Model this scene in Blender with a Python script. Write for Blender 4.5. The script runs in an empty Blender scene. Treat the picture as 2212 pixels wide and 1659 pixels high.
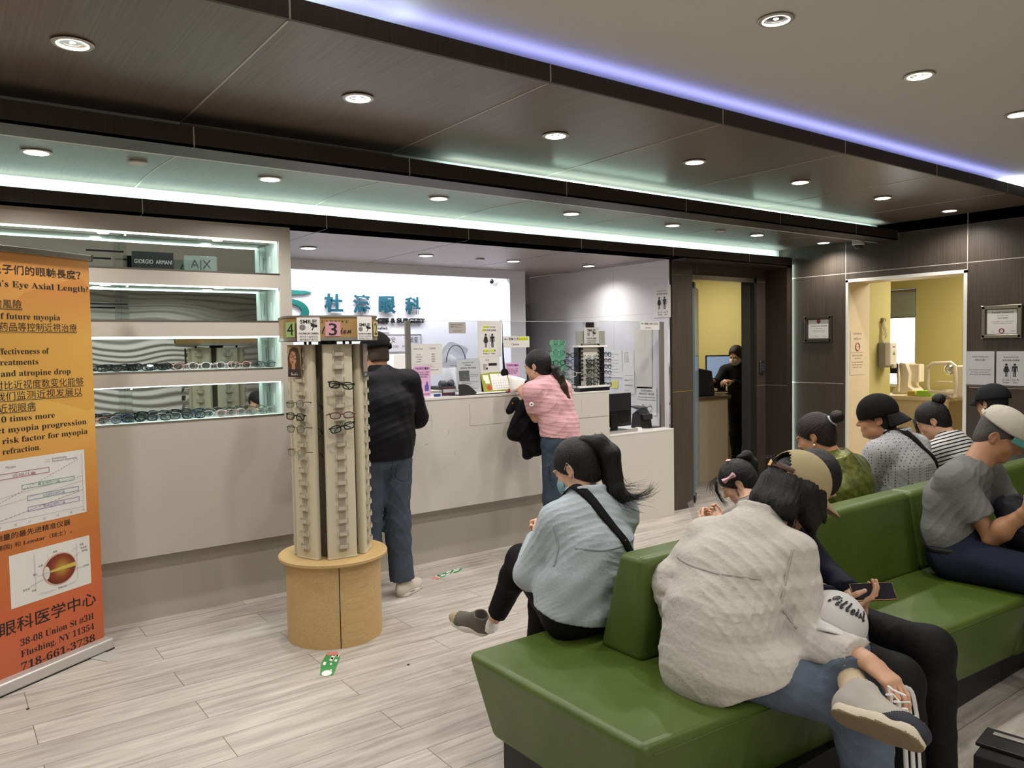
import bpy, bmesh, math, random
import numpy as np
from mathutils import Vector, Matrix, Euler
PI = math.pi
random.seed(7)
S = bpy.context.scene
COL = S.collection
# ---------------------------------------------------------------- camera
cam = bpy.data.objects.new('camera', bpy.data.cameras.new('camera'))
COL.objects.link(cam)
_f, _yaw, _pit, _rol = 1685.81, math.radians(36.4838), math.radians(2.7306), math.radians(-0.99908)
_fw = Vector((math.cos(_pit)*math.sin(_yaw), math.cos(_pit)*math.cos(_yaw), -math.sin(_pit)))
_rt = Vector((math.cos(_yaw), -math.sin(_yaw), 0))
_up = _rt.cross(_fw)
_r2 = math.cos(_rol)*_rt + math.sin(_rol)*_up
_u2 = -math.sin(_rol)*_rt + math.cos(_rol)*_up
M = Matrix((( _r2.x, _u2.x, -_fw.x, 0), (_r2.y, _u2.y, -_fw.y, 0), (_r2.z, _u2.z, -_fw.z, 1.57), (0, 0, 0, 1)))
cam.matrix_world = M
cam.data.sensor_width = 36
cam.data.lens = _f/2212*36
cam.data.clip_start = 0.05
S.camera = cam
# ---------------------------------------------------------------- world, exposure
w = bpy.data.worlds.new('world'); S.world = w; w.use_nodes = True
w.node_tree.nodes['Background'].inputs[0].default_value = (0.75, 0.85, 1.0, 1)
w.node_tree.nodes['Background'].inputs[1].default_value = 0.6
S.view_settings.view_transform = 'Standard'
S.view_settings.look = 'None'
S.view_settings.gamma = 1
S.view_settings.exposure = 0.0
S.view_settings.use_curve_mapping = False
try:
    S.cycles.use_denoising = True
    S.cycles.max_bounces = 8
    S.cycles.diffuse_bounces = 4
    S.cycles.glossy_bounces = 4
    S.cycles.transmission_bounces = 8
    S.cycles.transparent_max_bounces = 12
    S.cycles.sample_clamp_indirect = 4
    S.cycles.caustics_reflective = False
    S.cycles.caustics_refractive = False
except Exception:
    pass
E_DOWN = 5.4
E_WHITE = 5.0

def lin(h):
    h = h.lstrip('#'); out = []
    for i in (0, 2, 4):
        c = int(h[i:i+2], 16)/255
        out.append(c/12.92 if c <= .04045 else ((c+.055)/1.055)**2.4)
    return (*out, 1)

def area_light(name, loc, rot, sx, sy, watt, col, spread=180):
    d = bpy.data.lights.new(name, 'AREA'); d.shape = 'RECTANGLE'; d.size = sx; d.size_y = sy
    d.energy = watt; d.color = col; d.spread = math.radians(spread)
    o = bpy.data.objects.new(name, d); COL.objects.link(o)
    o.location = loc; o.rotation_euler = rot
    return o

UPR = (PI, 0, 0)
UP2 = (PI+math.radians(-28), 0, 0)
# LED strips lying in the ceiling coves
area_light('cove_light_violet', (3.9, 2.585, 2.728), UPR, 5.6, .03, 6.0, (.36, .38, 1.0))
area_light('cove_light_white', (0.2, 2.585, 2.728), UPR, 2.4, .03, 10, (.72, .88, 1.0))
area_light('cove_light_white', (7.0, 2.585, 2.728), UPR, .5, .03, 5, (.85, .97, 1.0))
area_light('cove_light_teal', (4.75, 3.80, 2.588), UP2, 4.7, .03, 10.5, (.72, 1.0, .93))
area_light('cove_light_teal', (3.25, 4.89, 2.444), UP2, 7.8, .03, 19, (.70, 1.0, .93))
area_light('cove_light_teal', (7.185, 4.81, 1.22), (-PI/2, 0, 0), .022, 2.3, 2.6, (.74, 1.0, .94))
# LED strip over the back wall of the reception niche
area_light('niche_light', (3.0, 6.78, 2.36), (math.radians(25), 0, 0), 3.4, .05, 34, (.93, .94, 1.0))
area_light('niche_light', (3.1, 6.66, 2.39), (math.radians(-38), 0, 0), 3.2, .05, 30, (.95, .95, 1.0))  # second strip added behind the lintel to brighten the white side wall
# exam room and back office ceiling lamps
area_light('exam_room_light', (8.6, 3.1, 2.52), (0, 0, 0), 1.2, .6, 55, (1.0, .93, .80))
area_light('office_light', (7.2, 6.7, 2.52), (0, 0, 0), 1.0, .6, 36, (1.0, .93, .80))

# ---------------------------------------------------------------- materials
MATS = {}
def nt(m):
    m.use_nodes = True
    return m.node_tree.nodes, m.node_tree.links

def mat(name, col, rough=.5, metal=0.0, spec=.5, bump=0, bscale=200, var=0, vscale=6, sss=0, stretch=None, coat=0, trans=0, alpha=1, emit=None, estr=0):
    """plain procedural material: base colour with a little noise variation and optional bump"""
    if name in MATS: return MATS[name]
    m = bpy.data.materials.new(name); MATS[name] = m
    N, L = nt(m); b = N['Principled BSDF']
    c = lin(col) if isinstance(col, str) else col
    b.inputs['Base Color'].default_value = c
    b.inputs['Roughness'].default_value = rough
    b.inputs['Metallic'].default_value = metal
    b.inputs['Specular IOR Level'].default_value = spec
    b.inputs['Coat Weight'].default_value = coat
    b.inputs['Transmission Weight'].default_value = trans
    b.inputs['Alpha'].default_value = alpha
    if sss:
        b.inputs['Subsurface Weight'].default_value = sss
        b.inputs['Subsurface Radius'].default_value = (.012, .004, .002)
        b.inputs['Subsurface Scale'].default_value = 1.0
    if emit:
        b.inputs['Emission Color'].default_value = lin(emit); b.inputs['Emission Strength'].default_value = estr
    m.diffuse_color = c
    if var or bump:
        g = N.new('ShaderNodeNewGeometry'); mp = N.new('ShaderNodeMapping')
        tc = N.new('ShaderNodeTexCoord')
        L.new(tc.outputs['Object'], mp.inputs['Vector'])
        if stretch: mp.inputs['Scale'].default_value = stretch
    if var:
        n = N.new('ShaderNodeTexNoise'); n.inputs['Scale'].default_value = vscale; n.inputs['Detail'].default_value = 5
        L.new(mp.outputs[0], n.inputs['Vector'])
        mx = N.new('ShaderNodeMix'); mx.data_type = 'RGBA'
        mx.inputs['A'].default_value = tuple(max(0, v*(1-var)) for v in c[:3])+(1,)
        mx.inputs['B'].default_value = tuple(min(1, v*(1+var)) for v in c[:3])+(1,)
        L.new(n.outputs['Fac'], mx.inputs['Factor']); L.new(mx.outputs['Result'], b.inputs['Base Color'])
    if bump:
        n2 = N.new('ShaderNodeTexNoise'); n2.inputs['Scale'].default_value = bscale; n2.inputs['Detail'].default_value = 4
        L.new(mp.outputs[0], n2.inputs['Vector'])
        bp = N.new('ShaderNodeBump'); bp.inputs['Strength'].default_value = bump; bp.inputs['Distance'].default_value = .004
        L.new(n2.outputs['Fac'], bp.inputs['Height']); L.new(bp.outputs[0], b.inputs['Normal'])
    return m

def emis(name, col, s):
    if name in MATS: return MATS[name]
    m = bpy.data.materials.new(name); MATS[name] = m
    N, L = nt(m); b = N['Principled BSDF']
    b.inputs['Base Color'].default_value = lin(col)
    b.inputs['Emission Color'].default_value = lin(col); b.inputs['Emission Strength'].default_value = s
    return m

def glass(name, tint='#ffffff', refl=.06, rough=.0, op=0.0):
    """thin pane: mostly clear, a little tint, a fresnel reflection"""
    if name in MATS: return MATS[name]
    m = bpy.data.materials.new(name); MATS[name] = m
    N, L = nt(m); N.clear()
    out = N.new('ShaderNodeOutputMaterial'); t = N.new('ShaderNodeBsdfTransparent'); g = N.new('ShaderNodeBsdfGlossy')
    t.inputs[0].default_value = lin(tint); g.inputs['Roughness'].default_value = rough
    fr = N.new('ShaderNodeFresnel')
    ge = N.new('ShaderNodeNewGeometry'); ma = N.new('ShaderNodeMath'); ma.operation = 'MULTIPLY_ADD'
    ma.inputs[1].default_value = 1/1.45-1.45; ma.inputs[2].default_value = 1.45
    L.new(ge.outputs['Backfacing'], ma.inputs[0]); L.new(ma.outputs[0], fr.inputs[0])
    mx = N.new('ShaderNodeMixShader'); L.new(fr.outputs[0], mx.inputs[0]); L.new(t.outputs[0], mx.inputs[1]); L.new(g.outputs[0], mx.inputs[2])
    last = mx
    if op:
        d = N.new('ShaderNodeBsdfDiffuse'); d.inputs[0].default_value = lin(tint)
        m2 = N.new('ShaderNodeMixShader'); m2.inputs[0].default_value = op
        L.new(mx.outputs[0], m2.inputs[1]); L.new(d.outputs[0], m2.inputs[2]); last = m2
    L.new(last.outputs[0], out.inputs[0])
    return m

def wood_floor():
    m = bpy.data.materials.new('plank_floor'); N, L = nt(m); b = N['Principled BSDF']
    g = N.new('ShaderNodeNewGeometry'); mp = N.new('ShaderNodeMapping')
    mp.inputs['Location'].default_value = (-.883+1.22*10, -4.84+.2017*60, 0)
    L.new(g.outputs['Position'], mp.inputs['Vector'])
    br = N.new('ShaderNodeTexBrick'); br.offset = .5; br.inputs['Scale'].default_value = 1
    br.inputs['Brick Width'].default_value = 1.22; br.inputs['Row Height'].default_value = .2017
    br.inputs['Mortar Size'].default_value = .0016; br.inputs['Mortar Smooth'].default_value = .2; br.inputs['Bias'].default_value = 0
    br.inputs['Color1'].default_value = (.0, .0, .0, 1); br.inputs['Color2'].default_value = (1, 1, 1, 1); br.inputs['Mortar'].default_value = (.5, .5, .5, 1)
    L.new(mp.outputs[0], br.inputs['Vector'])
    # grain, shifted plank by plank
    mul = N.new('ShaderNodeVectorMath'); mul.operation = 'SCALE'; mul.inputs['Scale'].default_value = 7.3
    L.new(br.outputs['Color'], mul.inputs[0])
    add = N.new('ShaderNodeVectorMath'); L.new(g.outputs['Position'], add.inputs[0]); L.new(mul.outputs[0], add.inputs[1])
    mp2 = N.new('ShaderNodeMapping'); mp2.inputs['Scale'].default_value = (1.1, 13, 1); L.new(add.outputs[0], mp2.inputs['Vector'])
    n1 = N.new('ShaderNodeTexNoise'); n1.inputs['Scale'].default_value = 2.2; n1.inputs['Detail'].default_value = 7; n1.inputs['Roughness'].default_value = .62; n1.inputs['Distortion'].default_value = .5
    L.new(mp2.outputs[0], n1.inputs['Vector'])
    r1 = N.new('ShaderNodeValToRGB'); e = r1.color_ramp.elements
    e[0].position = .34; e[0].color = lin('#a1988f'); e[1].position = .62; e[1].color = lin('#c4bcb3')
    e2 = r1.color_ramp.elements.new(.48); e2.color = lin('#b4aca3')
    L.new(n1.outputs['Fac'], r1.inputs[0])
    tone = N.new('ShaderNodeMix'); tone.data_type = 'RGBA'; tone.blend_type = 'MULTIPLY'; tone.inputs['Factor'].default_value = 1
    tr = N.new('ShaderNodeValToRGB'); tr.color_ramp.elements[0].color = (.86, .85, .84, 1); tr.color_ramp.elements[1].color = (1.0, 1.0, 1.0, 1)
    L.new(br.outputs['Color'], tr.inputs[0]); L.new(r1.outputs[0], tone.inputs['A']); L.new(tr.outputs[0], tone.inputs['B'])
    mo = N.new('ShaderNodeMix'); mo.data_type = 'RGBA'; mo.inputs['B'].default_value = lin('#5d544b')
    L.new(br.outputs['Fac'], mo.inputs['Factor']); L.new(tone.outputs['Result'], mo.inputs['A'])
    L.new(mo.outputs['Result'], b.inputs['Base Color'])
    b.inputs['Roughness'].default_value = .46; b.inputs['Specular IOR Level'].default_value = .35
    bp = N.new('ShaderNodeBump'); bp.inputs['Strength'].default_value = .08; bp.inputs['Distance'].default_value = .003
    L.new(n1.outputs['Fac'], bp.inputs['Height']); L.new(bp.outputs[0], b.inputs['Normal'])
    return m

def dark_wood(name, a, c, rough=.42, axis='Z', spec=.35):
    m = bpy.data.materials.new(name); MATS[name] = m; N, L = nt(m); b = N['Principled BSDF']
    g = N.new('ShaderNodeNewGeometry'); mp = N.new('ShaderNodeMapping')
    mp.inputs['Scale'].default_value = {'Z': (60, 60, 1.2), 'Y': (60, 1.2, 60), 'X': (1.2, 60, 60)}[axis]
    L.new(g.outputs['Position'], mp.inputs['Vector'])
    n = N.new('ShaderNodeTexNoise'); n.inputs['Scale'].default_value = 2; n.inputs['Detail'].default_value = 5; L.new(mp.outputs[0], n.inputs['Vector'])
    r = N.new('ShaderNodeValToRGB'); r.color_ramp.elements[0].position = .3; r.color_ramp.elements[0].color = lin(a)
    r.color_ramp.elements[1].position = .75; r.color_ramp.elements[1].color = lin(c)
    L.new(n.outputs['Fac'], r.inputs[0]); L.new(r.outputs[0], b.inputs['Base Color'])
    b.inputs['Roughness'].default_value = rough; b.inputs['Specular IOR Level'].default_value = spec
    return m

# ---------------------------------------------------------------- mesh helpers
ORG = {}     # object name -> world matrix of things (for parts authored in world space)
class MB:
    def __init__(s): s.bm = bmesh.new(); s.mi = 0
    def _faces(s, vs, fs):
        V = [s.bm.verts.new(v) for v in vs]
        for f in fs:
            try:
                q = s.bm.faces.new([V[i] for i in f]); q.material_index = s.mi
            except ValueError: pass
        return V
    def box(s, x0, x1, y0, y1, z0, z1, mi=None, M=None):
        if mi is not None: s.mi = mi
        vs = [Vector(p) for p in ((x0,y0,z0),(x1,y0,z0),(x1,y1,z0),(x0,y1,z0),(x0,y0,z1),(x1,y0,z1),(x1,y1,z1),(x0,y1,z1))]
        if M is not None: vs = [M @ v for v in vs]
        s._faces(vs, ((0,3,2,1),(4,5,6,7),(0,1,5,4),(1,2,6,5),(2,3,7,6),(3,0,4,7)))
        return s
    def prism(s, poly, h0, h1, axis='Z', mi=None, M=None):
        """extrude a closed 2D polygon: axis Z -> (x,y), X -> (y,z), Y -> (x,z)"""
        if mi is not None: s.mi = mi
        def P(p, h):
            v = {'Z': (p[0], p[1], h), 'X': (h, p[0], p[1]), 'Y': (p[0], h, p[1])}[axis]
            v = Vector(v)
            return M @ v if M is not None else v
        n = len(poly); vs = [P(p, h0) for p in poly]+[P(p, h1) for p in poly]
        fs = [(i, (i+1) % n, n+(i+1) % n, n+i) for i in range(n)]+[tuple(range(n))[::-1], tuple(range(n, 2*n))]
        s._faces(vs, fs); return s
    def lathe(s, prof, n=24, c=(0,0,0), mi=None, M=None, closed=False):
        """profile of (r,z) round the vertical axis"""
        if mi is not None: s.mi = mi
        vs = []; k = len(prof)
        for j in range(n):
            a = 2*PI*j/n
            for r, z in prof:
                v = Vector((c[0]+r*math.cos(a), c[1]+r*math.sin(a), c[2]+z)); vs.append(M @ v if M is not None else v)
        fs = []
        for j in range(n):
            j2 = (j+1) % n
            for i in range(k-1 if not closed else k):
                i2 = (i+1) % k
                fs.append((j*k+i, j2*k+i, j2*k+i2, j*k+i2))
        s._faces(vs, fs); return s
    def cyl(s, p, q, r, n=12, r2=None, mi=None, cap=True):
        if mi is not None: s.mi = mi
        p = Vector(p); q = Vector(q); d = (q-p).normalized(); r2 = r if r2 is None else r2
        a = d.orthogonal().normalized(); b = d.cross(a)
        vs = [p+(a*math.cos(2*PI*i/n)+b*math.sin(2*PI*i/n))*r for i in range(n)]+[q+(a*math.cos(2*PI*i/n)+b*math.sin(2*PI*i/n))*r2 for i in range(n)]
        fs = [(i, (i+1) % n, n+(i+1) % n, n+i) for i in range(n)]
        if cap: fs += [tuple(range(n))[::-1], tuple(range(n, 2*n))]
        s._faces(vs, fs); return s
    def tube(s, pts, r, n=8, mi=None, closed=False, flat=None):
        """tube along points; r number or list; flat=(vector, factor) squashes the section"""
        if mi is not None: s.mi = mi
        P = [Vector(p) for p in pts]; k = len(P); R = r if isinstance(r, (list, tuple)) else [r]*k
        t0 = (P[1]-P[0]).normalized(); a = t0.orthogonal().normalized(); vs = []
        for i in range(k):
            if closed: t = P[(i+1) % k]-P[i-1]
            else: t = P[min(i+1, k-1)]-P[max(i-1, 0)]
            t.normalize(); a = (a-t*a.dot(t)).normalized(); b = t.cross(a)
            for j in range(n):
                o = (a*math.cos(2*PI*j/n)+b*math.sin(2*PI*j/n))*R[i]
                if flat is not None:
                    fv = Vector(flat[0]).normalized(); o = o-fv*o.dot(fv)*(1-flat[1])
                vs.append(P[i]+o)
        fs = []
        for i in range(k if closed else k-1):
            i2 = (i+1) % k
            for j in range(n): fs.append((i*n+j, i*n+(j+1) % n, i2*n+(j+1) % n, i2*n+j))
        if not closed: fs += [tuple(range(n))[::-1], tuple(range((k-1)*n, k*n))]
        s._faces(vs, fs); return s
    def ell(s, c, r, n=14, m=9, mi=None, M=None):
        if mi is not None: s.mi = mi
        vs = []; fs = []
        for i in range(m+1):
            th = PI*i/m
            for j in range(n):
                ph = 2*PI*j/n
                v = Vector((c[0]+r[0]*math.sin(th)*math.cos(ph), c[1]+r[1]*math.sin(th)*math.sin(ph), c[2]+r[2]*math.cos(th)))
                vs.append(M @ v if M is not None else v)
        for i in range(m):
            for j in range(n): fs.append((i*n+j, (i+1)*n+j, (i+1)*n+(j+1) % n, i*n+(j+1) % n))
        s._faces(vs, fs); return s
    def quad(s, a, b, c, d, mi=None):
        if mi is not None: s.mi = mi
        s._faces([Vector(p) for p in (a, b, c, d)], ((0, 1, 2, 3),)); return s
    def build(s, name, mats, parent=None, bevel=0, seg=2, smooth=False, world=False, angle=35):
        bm = s.bm
        bmesh.ops.remove_doubles(bm, verts=bm.verts, dist=1e-6)
        bmesh.ops.recalc_face_normals(bm, faces=bm.faces)
        me = bpy.data.meshes.new(name); bm.to_mesh(me); bm.free()
        return link_mesh(me, name, mats, parent, bevel, seg, smooth, world, angle)

def link_mesh(me, name, mats, parent=None, bevel=0, seg=2, smooth=False, world=False, angle=35):
    for m in (mats if isinstance(mats, (list, tuple)) else [mats]): me.materials.append(m)
    o = bpy.data.objects.new(name, me); COL.objects.link(o)
    if parent is not None:
        o.parent = parent
        if world:
            me.transform(wm(parent).inverted())
    if smooth or bevel:
        me.polygons.foreach_set('use_smooth', [True]*len(me.polygons))
        if not (smooth == 'all'):
            try: me.set_sharp_from_angle(angle=math.radians(angle))
            except Exception: pass
    if bevel:
        b = o.modifiers.new('bevel', 'BEVEL'); b.width = bevel; b.segments = seg; b.limit_method = 'ANGLE'; b.angle_limit = math.radians(40)
        b.harden_normals = True
    return o

def wm(o):
    m = Matrix.Identity(4)
    chain = []
    while o is not None: chain.append(o); o = o.parent
    for q in reversed(chain):
        m = m @ Matrix.LocRotScale(q.location, q.rotation_euler, q.scale)
    return m

def thing(name, label, cat, loc=(0,0,0), rotz=0, group=None, rot=None):
    o = bpy.data.objects.new(name, None); COL.objects.link(o)
    o.location = loc; o.rotation_euler = rot if rot is not None else (0, 0, rotz)
    o.empty_display_size = .1
    o['label'] = label; o['category'] = cat
    if group: o['group'] = group
    return o
def tag(o, label, cat, group=None):
    o['label'] = label; o['category'] = cat
    if group: o['group'] = group
    return o
def struct(o):
    o['kind'] = 'structure'; return o
def copy_thing(src, loc=None, rotz=None, label=None, group=None, rot=None):
    r = src.copy(); COL.objects.link(r)
    if loc is not None: r.location = loc
    if rotz is not None: r.rotation_euler = (0, 0, rotz)
    if rot is not None: r.rotation_euler = rot
    if label: r['label'] = label
    if group: r['group'] = group
    for ch in [c for c in src.children]:
        c = ch.copy(); COL.objects.link(c); c.parent = r
        for g in [k for k in ch.children]:
            d = g.copy(); COL.objects.link(d); d.parent = c
    return r

# ---------------------------------------------------------------- lettering
def serif(t):
    o = ''
    for ch in t:
        if 'A' <= ch <= 'Z': o += chr(0x1D400+ord(ch)-65)
        elif 'a' <= ch <= 'z': o += chr(0x1D41A+ord(ch)-97)
        elif '0' <= ch <= '9': o += chr(0x1D7CE+ord(ch)-48)
        else: o += ch
    return o
def script(t):
    o = ''
    for ch in t:
        if 'A' <= ch <= 'Z': o += chr(0x1D4D0+ord(ch)-65)
        elif 'a' <= ch <= 'z': o += chr(0x1D4EA+ord(ch)-97)
        else: o += ch
    return o
def text_mesh(body, size=.05, align='LEFT', width=None, ext=0.0, bold=0.0, shear=0):
    c = bpy.data.curves.new('t', 'FONT'); c.body = body; c.size = size; c.align_x = align
    c.extrude = ext; c.offset = bold; c.shear = shear; c.resolution_u = 3
    o = bpy.data.objects.new('t', c); me = bpy.data.meshes.new_from_object(o)
    bpy.data.objects.remove(o); bpy.data.curves.remove(c)
    if width and len(me.vertices):
        xs = [v.co.x for v in me.vertices]; w0 = max(xs)-min(xs)
        k = width/max(w0, 1e-6)
        ref = {'LEFT': min(xs), 'RIGHT': max(xs), 'CENTER': (min(xs)+max(xs))/2}[align]
        for v in me.vertices: v.co.x = (v.co.x-ref)*k
    return me
def lettering(name, lines, M, mt, parent=None, ext=.0):
    """lines: (text, x, y, size, align, width, bold) in the sign's own plane; M maps (x,y,0) to the parent's space"""
    bm = bmesh.new()
    for L in lines:
        L = tuple(L)+(None,)*(7-len(L))
        me = text_mesh(L[0], L[3], L[4] or 'LEFT', L[5], ext, L[6] or 0)
        me.transform(Matrix.Translation((L[1], L[2], 0)))
        bm.from_mesh(me); bpy.data.meshes.remove(me)
    me = bpy.data.meshes.new(name); bm.to_mesh(me); bm.free()
    me.transform(M)
    return link_mesh(me, name, mt, parent)
def plane_M(o, x, z):
    """matrix of a plane with origin o, right vector x, up vector z (normal = x cross z)"""
    x = Vector(x).normalized(); z = Vector(z).normalized(); n = x.cross(z)
    o = Vector(o)
    return Matrix(((x.x, z.x, n.x, o.x), (x.y, z.y, n.y, o.y), (x.z, z.z, n.z, o.z), (0, 0, 0, 1)))
# ================================================================ ROOM
m_floor = wood_floor()
m_wood = dark_wood('panel_wood', '#3a332c', '#4d443b', .40, 'Z')
m_woodc = dark_wood('ceiling_wood', '#5b5149', '#71665c', .36, 'Y')
m_fascia = dark_wood('fascia_wood', '#2e2620', '#3b322b', .5, 'Z')
m_seam = mat('seam_metal', '#b0a89c', .4, .3)
m_ceil = mat('ceiling_paint', '#cac9c1', .85)
m_white = mat('white_laminate', '#c9c4bb', .38, var=.02, vscale=3)
m_gloss = mat('white_gloss', '#dedde0', .32)
m_wpaint = mat('white_paint', '#dedee2', .7)
m_grey = mat('grey_paint', '#a79d9a', .75)
m_steel = mat('brushed_steel', '#9b978e', .3, 1.0, bump=.05, bscale=300, stretch=(1, 1, .05))
m_chrome = mat('chrome', '#d8d8d8', .12, 1.0)
m_yellow = mat('yellow_paint', '#bdb172', .7)
m_cream = mat('cream_paint', '#d9c7a5', .6)
m_black = mat('black_plastic', '#0d0d0e', .35)
m_dark = mat('dark_plastic', '#26272a', .4)
m_blackmat = mat('black_matte', '#0a0a0a', .8)
m_paper = mat('paper', '#e6e4e0', .75)
m_ink = mat('ink', '#17171a', .7)
m_inkg = mat('grey_ink', '#5b5a5a', .7)

b = MB(); b.box(-4.2, 11.5, -3.2, 8.2, -.1, 0); struct(b.build('floor', m_floor))
# upper white ceiling
b = MB(); b.box(-4.2, 7.2, -3.2, 4.0, 2.8, 2.9); struct(b.build('ceiling', m_ceil))
# rooms behind the walls share a flat ceiling slab
b = MB(); b.box(7.2, 11.5, 1.0, 8.2, 2.56, 2.66); b.box(5.55, 7.2, 5.25, 8.2, 2.56, 2.66); struct(b.build('ceiling', mat('office_ceiling', '#cfc9bb', .85)))

SEAM = [.979+1.0965*k for k in range(-4, 6)]
# soffit one: flat wood panel between the front fascia and the second fascia
b = MB()
b.box(-4.2, 7.2, 2.52, 3.92, 2.65, 2.66, 0)
for x in SEAM: b.box(x-.004, x+.004, 2.522, 3.92, 2.6482, 2.65, 1)
b.box(-4.2, 7.2, 3.90, 3.92, 2.49, 2.65, 2)
struct(b.build('ceiling', [m_woodc, m_seam, mat('cove_white', '#c9cdc8', .6)]))
b = MB(); b.box(-4.2, 7.2, 2.505, 2.52, 2.65, 2.722, 0)
for x in SEAM: b.box(x-.003, x+.003, 2.5035, 2.505, 2.65, 2.722, 1)
struct(b.build('trim_1', [m_fascia, m_seam]))
# second fascia with the ledge that carries the LED line
b = MB(); b.box(-4.2, 7.17, 3.69, 3.705, 2.49, 2.58, 0); b.box(-4.2, 7.17, 3.69, 3.9, 2.49, 2.50, 0)
for x in SEAM: b.box(x-.003, x+.003, 3.6885, 3.69, 2.49, 2.58, 1)
struct(b.build('trim_2', [m_fascia, m_seam]))
# soffit two: gently arched wood panel
def arch_z(y): 
    t = (y-3.7)/1.27
    return 2.49+.052*math.sin(min(1, t*1.25)*PI/2)-.012*max(0, t-.8)/.2
ys = [3.705+1.265*i/14 for i in range(15)]
b = MB()
prof = [(y, arch_z(y)) for y in ys]+[(y, arch_z(y)+.012) for y in reversed(ys)]
b.prism(prof, -4.2, 7.2, 'X', 0)
for x in SEAM:
    b.prism([(y, arch_z(y)-.0015) for y in ys]+[(y, arch_z(y)+.001) for y in reversed(ys)], x-.004, x+.004, 'X', 1)
b.box(-4.2, 7.2, 4.965, 4.98, 2.355, 2.54, 2)
struct(b.build('ceiling', [m_woodc, m_seam, mat('cove_white', '#c9cdc8', .6)], smooth=True))
# third fascia
b = MB(); b.box(-4.2, 7.17, 4.79, 4.805, 2.352, 2.438, 0); b.box(-4.2, 7.17, 4.79, 4.97, 2.352, 2.36, 0)
for x in SEAM: b.box(x-.003, x+.003, 4.7885, 4.79, 2.352, 2.438, 1)
struct(b.build('trim_3', [m_fascia, m_seam]))
# soffit three above the reception
b = MB(); b.box(-4.2, 5.53, 4.805, 6.50, 2.352, 2.362, 0)
for x in SEAM: b.box(x-.002, x+.002, 4.806, 6.49, 2.3508, 2.352, 1)
struct(b.build('ceiling', [mat('reception_soffit', '#8c8280', .45), mat('soffit_seam', '#5f5856', .5)]))

# reception back wall: a lit niche behind a white surround
b = MB(); b.box(-.5, 4.82, 7.0, 7.1, 0, 2.6); struct(b.build('wall_back', m_wpaint))
b = MB(); b.box(-.5, 4.80, 6.50, 6.56, 2.27, 2.362); b.box(4.80, 5.0, 6.50, 7.1, 0, 2.362); b.box(-.5, 4.8, 6.7, 7.0, 2.40, 2.42)
struct(b.build('trim_4', m_wpaint))
b = MB(); b.box(5.0, 5.53, 7.1, 7.2, 0, 2.4); struct(b.build('wall_corridor', m_grey))
b = MB(); b.box(5.42, 5.45, 7.02, 7.1, 0, 2.05); struct(b.build('door_3', mat('corridor_door_edge', '#7d7472', .6)))
b = MB(); b.box(5.0, 5.53, 6.5, 7.2, 2.362, 2.42); struct(b.build('ceiling', m_grey))
# white gloss side wall at the right end of the reception
b = MB(); b.box(5.52, 5.60, 4.99, 7.2, 0, 2.352, 0)
b.box(5.5195, 5.52, 5.0, 7.1, 1.86, 1.863, 1); b.box(5.5195, 5.52, 5.72, 5.723, 0, 2.352, 1); b.box(5.515, 5.53, 4.975, 4.99, 0, 2.352, 2)
struct(b.build('wall_reception_right', [m_gloss, mat('gloss_seam', '#b9b7b8', .3), m_chrome]))
# wall that carries the glass door
b = MB()
b.box(5.535, 5.82, 4.96, 5.12, 0, 2.352, 0)            # pilaster
b.box(5.82, 6.915, 5.05, 5.12, 2.235, 2.42, 0)          # header
b.box(6.915, 7.2, 5.05, 5.15, 0, 2.42, 0)               # to the right of the door
b.box(5.535, 5.82, 4.9585, 4.96, 1.118, 1.124, 1); b.box(5.535, 5.82, 4.9585, 4.96, 2.213, 2.218, 1)
b.box(6.915, 7.2, 5.0485, 5.05, 1.118, 1.121, 2)
b.box(6.915, 7.2, 5.0485, 5.05, 2.20, 2.203, 2); b.box(5.99, 5.993, 5.0485, 5.05, 2.235, 2.36, 2)
struct(b.build('wall_office_front', [m_wood, mat('brass_line', '#c9b48a', .25, 1), m_seam]))
b = MB(); b.box(5.535, 7.17, 4.79, 5.05, 2.335, 2.352, 0); b.box(7.08, 7.17, 4.79, 5.05, 0, 2.352, 0)
b.box(7.078, 7.08, 4.79, 5.05, 1.118, 1.121, 1)
struct(b.build('trim_5', [m_fascia, m_seam]))
# right hand wall with the opening to the exam room
YO0, YO1, ZO = 3.105, 4.205, 2.157
b = MB()
b.box(7.2, 7.3, YO1, 5.2, 0, 2.8, 0); b.box(7.2, 7.3, -3.2, YO0, 0, 2.8, 0); b.box(7.2, 7.3, YO0, YO1, ZO, 2.8, 0)
for y in (YO1+.012, YO0-.008): b.box(7.1985, 7.2, y-.003, y+.003, ZO, 2.7, 1)
for z in (2.228, 1.15): 
    for y0, y1 in ((-3.2, YO0-.03), (YO1+.03, 5.0)): b.box(7.1985, 7.2, y0, y1, z-.0035, z+.0035, 1)
b.box(7.1985, 7.2, YO0-.03, YO1+.03, 2.2245, 2.2315, 1)
struct(b.build('wall_right', [m_wood, m_seam]))
# opening: thick cream jamb and a slim pale trim
b = MB(); t = .018
b.box(7.195, 7.60, YO1-.012, YO1+.0, 0, ZO, 0); b.box(7.195, 7.6, YO0-.002, YO0+.012, 0, ZO, 0); b.box(7.195, 7.6, YO0, YO1, ZO-.012, ZO, 0)
b.box(7.19, 7.205, YO1-t, YO1+.006, 0, ZO+.006, 1); b.box(7.19, 7.205, YO0-.012, YO0+t, 0, ZO+.006, 1); b.box(7.19, 7.205, YO0-.012, YO1+.006, ZO-t, ZO+.012, 1)
struct(b.build('door_2', [m_cream, mat('pale_trim', '#d6d4cb', .45)]))
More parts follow.
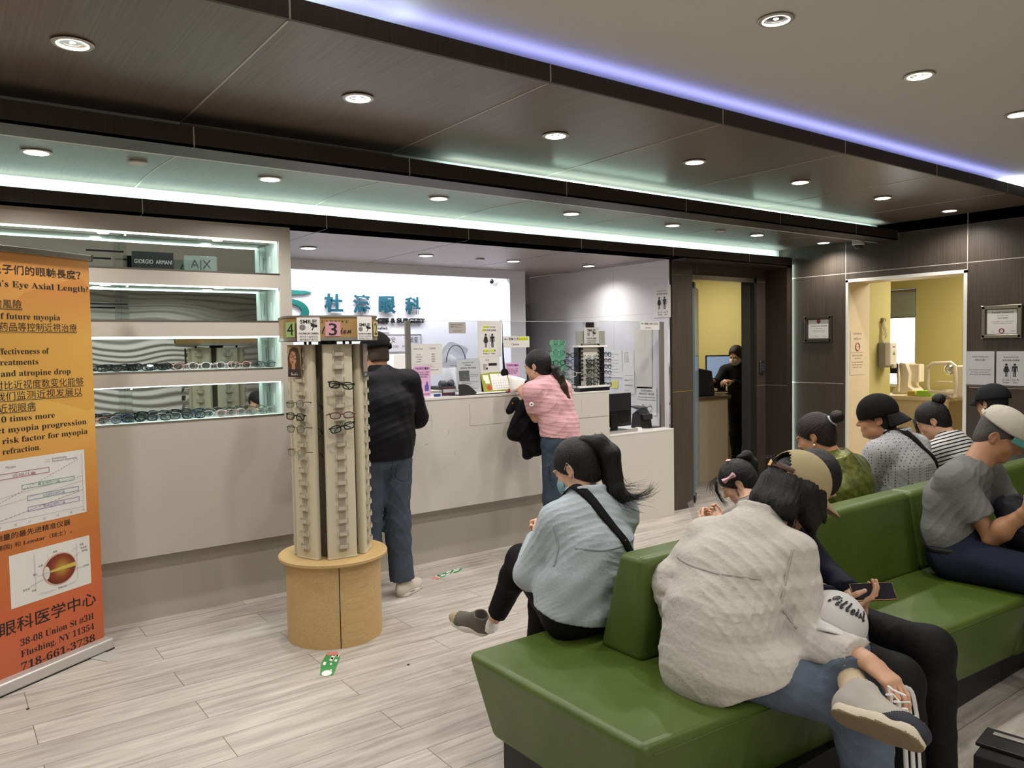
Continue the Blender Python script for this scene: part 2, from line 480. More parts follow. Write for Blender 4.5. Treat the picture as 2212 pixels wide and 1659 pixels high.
# exam room
b = MB(); b.box(7.60, 8.05, 4.215, 4.3, 0, 2.56); struct(b.build('wall_exam_left', m_yellow))
b = MB(); b.box(8.05, 9.6, 5.6, 5.7, 0, 2.56); b.box(8.03, 8.05, 4.3, 5.7, 0, 2.56); struct(b.build('wall_exam_back', m_yellow))
b = MB(); XW = 9.5
b.box(XW, XW+.1, 1.0, 4.665, 0, 2.56); b.box(XW, XW+.1, 5.10, 5.7, 0, 2.56); b.box(XW, XW+.1, 4.665, 5.10, 0, 1.0); b.box(XW, XW+.1, 4.665, 5.10, 2.19, 2.56)
struct(b.build('wall_exam_far', m_yellow))
b = MB(); b.box(7.3, 9.6, .95, 1.0, 0, 2.56); b.box(7.3, 7.32, 1.0, 3.1, 0, 2.56); struct(b.build('wall_exam_right', m_yellow))
# window with a roller blind
b = MB()
for z in (1.0, 1.86): b.box(XW+.04, XW+.07, 4.665, 5.10, z, z+.03)
for y in (4.665, 5.07): b.box(XW+.04, XW+.07, y, y+.03, 1.0, 2.19)
wf = struct(b.build('window_1', mat('window_frame_paint', '#c9c9c4', .5)))
b = MB(); b.box(XW+.05, XW+.056, 4.69, 5.08, 1.0, 1.87); b.build('window_pane', emis('daylight_pane', '#f4faff', 5.0), wf)
bl = thing('roller_blind', 'grey roller blind half lowered over the exam room window', 'blind', (XW, 4.88, 1.84))
b = MB(); b.box(XW-.012, XW-.006, 4.67, 5.10, 1.845, 2.14); b.build('blind_fabric', mat('blind_cloth', '#8e9388', .8), bl, world=True)
b = MB(); b.cyl((XW-.02, 4.67, 2.16), (XW-.02, 5.1, 2.16), .02); b.build('blind_roller', m_steel, bl, world=True)
b = MB(); b.box(XW-.02, XW-.002, 4.67, 5.10, 1.835, 1.85); b.build('bottom_rail', m_steel, bl, world=True)
b = MB(); b.box(XW-.012, XW, 3.98, 4.115, 0, 1.73); struct(b.build('trim_6', m_cream))
# back office behind the glass door
b = MB(); b.box(5.6, 9.0, 8.0, 8.1, 0, 2.56); struct(b.build('wall_office_back', m_yellow))
b = MB(); b.box(8.4, 8.5, 5.7, 8.0, 0, 2.56); struct(b.build('wall_office_right', m_yellow))
b = MB(); b.box(5.60, 5.62, 5.12, 8.0, 0, 2.56); b.box(5.60, 6.12, 5.75, 5.79, 0, 2.3); struct(b.build('wall_office_left', m_cream))
# walls behind and beside the viewer, seen in the mirror backs of the cabinet
def wave_wall():
    m = bpy.data.materials.new('wave_panel'); N, L = nt(m); bs = N['Principled BSDF']
    bs.inputs['Base Color'].default_value = lin('#b9b8b2'); bs.inputs['Roughness'].default_value = .6
    g = N.new('ShaderNodeNewGeometry'); mp = N.new('ShaderNodeMapping'); mp.inputs['Scale'].default_value = (.9, 1, 1.5)
    L.new(g.outputs['Position'], mp.inputs['Vector'])
    wv = N.new('ShaderNodeTexWave'); wv.bands_direction = 'Z'; wv.inputs['Scale'].default_value = 2.0; wv.inputs['Distortion'].default_value = 13; wv.inputs['Detail'].default_value = 0; wv.inputs['Detail Scale'].default_value = .5
    L.new(mp.outputs[0], wv.inputs['Vector'])
    bp = N.new('ShaderNodeBump'); bp.inputs['Strength'].default_value = 1; bp.inputs['Distance'].default_value = .04
    L.new(wv.outputs['Fac'], bp.inputs['Height']); L.new(bp.outputs[0], bs.inputs['Normal'])
    return m
b = MB(); b.box(-4.2, 7.2, -3.3, -3.2, 0, 2.9); struct(b.build('wall_front', wave_wall()))
b = MB(); b.box(-4.3, -4.2, -3.2, 7.1, 0, 2.9); struct(b.build('wall_left', m_grey))

# ---------------------------------------------------------------- recessed lights
def spot(name, loc, watt, parent, col=(1.0, .96, .91), size=150, blend=.85):
    d = bpy.data.lights.new(name, 'SPOT'); d.energy = watt*4; d.spot_size = math.radians(size); d.spot_blend = blend
    d.color = col; d.shadow_soft_size = .035
    o = bpy.data.objects.new(name, d); COL.objects.link(o); o.location = loc
    if parent is not None: o.parent = parent
    return o
m_ring = mat('light_ring', '#b7b2a8', .35, .6)
m_refl = mat('light_reflector', '#d8d8da', .15, 1.0)
m_lamp = emis('lamp_glow', '#fff6e6', 14)
def downlight_proto():
    t = thing('recessed_light', 'recessed ceiling light', 'ceiling light', (0, 0, -5))
    b = MB(); b.lathe([(.047, .0), (.064, -.001), (.068, -.005), (.064, -.008), (.05, -.008), (.047, .0)], 28); b.build('trim_ring', m_ring, t, smooth=True)
    b = MB(); b.lathe([(.049, -.006), (.043, -.0015), (.03, -.0005), (.0001, -.0005)], 20); b.build('reflector', m_refl, t, smooth=True)
    b = MB(); b.lathe([(.046, -.0078), (.050, -.0088), (.0525, -.0078), (.050, -.0065), (.046, -.0078)], 28); b.build('glow_rim', m_lamp, t, smooth=True)
    b = MB(); b.lathe([(.0001, -.002), (.008, -.002), (.010, -.001)], 12); b.build('diffuser', m_lamp, t)
    return t
DL = downlight_proto(); first = [True]
def place_light(loc, label, group, watt, size=150):
    if first[0]: o = DL; o.location = loc; o['label'] = label; o['group'] = group; first[0] = False
    else: o = copy_thing(DL, loc, None, label, group)
    spot('spot', (0, 0, -.03), watt, o, size=size)
    return o
ords = ['first', 'second', 'third', 'fourth', 'fifth', 'sixth', 'seventh', 'eighth']
for i, x in enumerate((.433, 1.508, 2.606, 3.678, 4.752, 5.82, 6.895)):
    place_light((x, 3.112, 2.649), f'recessed light in the dark wood soffit by the violet cove, {ords[i]} from the left', 'lights in the front wood soffit', E_DOWN)
for i, x in enumerate((.431, 1.549, 2.645, 3.765, 4.845, 5.95, 7.0)):
    place_light((x, 4.33, arch_z(4.33)-.002), f'recessed light in the arched middle soffit, {ords[i]} from the left', 'lights in the arched soffit', E_DOWN)
for i, x in enumerate((2.325, 3.355, 4.27, 5.19)):
    place_light((x, 5.72, 2.351), f'recessed light in the soffit above the counter, {ords[i]} from the left', 'lights above the counter', E_DOWN*.7, 100)
for i, x in enumerate((2.63, 3.735, 4.84)):
    place_light((x, 1.826, 2.7985), f'recessed light in the plain grey ceiling, {ords[i]} from the left', 'lights in the grey ceiling', E_WHITE)
# the same lamp rows go on behind the viewer and out of frame: only their light matters; the last two rows are added fill
for x in (-.6, -1.7): 
    spot('spot', (x, 3.112, 2.62), E_DOWN, None); spot('spot', (x, 4.33, 2.50), E_DOWN, None)
for x in (-1.75, -.65, .45, 1.55, 5.95): spot('spot', (x, 1.826, 2.77), E_WHITE, None)
for x in (-.65, 1.55, 3.74, 5.95): spot('spot', (x, .2, 2.77), E_WHITE, None)
for x in (-2.6, -1.2, .2, 1.6, 3.0): spot('spot', (x, -2.2, 2.77), E_WHITE*6, None)  # extra strong unseen spots added to brighten the wave wall in the cabinet mirrors
for x in (-1.7, -.1, 1.5, 3.1): spot('spot', (x, -.9, 2.77), E_WHITE*1.5, None)  # unseen spots added to brighten the ceiling mirrored in the cabinet
# flat cover plates
for (x, y, z, r, lab) in ((.863, 4.286, arch_z(4.286), .045, 'flat white round cover plate in the arched soffit by the first light'), (5.455, 4.335, arch_z(4.335), .045, 'flat white round cover plate in the arched soffit near the domed camera'), (3.913, 5.733, 2.352, .04, 'flat white round cover plate in the soffit above the counter')):
    b = MB(); b.lathe([(.0001, -.014), (r-.004, -.014), (r, -.011), (r, -.004), (r-.01, -.004), (r-.01, 0), (.0001, 0)], 24, (x, y, z)); tag(b.build('sprinkler_cover', mat('cover_white', '#bdb8b0', .6), smooth=True), lab, 'ceiling cover', 'round cover plates')
# LED tubes in the second cove
for x0, x1, lit in ((.93, 1.98, 0), (3.10, 4.08, 1), (5.08, 5.95, 1)):
    b = MB(); b.box(x0, x1, 3.70, 3.728, 2.575, 2.592)
    tag(b.build('led_tube', emis('tube_lit', '#d8fff0', 6) if lit else mat('tube_off', '#57534e', .5)), ('unlit grey LED tube on the ledge of the middle fascia' if not lit else ('bright LED tube on the ledge above the fifth seam' if x0 > 5 else 'bright LED tube on the ledge in the middle of the room')), 'tube light', 'LED tubes on the ledge')
# ================================================================ DISPLAY CABINET AND COUNTER
m_cab = mat('cabinet_laminate', '#b7b0a6', .42, var=.02, vscale=2)
m_cabin = mat('cabinet_inside', '#dfe8e4', .4)
m_mirror = mat('mirror', '#c9d3d0', .02, 1.0)
m_gedge = mat('glass_edge', '#bfe3da', .1, trans=.3)
m_glass = glass('clear_glass', '#f3f8f7')
m_acryl = glass('acrylic', '#f4f6f8')
CY = 4.85
cab = thing('display_cabinet', 'long pale wall cabinet with four lit slots of eyeglasses over a plain panel', 'cabinet', (0, CY, 0))
b = MB(); X0, X1, XI = -1.6, 1.852, 1.777
rows = [(2.052, 2.258), (1.756, 1.965), (1.462, 1.664), (1.167, 1.378)]
zs = [.392]+[v for r in reversed(rows) for v in r]+[2.35]
for i in range(0, len(zs), 2): b.box(X0, XI, CY, CY+.018, zs[i], zs[i+1])
b.box(XI, X1, CY, CY+.018, .392, 2.35); b.box(XI, X1, CY+.018, 5.30, .392, 2.35)
b.box(X0, XI, 5.09, 5.11, .392, 2.35)
for (z0, z1) in rows: b.box(X0, XI, CY+.018, 5.09, z0-.02, z0-.001); 
b.box(X0, XI, CY+.018, 5.09, 2.26, 2.28)
for (z0, z1) in rows[1:]: b.box(X0, XI, CY+.018, 5.09, z1+.002, z1+.02)
b.build('carcass', m_cab, cab, world=True)
b = MB(); b.box(X0, X1, 4.925, 4.96, 0, .392); b.build('plinth', mat('plinth_laminate', '#aba598', .45), cab, world=True)
b = MB()
for z0, z1 in rows: b.box(XI-.004, XI, CY+.018, 5.088, z0, z1)
for z0, z1 in rows: b.box(XI-.006, XI-.004, 4.955, 4.957, z0, z1)
b.build('inner_side_panel', m_cabin, cab, world=True)
for z0, z1 in rows:
    b = MB(); b.box(X0, XI-.006, 5.080, 5.088, z0, z1); b.build('mirror_back', m_mirror, cab, world=True)
    b = MB(); b.box(X0, XI-.004, CY+.001, 5.088, z0-.0012, z0+.004, 0); b.box(X0, XI, CY-.003, CY+.004, z0-.004, z0+.004, 1); b.build('glass_shelf', [m_cabin, m_steel], cab, world=True)
    b = MB(); b.box(X0, XI, CY+.03, CY+.05, z1-.006, z1+.001); b.build('led_strip', emis('cabinet_led', '#dcfff4', 7), cab, world=True)
    b = MB(); b.box(XI-.007, XI-.004, 5.0, 5.028, z0+.05, z0+.13); b.build('slot_plate', mat('slot_plate', '#f0f4f3', .4), cab, world=True)
for z0, z1 in (rows[0], rows[1], rows[3]):
    b = MB(); b.box(.90, .906, CY+.03, 5.075, z0, z1); b.build('glass_divider', m_glass, cab, world=True)
for (z0, z1), xx in ((rows[0], .79), (rows[1], .80)):
    b = MB(); b.box(xx-.09, xx+.10, 4.88, 4.892, z0+.088, z0+.1); b.build('black_bar', m_black, cab, bevel=.002, world=True)  # plain black bar across the slot, ahead of the mirror back
for xl in (.80, 1.43):
    for k in (0, 1):
        b = MB(); b.lathe([(.0001, 0), (.028, 0), (.03, .004), (.03, .008)], 18, (xl, 4.95, rows[k][1]-.006)); b.build('puck_light', emis('puck_glow', '#f4fffb', 25), cab, world=True)
for (z0, z1), wt in zip(rows, (2.6, 2.6, 1.8, 2.4)):
    area_light('cabinet_light', (.2, CY+.05, z1-.012), (math.radians(-18), 0, 0), 3.1, .03, wt, (.80, 1.0, .94))

cnt = thing('reception_counter', 'long white reception counter with scuffed front panel', 'counter', (0, CY, 0))
b = MB(); b.box(1.854, 4.15, CY, CY+.03, .392, 1.195); b.box(4.152, 4.614, CY, CY+.03, .392, 1.17); b.build('front_panel', m_white, cnt, world=True)
b = MB(); b.box(1.854, 4.15, CY-.004, 5.30, 1.195, 1.215); b.box(4.15, 4.614, CY-.002, 5.30, 1.17, 1.185); b.build('worktop', mat('counter_top', '#d8d5d0', .25), cnt, bevel=.003, world=True)
b = MB(); b.box(1.854, 4.6, 4.925, 4.96, 0, .392); b.build('plinth', mat('plinth_laminate', '#aba598', .45), cnt, world=True)
b = MB(); b.box(4.59, 4.614, CY+.03, 5.3, .05, 1.17); b.build('end_panel', m_white, cnt, world=True)
b = MB()
for x0, z0, x1, z1 in ((4.20, .965, 4.60, .972), (3.19, .99, 3.19+.003, 1.15), (3.19, .985, 3.62, .988), (2.83, 1.05, 2.86, 1.053), (2.86, .99, 2.863, 1.1), (2.80, .88, 2.83, .884), (3.0, .94, 3.004, .97), (3.05, .78, 3.054, .81), (4.3, 1.02, 4.303, 1.12), (2.95, .7, 2.97, .702)):
    b.box(x0, max(x1, x0+.003), CY-.0006, CY, z0, max(z1, z0+.0025))
b.build('scuff_mark', mat('scuff', '#9b948a', .6), cnt, world=True)
dsk = thing('reception_desk', 'low white desk block at the right end of the counter', 'desk', (5.0, CY, 0))
b = MB(); b.box(4.616, 5.42, CY, CY+.03, 0, .785); b.box(5.39, 5.42, CY+.03, 5.3, 0, .785); b.build('front_panel', m_white, dsk, world=True)
b = MB(); b.box(4.616, 5.42, CY-.002, 5.35, .785, .80); b.build('worktop', mat('counter_top', '#d8d5d0', .25), dsk, bevel=.002, world=True)

# ---- acrylic shield on the counter
sh = thing('acrylic_shield', 'clear acrylic screen standing along the back of the counter on grey posts', 'screen', (4.0, 4.98, .80))
b = MB(); b.box(2.77, 4.606, 4.976, 4.982, 1.216, 1.77); b.build('pane', m_acryl, sh, world=True)
b = MB(); b.box(4.62, 5.385, 4.976, 4.982, .94, 1.777); b.build('pane', m_acryl, sh, world=True)
b = MB(); b.box(2.77, 4.606, 4.9755, 4.9825, 1.77, 1.7725); b.box(4.62, 5.385, 4.9755, 4.9825, 1.777, 1.7795); b.build('pane_edge', mat('acrylic_edge', '#c9cdd0', .3), sh, world=True)
m_post = mat('aluminium_post', '#8f8c86', .4, .7)
for x0, x1, z0, z1 in ((2.735, 2.772, 1.216, 1.77), (5.385, 5.43, .80, 1.777), (4.604, 4.612, 1.186, 1.4)):
    b = MB(); b.box(x0, x1, 4.965, 4.993, z0, z1); b.build('post', m_post, sh, bevel=.003, world=True)

# ---- reception back counter, dark monitor and boxes
bc = thing('back_counter', 'white work counter along the back of the reception', 'counter', (4.0, 6.1, 0))
b = MB(); b.box(2.2, 4.75, 5.95, 6.4, 0, 1.165); b.build('body', m_wpaint, bc, world=True)
b = MB(); b.box(2.2, 4.77, 5.93, 6.42, 1.165, 1.195); b.build('worktop', m_white, bc, bevel=.003, world=True)
b = MB(); b.box(3.26, 3.62, 6.15, 6.41, 1.196, 1.52); tag(b.build('storage_box', mat('box_white', '#f0eeea', .5), bevel=.004), 'plain white box standing on the back counter behind the man in the black cap', 'box')

# ---- wall sign letters and logo
m_teal = mat('teal_acrylic', '#0b4350', .4); m_tealg = mat('teal_green', '#0f5750', .4)
sg = thing('wall_sign', 'raised teal characters and swoosh logo on the lit back wall', 'sign', (3.4, 6.99, 1.9))
for ch, x0, x1, z0, z1 in (('杜', 2.975, 3.165, 1.925, 2.105), ('濤', 3.27, 3.45, 1.922, 2.10), ('眼', 3.545, 3.73, 1.92, 2.095), ('科', 3.838, 4.012, 1.915, 2.093)):
    me = text_mesh(ch, .2, 'LEFT', None, .006, .0062)
    xs = [v.co.x for v in me.vertices]; zz = [v.co.y for v in me.vertices]
    kx = (x1-x0)/(max(xs)-min(xs)); kz = (z1-z0)/(max(zz)-min(zz)); mx, mz = min(xs), min(zz)
    for v in me.vertices: v.co = Vector((x0+(v.co.x-mx)*kx, 6.975+v.co.z*-1, z0+(v.co.y-mz)*kz))
    link_mesh(me, 'character', m_teal, sg, world=True)
def swoosh(pts_out, name, m):
    b = MB(); b.prism(pts_out, 6.97, 6.995, 'Y'); return b.build(name, m, sg, world=True)
swoosh([(2.45, 2.13), (2.66, 2.128), (2.80, 2.122), (2.87, 2.106), (2.80, 2.092), (2.66, 2.085), (2.45, 2.085)], 'logo_bar', m_tealg)
outer = [(2.64+.185*math.sin(t), 1.925+.12*math.cos(t)) for t in [i*PI*1.05/16 for i in range(17)]]
inner = [(2.61+.145*math.sin(t), 1.93+.072*math.cos(t)) for t in [i*PI*1.05/16 for i in range(17)]]
swoosh(outer+inner[::-1], 'logo_swoosh', m_tealg)
swoosh([(2.58+.06*math.cos(t), 1.90+.09*math.sin(t)) for t in [2*PI*i/20 for i in range(20)]], 'logo_pupil', m_black)
lettering('tagline', [('RETINA, CONTACTS FACES & SURGERY', 4.07, 1.832, .062, 'RIGHT', 1.35, .002)], Matrix.Translation((0, 6.985, 0)) @ Matrix.Rotation(PI/2, 4, 'X'), mat('sign_black', '#14161a', .4), sg, .008).data.transform(Matrix.Translation(-Vector((3.4, 6.99, 1.9))))
def sheet(name, label, cat, o, x, z, wd, ht, lines, mt=None, ink=None, group=None, th=.0015, extra=None):
    """a thin board or sheet of paper: o = its lower left corner seen from the front, lines in metres from there"""
    Mx = plane_M(o, x, z)
    t = thing(name, label, cat, Mx @ Vector((wd/2, 0, 0)), 0, group); 
    b = MB(); b.box(0, wd, 0, ht, -th, 0, M=Mx); s = b.build('board' if th > .003 else 'sheet', mt or m_paper, t, world=True)
    inv = wm(t).inverted()
    if lines: lettering('print', lines, inv @ Mx @ Matrix.Translation((0, 0, .0006)), ink or m_ink, t)
    if extra:
        for nm, mm, fn in extra:
            b = MB(); fn(b, Mx); b.build(nm, mm, t, world=True)
    return t
XA = (1, 0, 0); ZA = (0, 0, 1)
m_plq = mat('plaque_grey', '#c3c0c4', .5); m_plqe = mat('plaque_edge', '#8e8b90', .4, .5)
sheet('name_plaque', 'grey doctors\' name plaque on the back wall behind the black cap', 'plaque', (3.45, 6.992, 1.535), XA, ZA, .575, .18,
      [('趙凱安', .20, .10, .062, 'CENTER', .15), ('Kai Tung, OD', .20, .045, .036, 'CENTER', .22), ('鄒敏星', .46, .10, .062, 'CENTER', .15), ('Minxi Zou, OD', .46, .045, .036, 'CENTER', .21)], m_plq, m_dark, th=.012,
      extra=[('edge', m_plqe, lambda b, Mx: (b.box(0, .575, .172, .18, 0, .002, M=Mx), b.box(0, .575, 0, .006, 0, .002, M=Mx), b.box(.569, .575, 0, .18, 0, .002, M=Mx)))])
sheet('wall_notice', 'small grey notice on the back wall above the name plaque', 'notice', (3.36, 6.992, 1.735), XA, ZA, .305, .135,
      [('Please wait here.', .285, .085, .036, 'RIGHT', .27, .001), ('until called.', .285, .03, .036, 'RIGHT', .2, .001)], m_plq, m_ink, th=.006)
# ---- papers on the shield and counter
m_gpap = mat('shaded_paper', '#d4d2ce', .7); m_pink = mat('pink_paper', '#d3a6c6', .7); m_purple = mat('purple_ink', '#4b2c6f', .7)
m_hl = mat('highlighter', '#d8e23c', .6); m_green = mat('green_ink', '#6d7d1d', .7)
SY = 4.972
def restroom(b, Mx, wd, ht, x0=.0):
    """woman and man pictograms"""
    u = ht/.28
    def P(poly): b.prism([(x0+p[0]*u, p[1]*u) for p in poly], 0, .0006, 'Z', M=Mx)
    for cx in (.075, .137):
        P([(cx+.0095*math.cos(t), .171+.0095*math.sin(t)) for t in [2*PI*i/14 for i in range(14)]])
    cx = .075
    P([(cx-.011, .159), (cx+.011, .159), (cx+.024, .118), (cx+.018, .114), (cx+.009, .142), (cx+.017, .108), (cx+.008, .108), (cx+.008, .072), (cx+.002, .072), (cx+.002, .108), (cx-.002, .108), (cx-.002, .072), (cx-.008, .072), (cx-.008, .108), (cx-.017, .108), (cx-.009, .142), (cx-.018, .114), (cx-.024, .118)])
    cx = .137
    P([(cx-.017, .159), (cx+.017, .159), (cx+.021, .154), (cx+.021, .115), (cx+.015, .115), (cx+.014, .145), (cx+.0105, .145), (cx+.010, .072), (cx+.002, .072), (cx+.001, .112), (cx-.001, .112), (cx-.002, .072), (cx-.010, .072), (cx-.0105, .145), (cx-.014, .145), (cx-.015, .115), (cx-.021, .115), (cx-.021, .154)])
    b.box(x0+.106*u, x0+.1068*u, .02*u, .175*u, 0, .0006, M=Mx)
def rest_lines(h, wd): 
    u = h/.28
    return [(serif('Restroom Passcode'), wd/2, .228*u, .013*u, 'CENTER', .11*u), ('廁所密碼 密碼鎖', wd/2, .200*u, .016*u, 'CENTER', .125*u), ('女 324', .072*u, .040*u, .018*u, 'CENTER', .05*u), (serif('Women'), .072*u, .02*u, .016*u, 'CENTER', .05*u), ('543 男', .142*u, .040*u, .018*u, 'CENTER', .05*u), (serif('Men'), .142*u, .02*u, .016*u, 'CENTER', .034*u)]
sheet('restroom_sign', 'restroom passcode sheet with yellow highlights taped to the shield', 'sign', (3.358, SY, 1.496), XA, ZA, .221, .278, rest_lines(.278, .221), m_gpap, m_ink, 'restroom signs',
      extra=[('pictogram', m_ink, lambda b, Mx: restroom(b, Mx, .221, .278)), ('highlight', m_hl, lambda b, Mx: (b.box(.055, .095, .034, .056, 0, .0003, M=Mx), b.box(.115, .150, .034, .056, 0, .0003, M=Mx), b.box(.05, .11, .223, .238, 0, .0003, M=Mx), b.box(.045, .07, .196, .214, 0, .0003, M=Mx)))])
sheet('opening_hours_sheet', 'grey walk-in hours sheet with a table of weekdays on the shield', 'notice', (2.775, SY, 1.376), XA, ZA, .262, .226,
      [(serif('Walk-in Hour'), .02, .185, .016, 'LEFT', .08), ('门诊时间', .15, .185, .018, 'LEFT', .055), (serif('Tuesdays'), .04, .145, .011, 'LEFT', .042), (serif('Wednesdays'), .034, .128, .011, 'LEFT', .06), (serif('Fridays'), .05, .111, .011, 'LEFT', .035), (serif('Saturdays'), .04, .094, .011, 'LEFT', .042),
       ('星期二', .17, .145, .011), ('星期三', .17, .128, .011), ('星期五', .17, .111, .011), ('星期六', .17, .094, .011), ('9:00am - 5:00pm', .131, .06, .012, 'CENTER', .1), (serif('Please sign in at the front desk'), .02, .03, .009, 'LEFT', .1), ('请先到前台登记', .15, .03, .011, 'LEFT', .08)], m_gpap, m_inkg,
      extra=[('table_frame', m_inkg, lambda b, Mx: (b.box(.012, .25, .054, .0547, 0, .0004, M=Mx), b.box(.012, .25, .077, .0777, 0, .0004, M=Mx)))])
def flyer(o, label, mirror=False):
    return sheet('pink_flyer', label, 'flyer', o, XA, ZA, .135, .228, [('感謝您來看診！', .0675, .200, .0185, 'CENTER', .12, .0006), ('請在 Google 上評價', .0675, .175, .013, 'CENTER', .105), ('分享你的就診經驗,', .0675, .158, .013, 'CENTER', .105), ('幫助更多朋友。', .0675, .141, .013, 'CENTER', .09), ('謝謝，禮輕情意重', .0675, .012, .014, 'CENTER', .11)], m_pink, m_purple, 'pink flyers',
        extra=[('hands_drawing', mat('violet_print', '#5b4fa0', .7), lambda b, Mx: (b.prism([(.085, .04), (.115, .04), (.12, .06), (.117, .085), (.112, .09), (.110, .108), (.105, .11), (.103, .09), (.100, .115), (.095, .112), (.094, .085), (.088, .09), (.084, .07)], 0, .0005, 'Z', M=Mx)))])
flyer((2.79, SY-.012, 1.216), 'pink thank-you flyer standing by the man in the black jacket')
flyer((3.610, SY-.012, 1.216), 'pink thank-you flyer behind the open desk calendar')
m_arrow = [('arrow', m_ink, lambda b, Mx: b.prism([(.012, .067), (.024, .074), (.024, .069), (.05, .069), (.05, .065), (.024, .065), (.024, .06)], 0, .0005, 'Z', M=Mx))]
sheet('check_in_sign', 'check-in arrow strip with yellow highlighting on the middle of the shield', 'sign', (3.596, SY, 1.564), XA, ZA, .262, .088, [('看醫生请由此签到', .055, .059, .024, 'LEFT', .19), (serif('Check-in'), .12, .018, .022, 'CENTER', .072)], m_gpap, m_ink, 'check-in strips', extra=m_arrow+[('highlight', m_hl, lambda b, Mx: b.box(.15, .25, .055, .083, 0, .0003, M=Mx))])
sheet('check_in_sign', 'plain check-in arrow strip on the shield above the dark monitor', 'sign', (5.125, SY, 1.703), XA, ZA, .25, .073, [('看醫生請往此簽到', .055, .046, .022, 'LEFT', .18), (serif('Check-in'), .1, .012, .02, 'CENTER', .072)], m_gpap, m_ink, 'check-in strips', extra=[('arrow', m_ink, lambda b, Mx: b.prism([(.012, .055), (.024, .062), (.024, .057), (.05, .057), (.05, .053), (.024, .053), (.024, .048)], 0, .0005, 'Z', M=Mx))])
sheet('card_notice', 'health card sample notice below the restroom sheet', 'notice', (3.343, SY, 1.351), XA, ZA, .216, .146, [('白卡', .10, .112, .018, 'CENTER')], m_gpap, m_inkg, extra=[('card_print', m_dark, lambda b, Mx: (b.box(.11, .19, .075, .095, 0, .0005, M=Mx), b.box(.088, .103, .045, .063, 0, .0005, M=Mx))), ('card_photo', mat('grey_print', '#9a9894', .7), lambda b, Mx: (b.box(.06, .085, .042, .09, 0, .0005, M=Mx), b.box(.088, .1, .075, .09, 0, .0005, M=Mx)))])
sheet('wifi_notice', 'small grey notice near the top edge of the shield', 'notice', (3.099, SY, 1.678), XA, ZA, .151, .084, [(serif('Independence OptiCare'), .012, .062, .011, 'LEFT', .11), ('支票可付 OptiCare', .012, .045, .011, 'LEFT', .08), (serif('info at the desk'), .075, .015, .009, 'CENTER', .07)], mat('grey_card', '#aaa39d', .7), m_ink)
# ---- things on the counter
ZC = 1.2155
nst = thing('notice_stand', 'clear stand with a printed notice and grey photo behind the black tray', 'notice', (3.25, 4.93, ZC))
Mx = plane_M((3.15, 4.925, ZC+.004), XA, (0, .12, 1))
b = MB(); b.box(0, .203, 0, .265, -.002, 0, M=Mx); b.build('sheet', m_paper, nst, world=True)
inv = wm(nst).inverted()
lettering('print', [(serif('Announcement 2024'), .1, .235, .011, 'CENTER', .105), (serif('*Patients*'), .1, .215, .013, 'CENTER', .065), ('新冠疫情持續，請戴口罩保護彼此', .1, .193, .012, 'CENTER', .14)]+[(serif('patients and visitors must keep their masks on'[:n]), .115 if k < 2 else .03, (.145-.014*k) if k < 2 else .09-.0125*(k-2), .008, 'LEFT', wl) for k, (n, wl) in enumerate(((30, .075), (30, .07), (34, .15), (30, .09), (28, .075), (30, .1), (40, .145), (30, .08)))], inv @ Mx @ Matrix.Translation((0, 0, .0008)), m_ink, nst)
b = MB(); b.box(.012, .105, .10, .178, 0, .0007, M=Mx); b.build('photo', mat('grey_photo', '#6b6a68', .6, var=.6, vscale=60), nst, world=True)
b = MB(); b.box(-.004, .207, -.004, .27, .002, .004, M=Mx); b.box(-.004, .207, -.004, 0, -.07, .004, M=Mx); b.build('acrylic_holder', m_acryl, nst, world=True)
tr = thing('document_tray', 'black mesh tray with upright side flaps on the counter edge', 'tray', (3.3, 4.89, ZC))
b = MB(); b.box(3.10, 3.56, 4.85, 5.0, ZC, ZC+.006); b.build('base', m_black, tr, bevel=.002, world=True)
def flap(x0, x1, flip):
    n = 10; pts = [(x0, ZC), (x1, ZC)]
    for i in range(n+1):
        t = i/n; pts.append((x1+(x0-x1)*t, ZC+.012+.072*math.sin(min(1, t*1.35)*PI/2)))
    b = MB(); b.prism(pts, 4.848, 4.854, 'Y'); return b
flap(3.10, 3.26, 0).build('side_flap', mat('black_mesh', '#1a1a1c', .55, bump=.6, bscale=900), tr, world=True)
flap(3.565, 3.38, 1).build('side_flap', mat('black_mesh', '#1a1a1c', .55), tr, world=True).data.transform(Matrix.Translation((0, .10, 0)))
b = MB(); b.box(3.25, 3.52, 4.845, 4.99, ZC+.006, ZC+.012); tag(b.build('paper_stack', m_paper), 'thin stack of white paper lying in the black tray', 'paper')
ch = thing('card_holder', 'clear card holder with maroon and white cards left of the tray', 'card holder', (3.05, 4.92, ZC))
b = MB(); b.box(2.99, 3.11, 4.90, 4.903, ZC, ZC+.06); b.box(2.99, 3.11, 4.90, 4.95, ZC, ZC+.004); b.box(2.99, 3.11, 4.945, 4.948, ZC, ZC+.075); b.build('holder', m_acryl, ch, world=True)
b = MB(); b.box(2.998, 3.102, 4.908, 4.925, ZC+.005, ZC+.062, 0); b.box(2.998, 3.102, 4.9075, 4.908, ZC+.025, ZC+.05, 1); b.build('cards', [mat('maroon_card', '#5c2a33', .6), m_paper], ch, world=True)
cal_ = thing('desk_calendar', 'green tent calendar with a festive drawing and red base on the counter', 'calendar', (3.49, 4.95, ZC))
Mc = plane_M((3.375, 4.925, ZC+.012), (1, -.05, 0), (0, .35, 1))
b = MB(); b.box(0, .25, 0, .155, -.002, 0, M=Mc); b.build('cover', mat('olive_card', '#8b8f2a', .6), cal_, world=True)
b = MB(); b.box(.085, .24, .012, .142, 0, .001, M=Mc); b.build('page', m_paper, cal_, world=True)
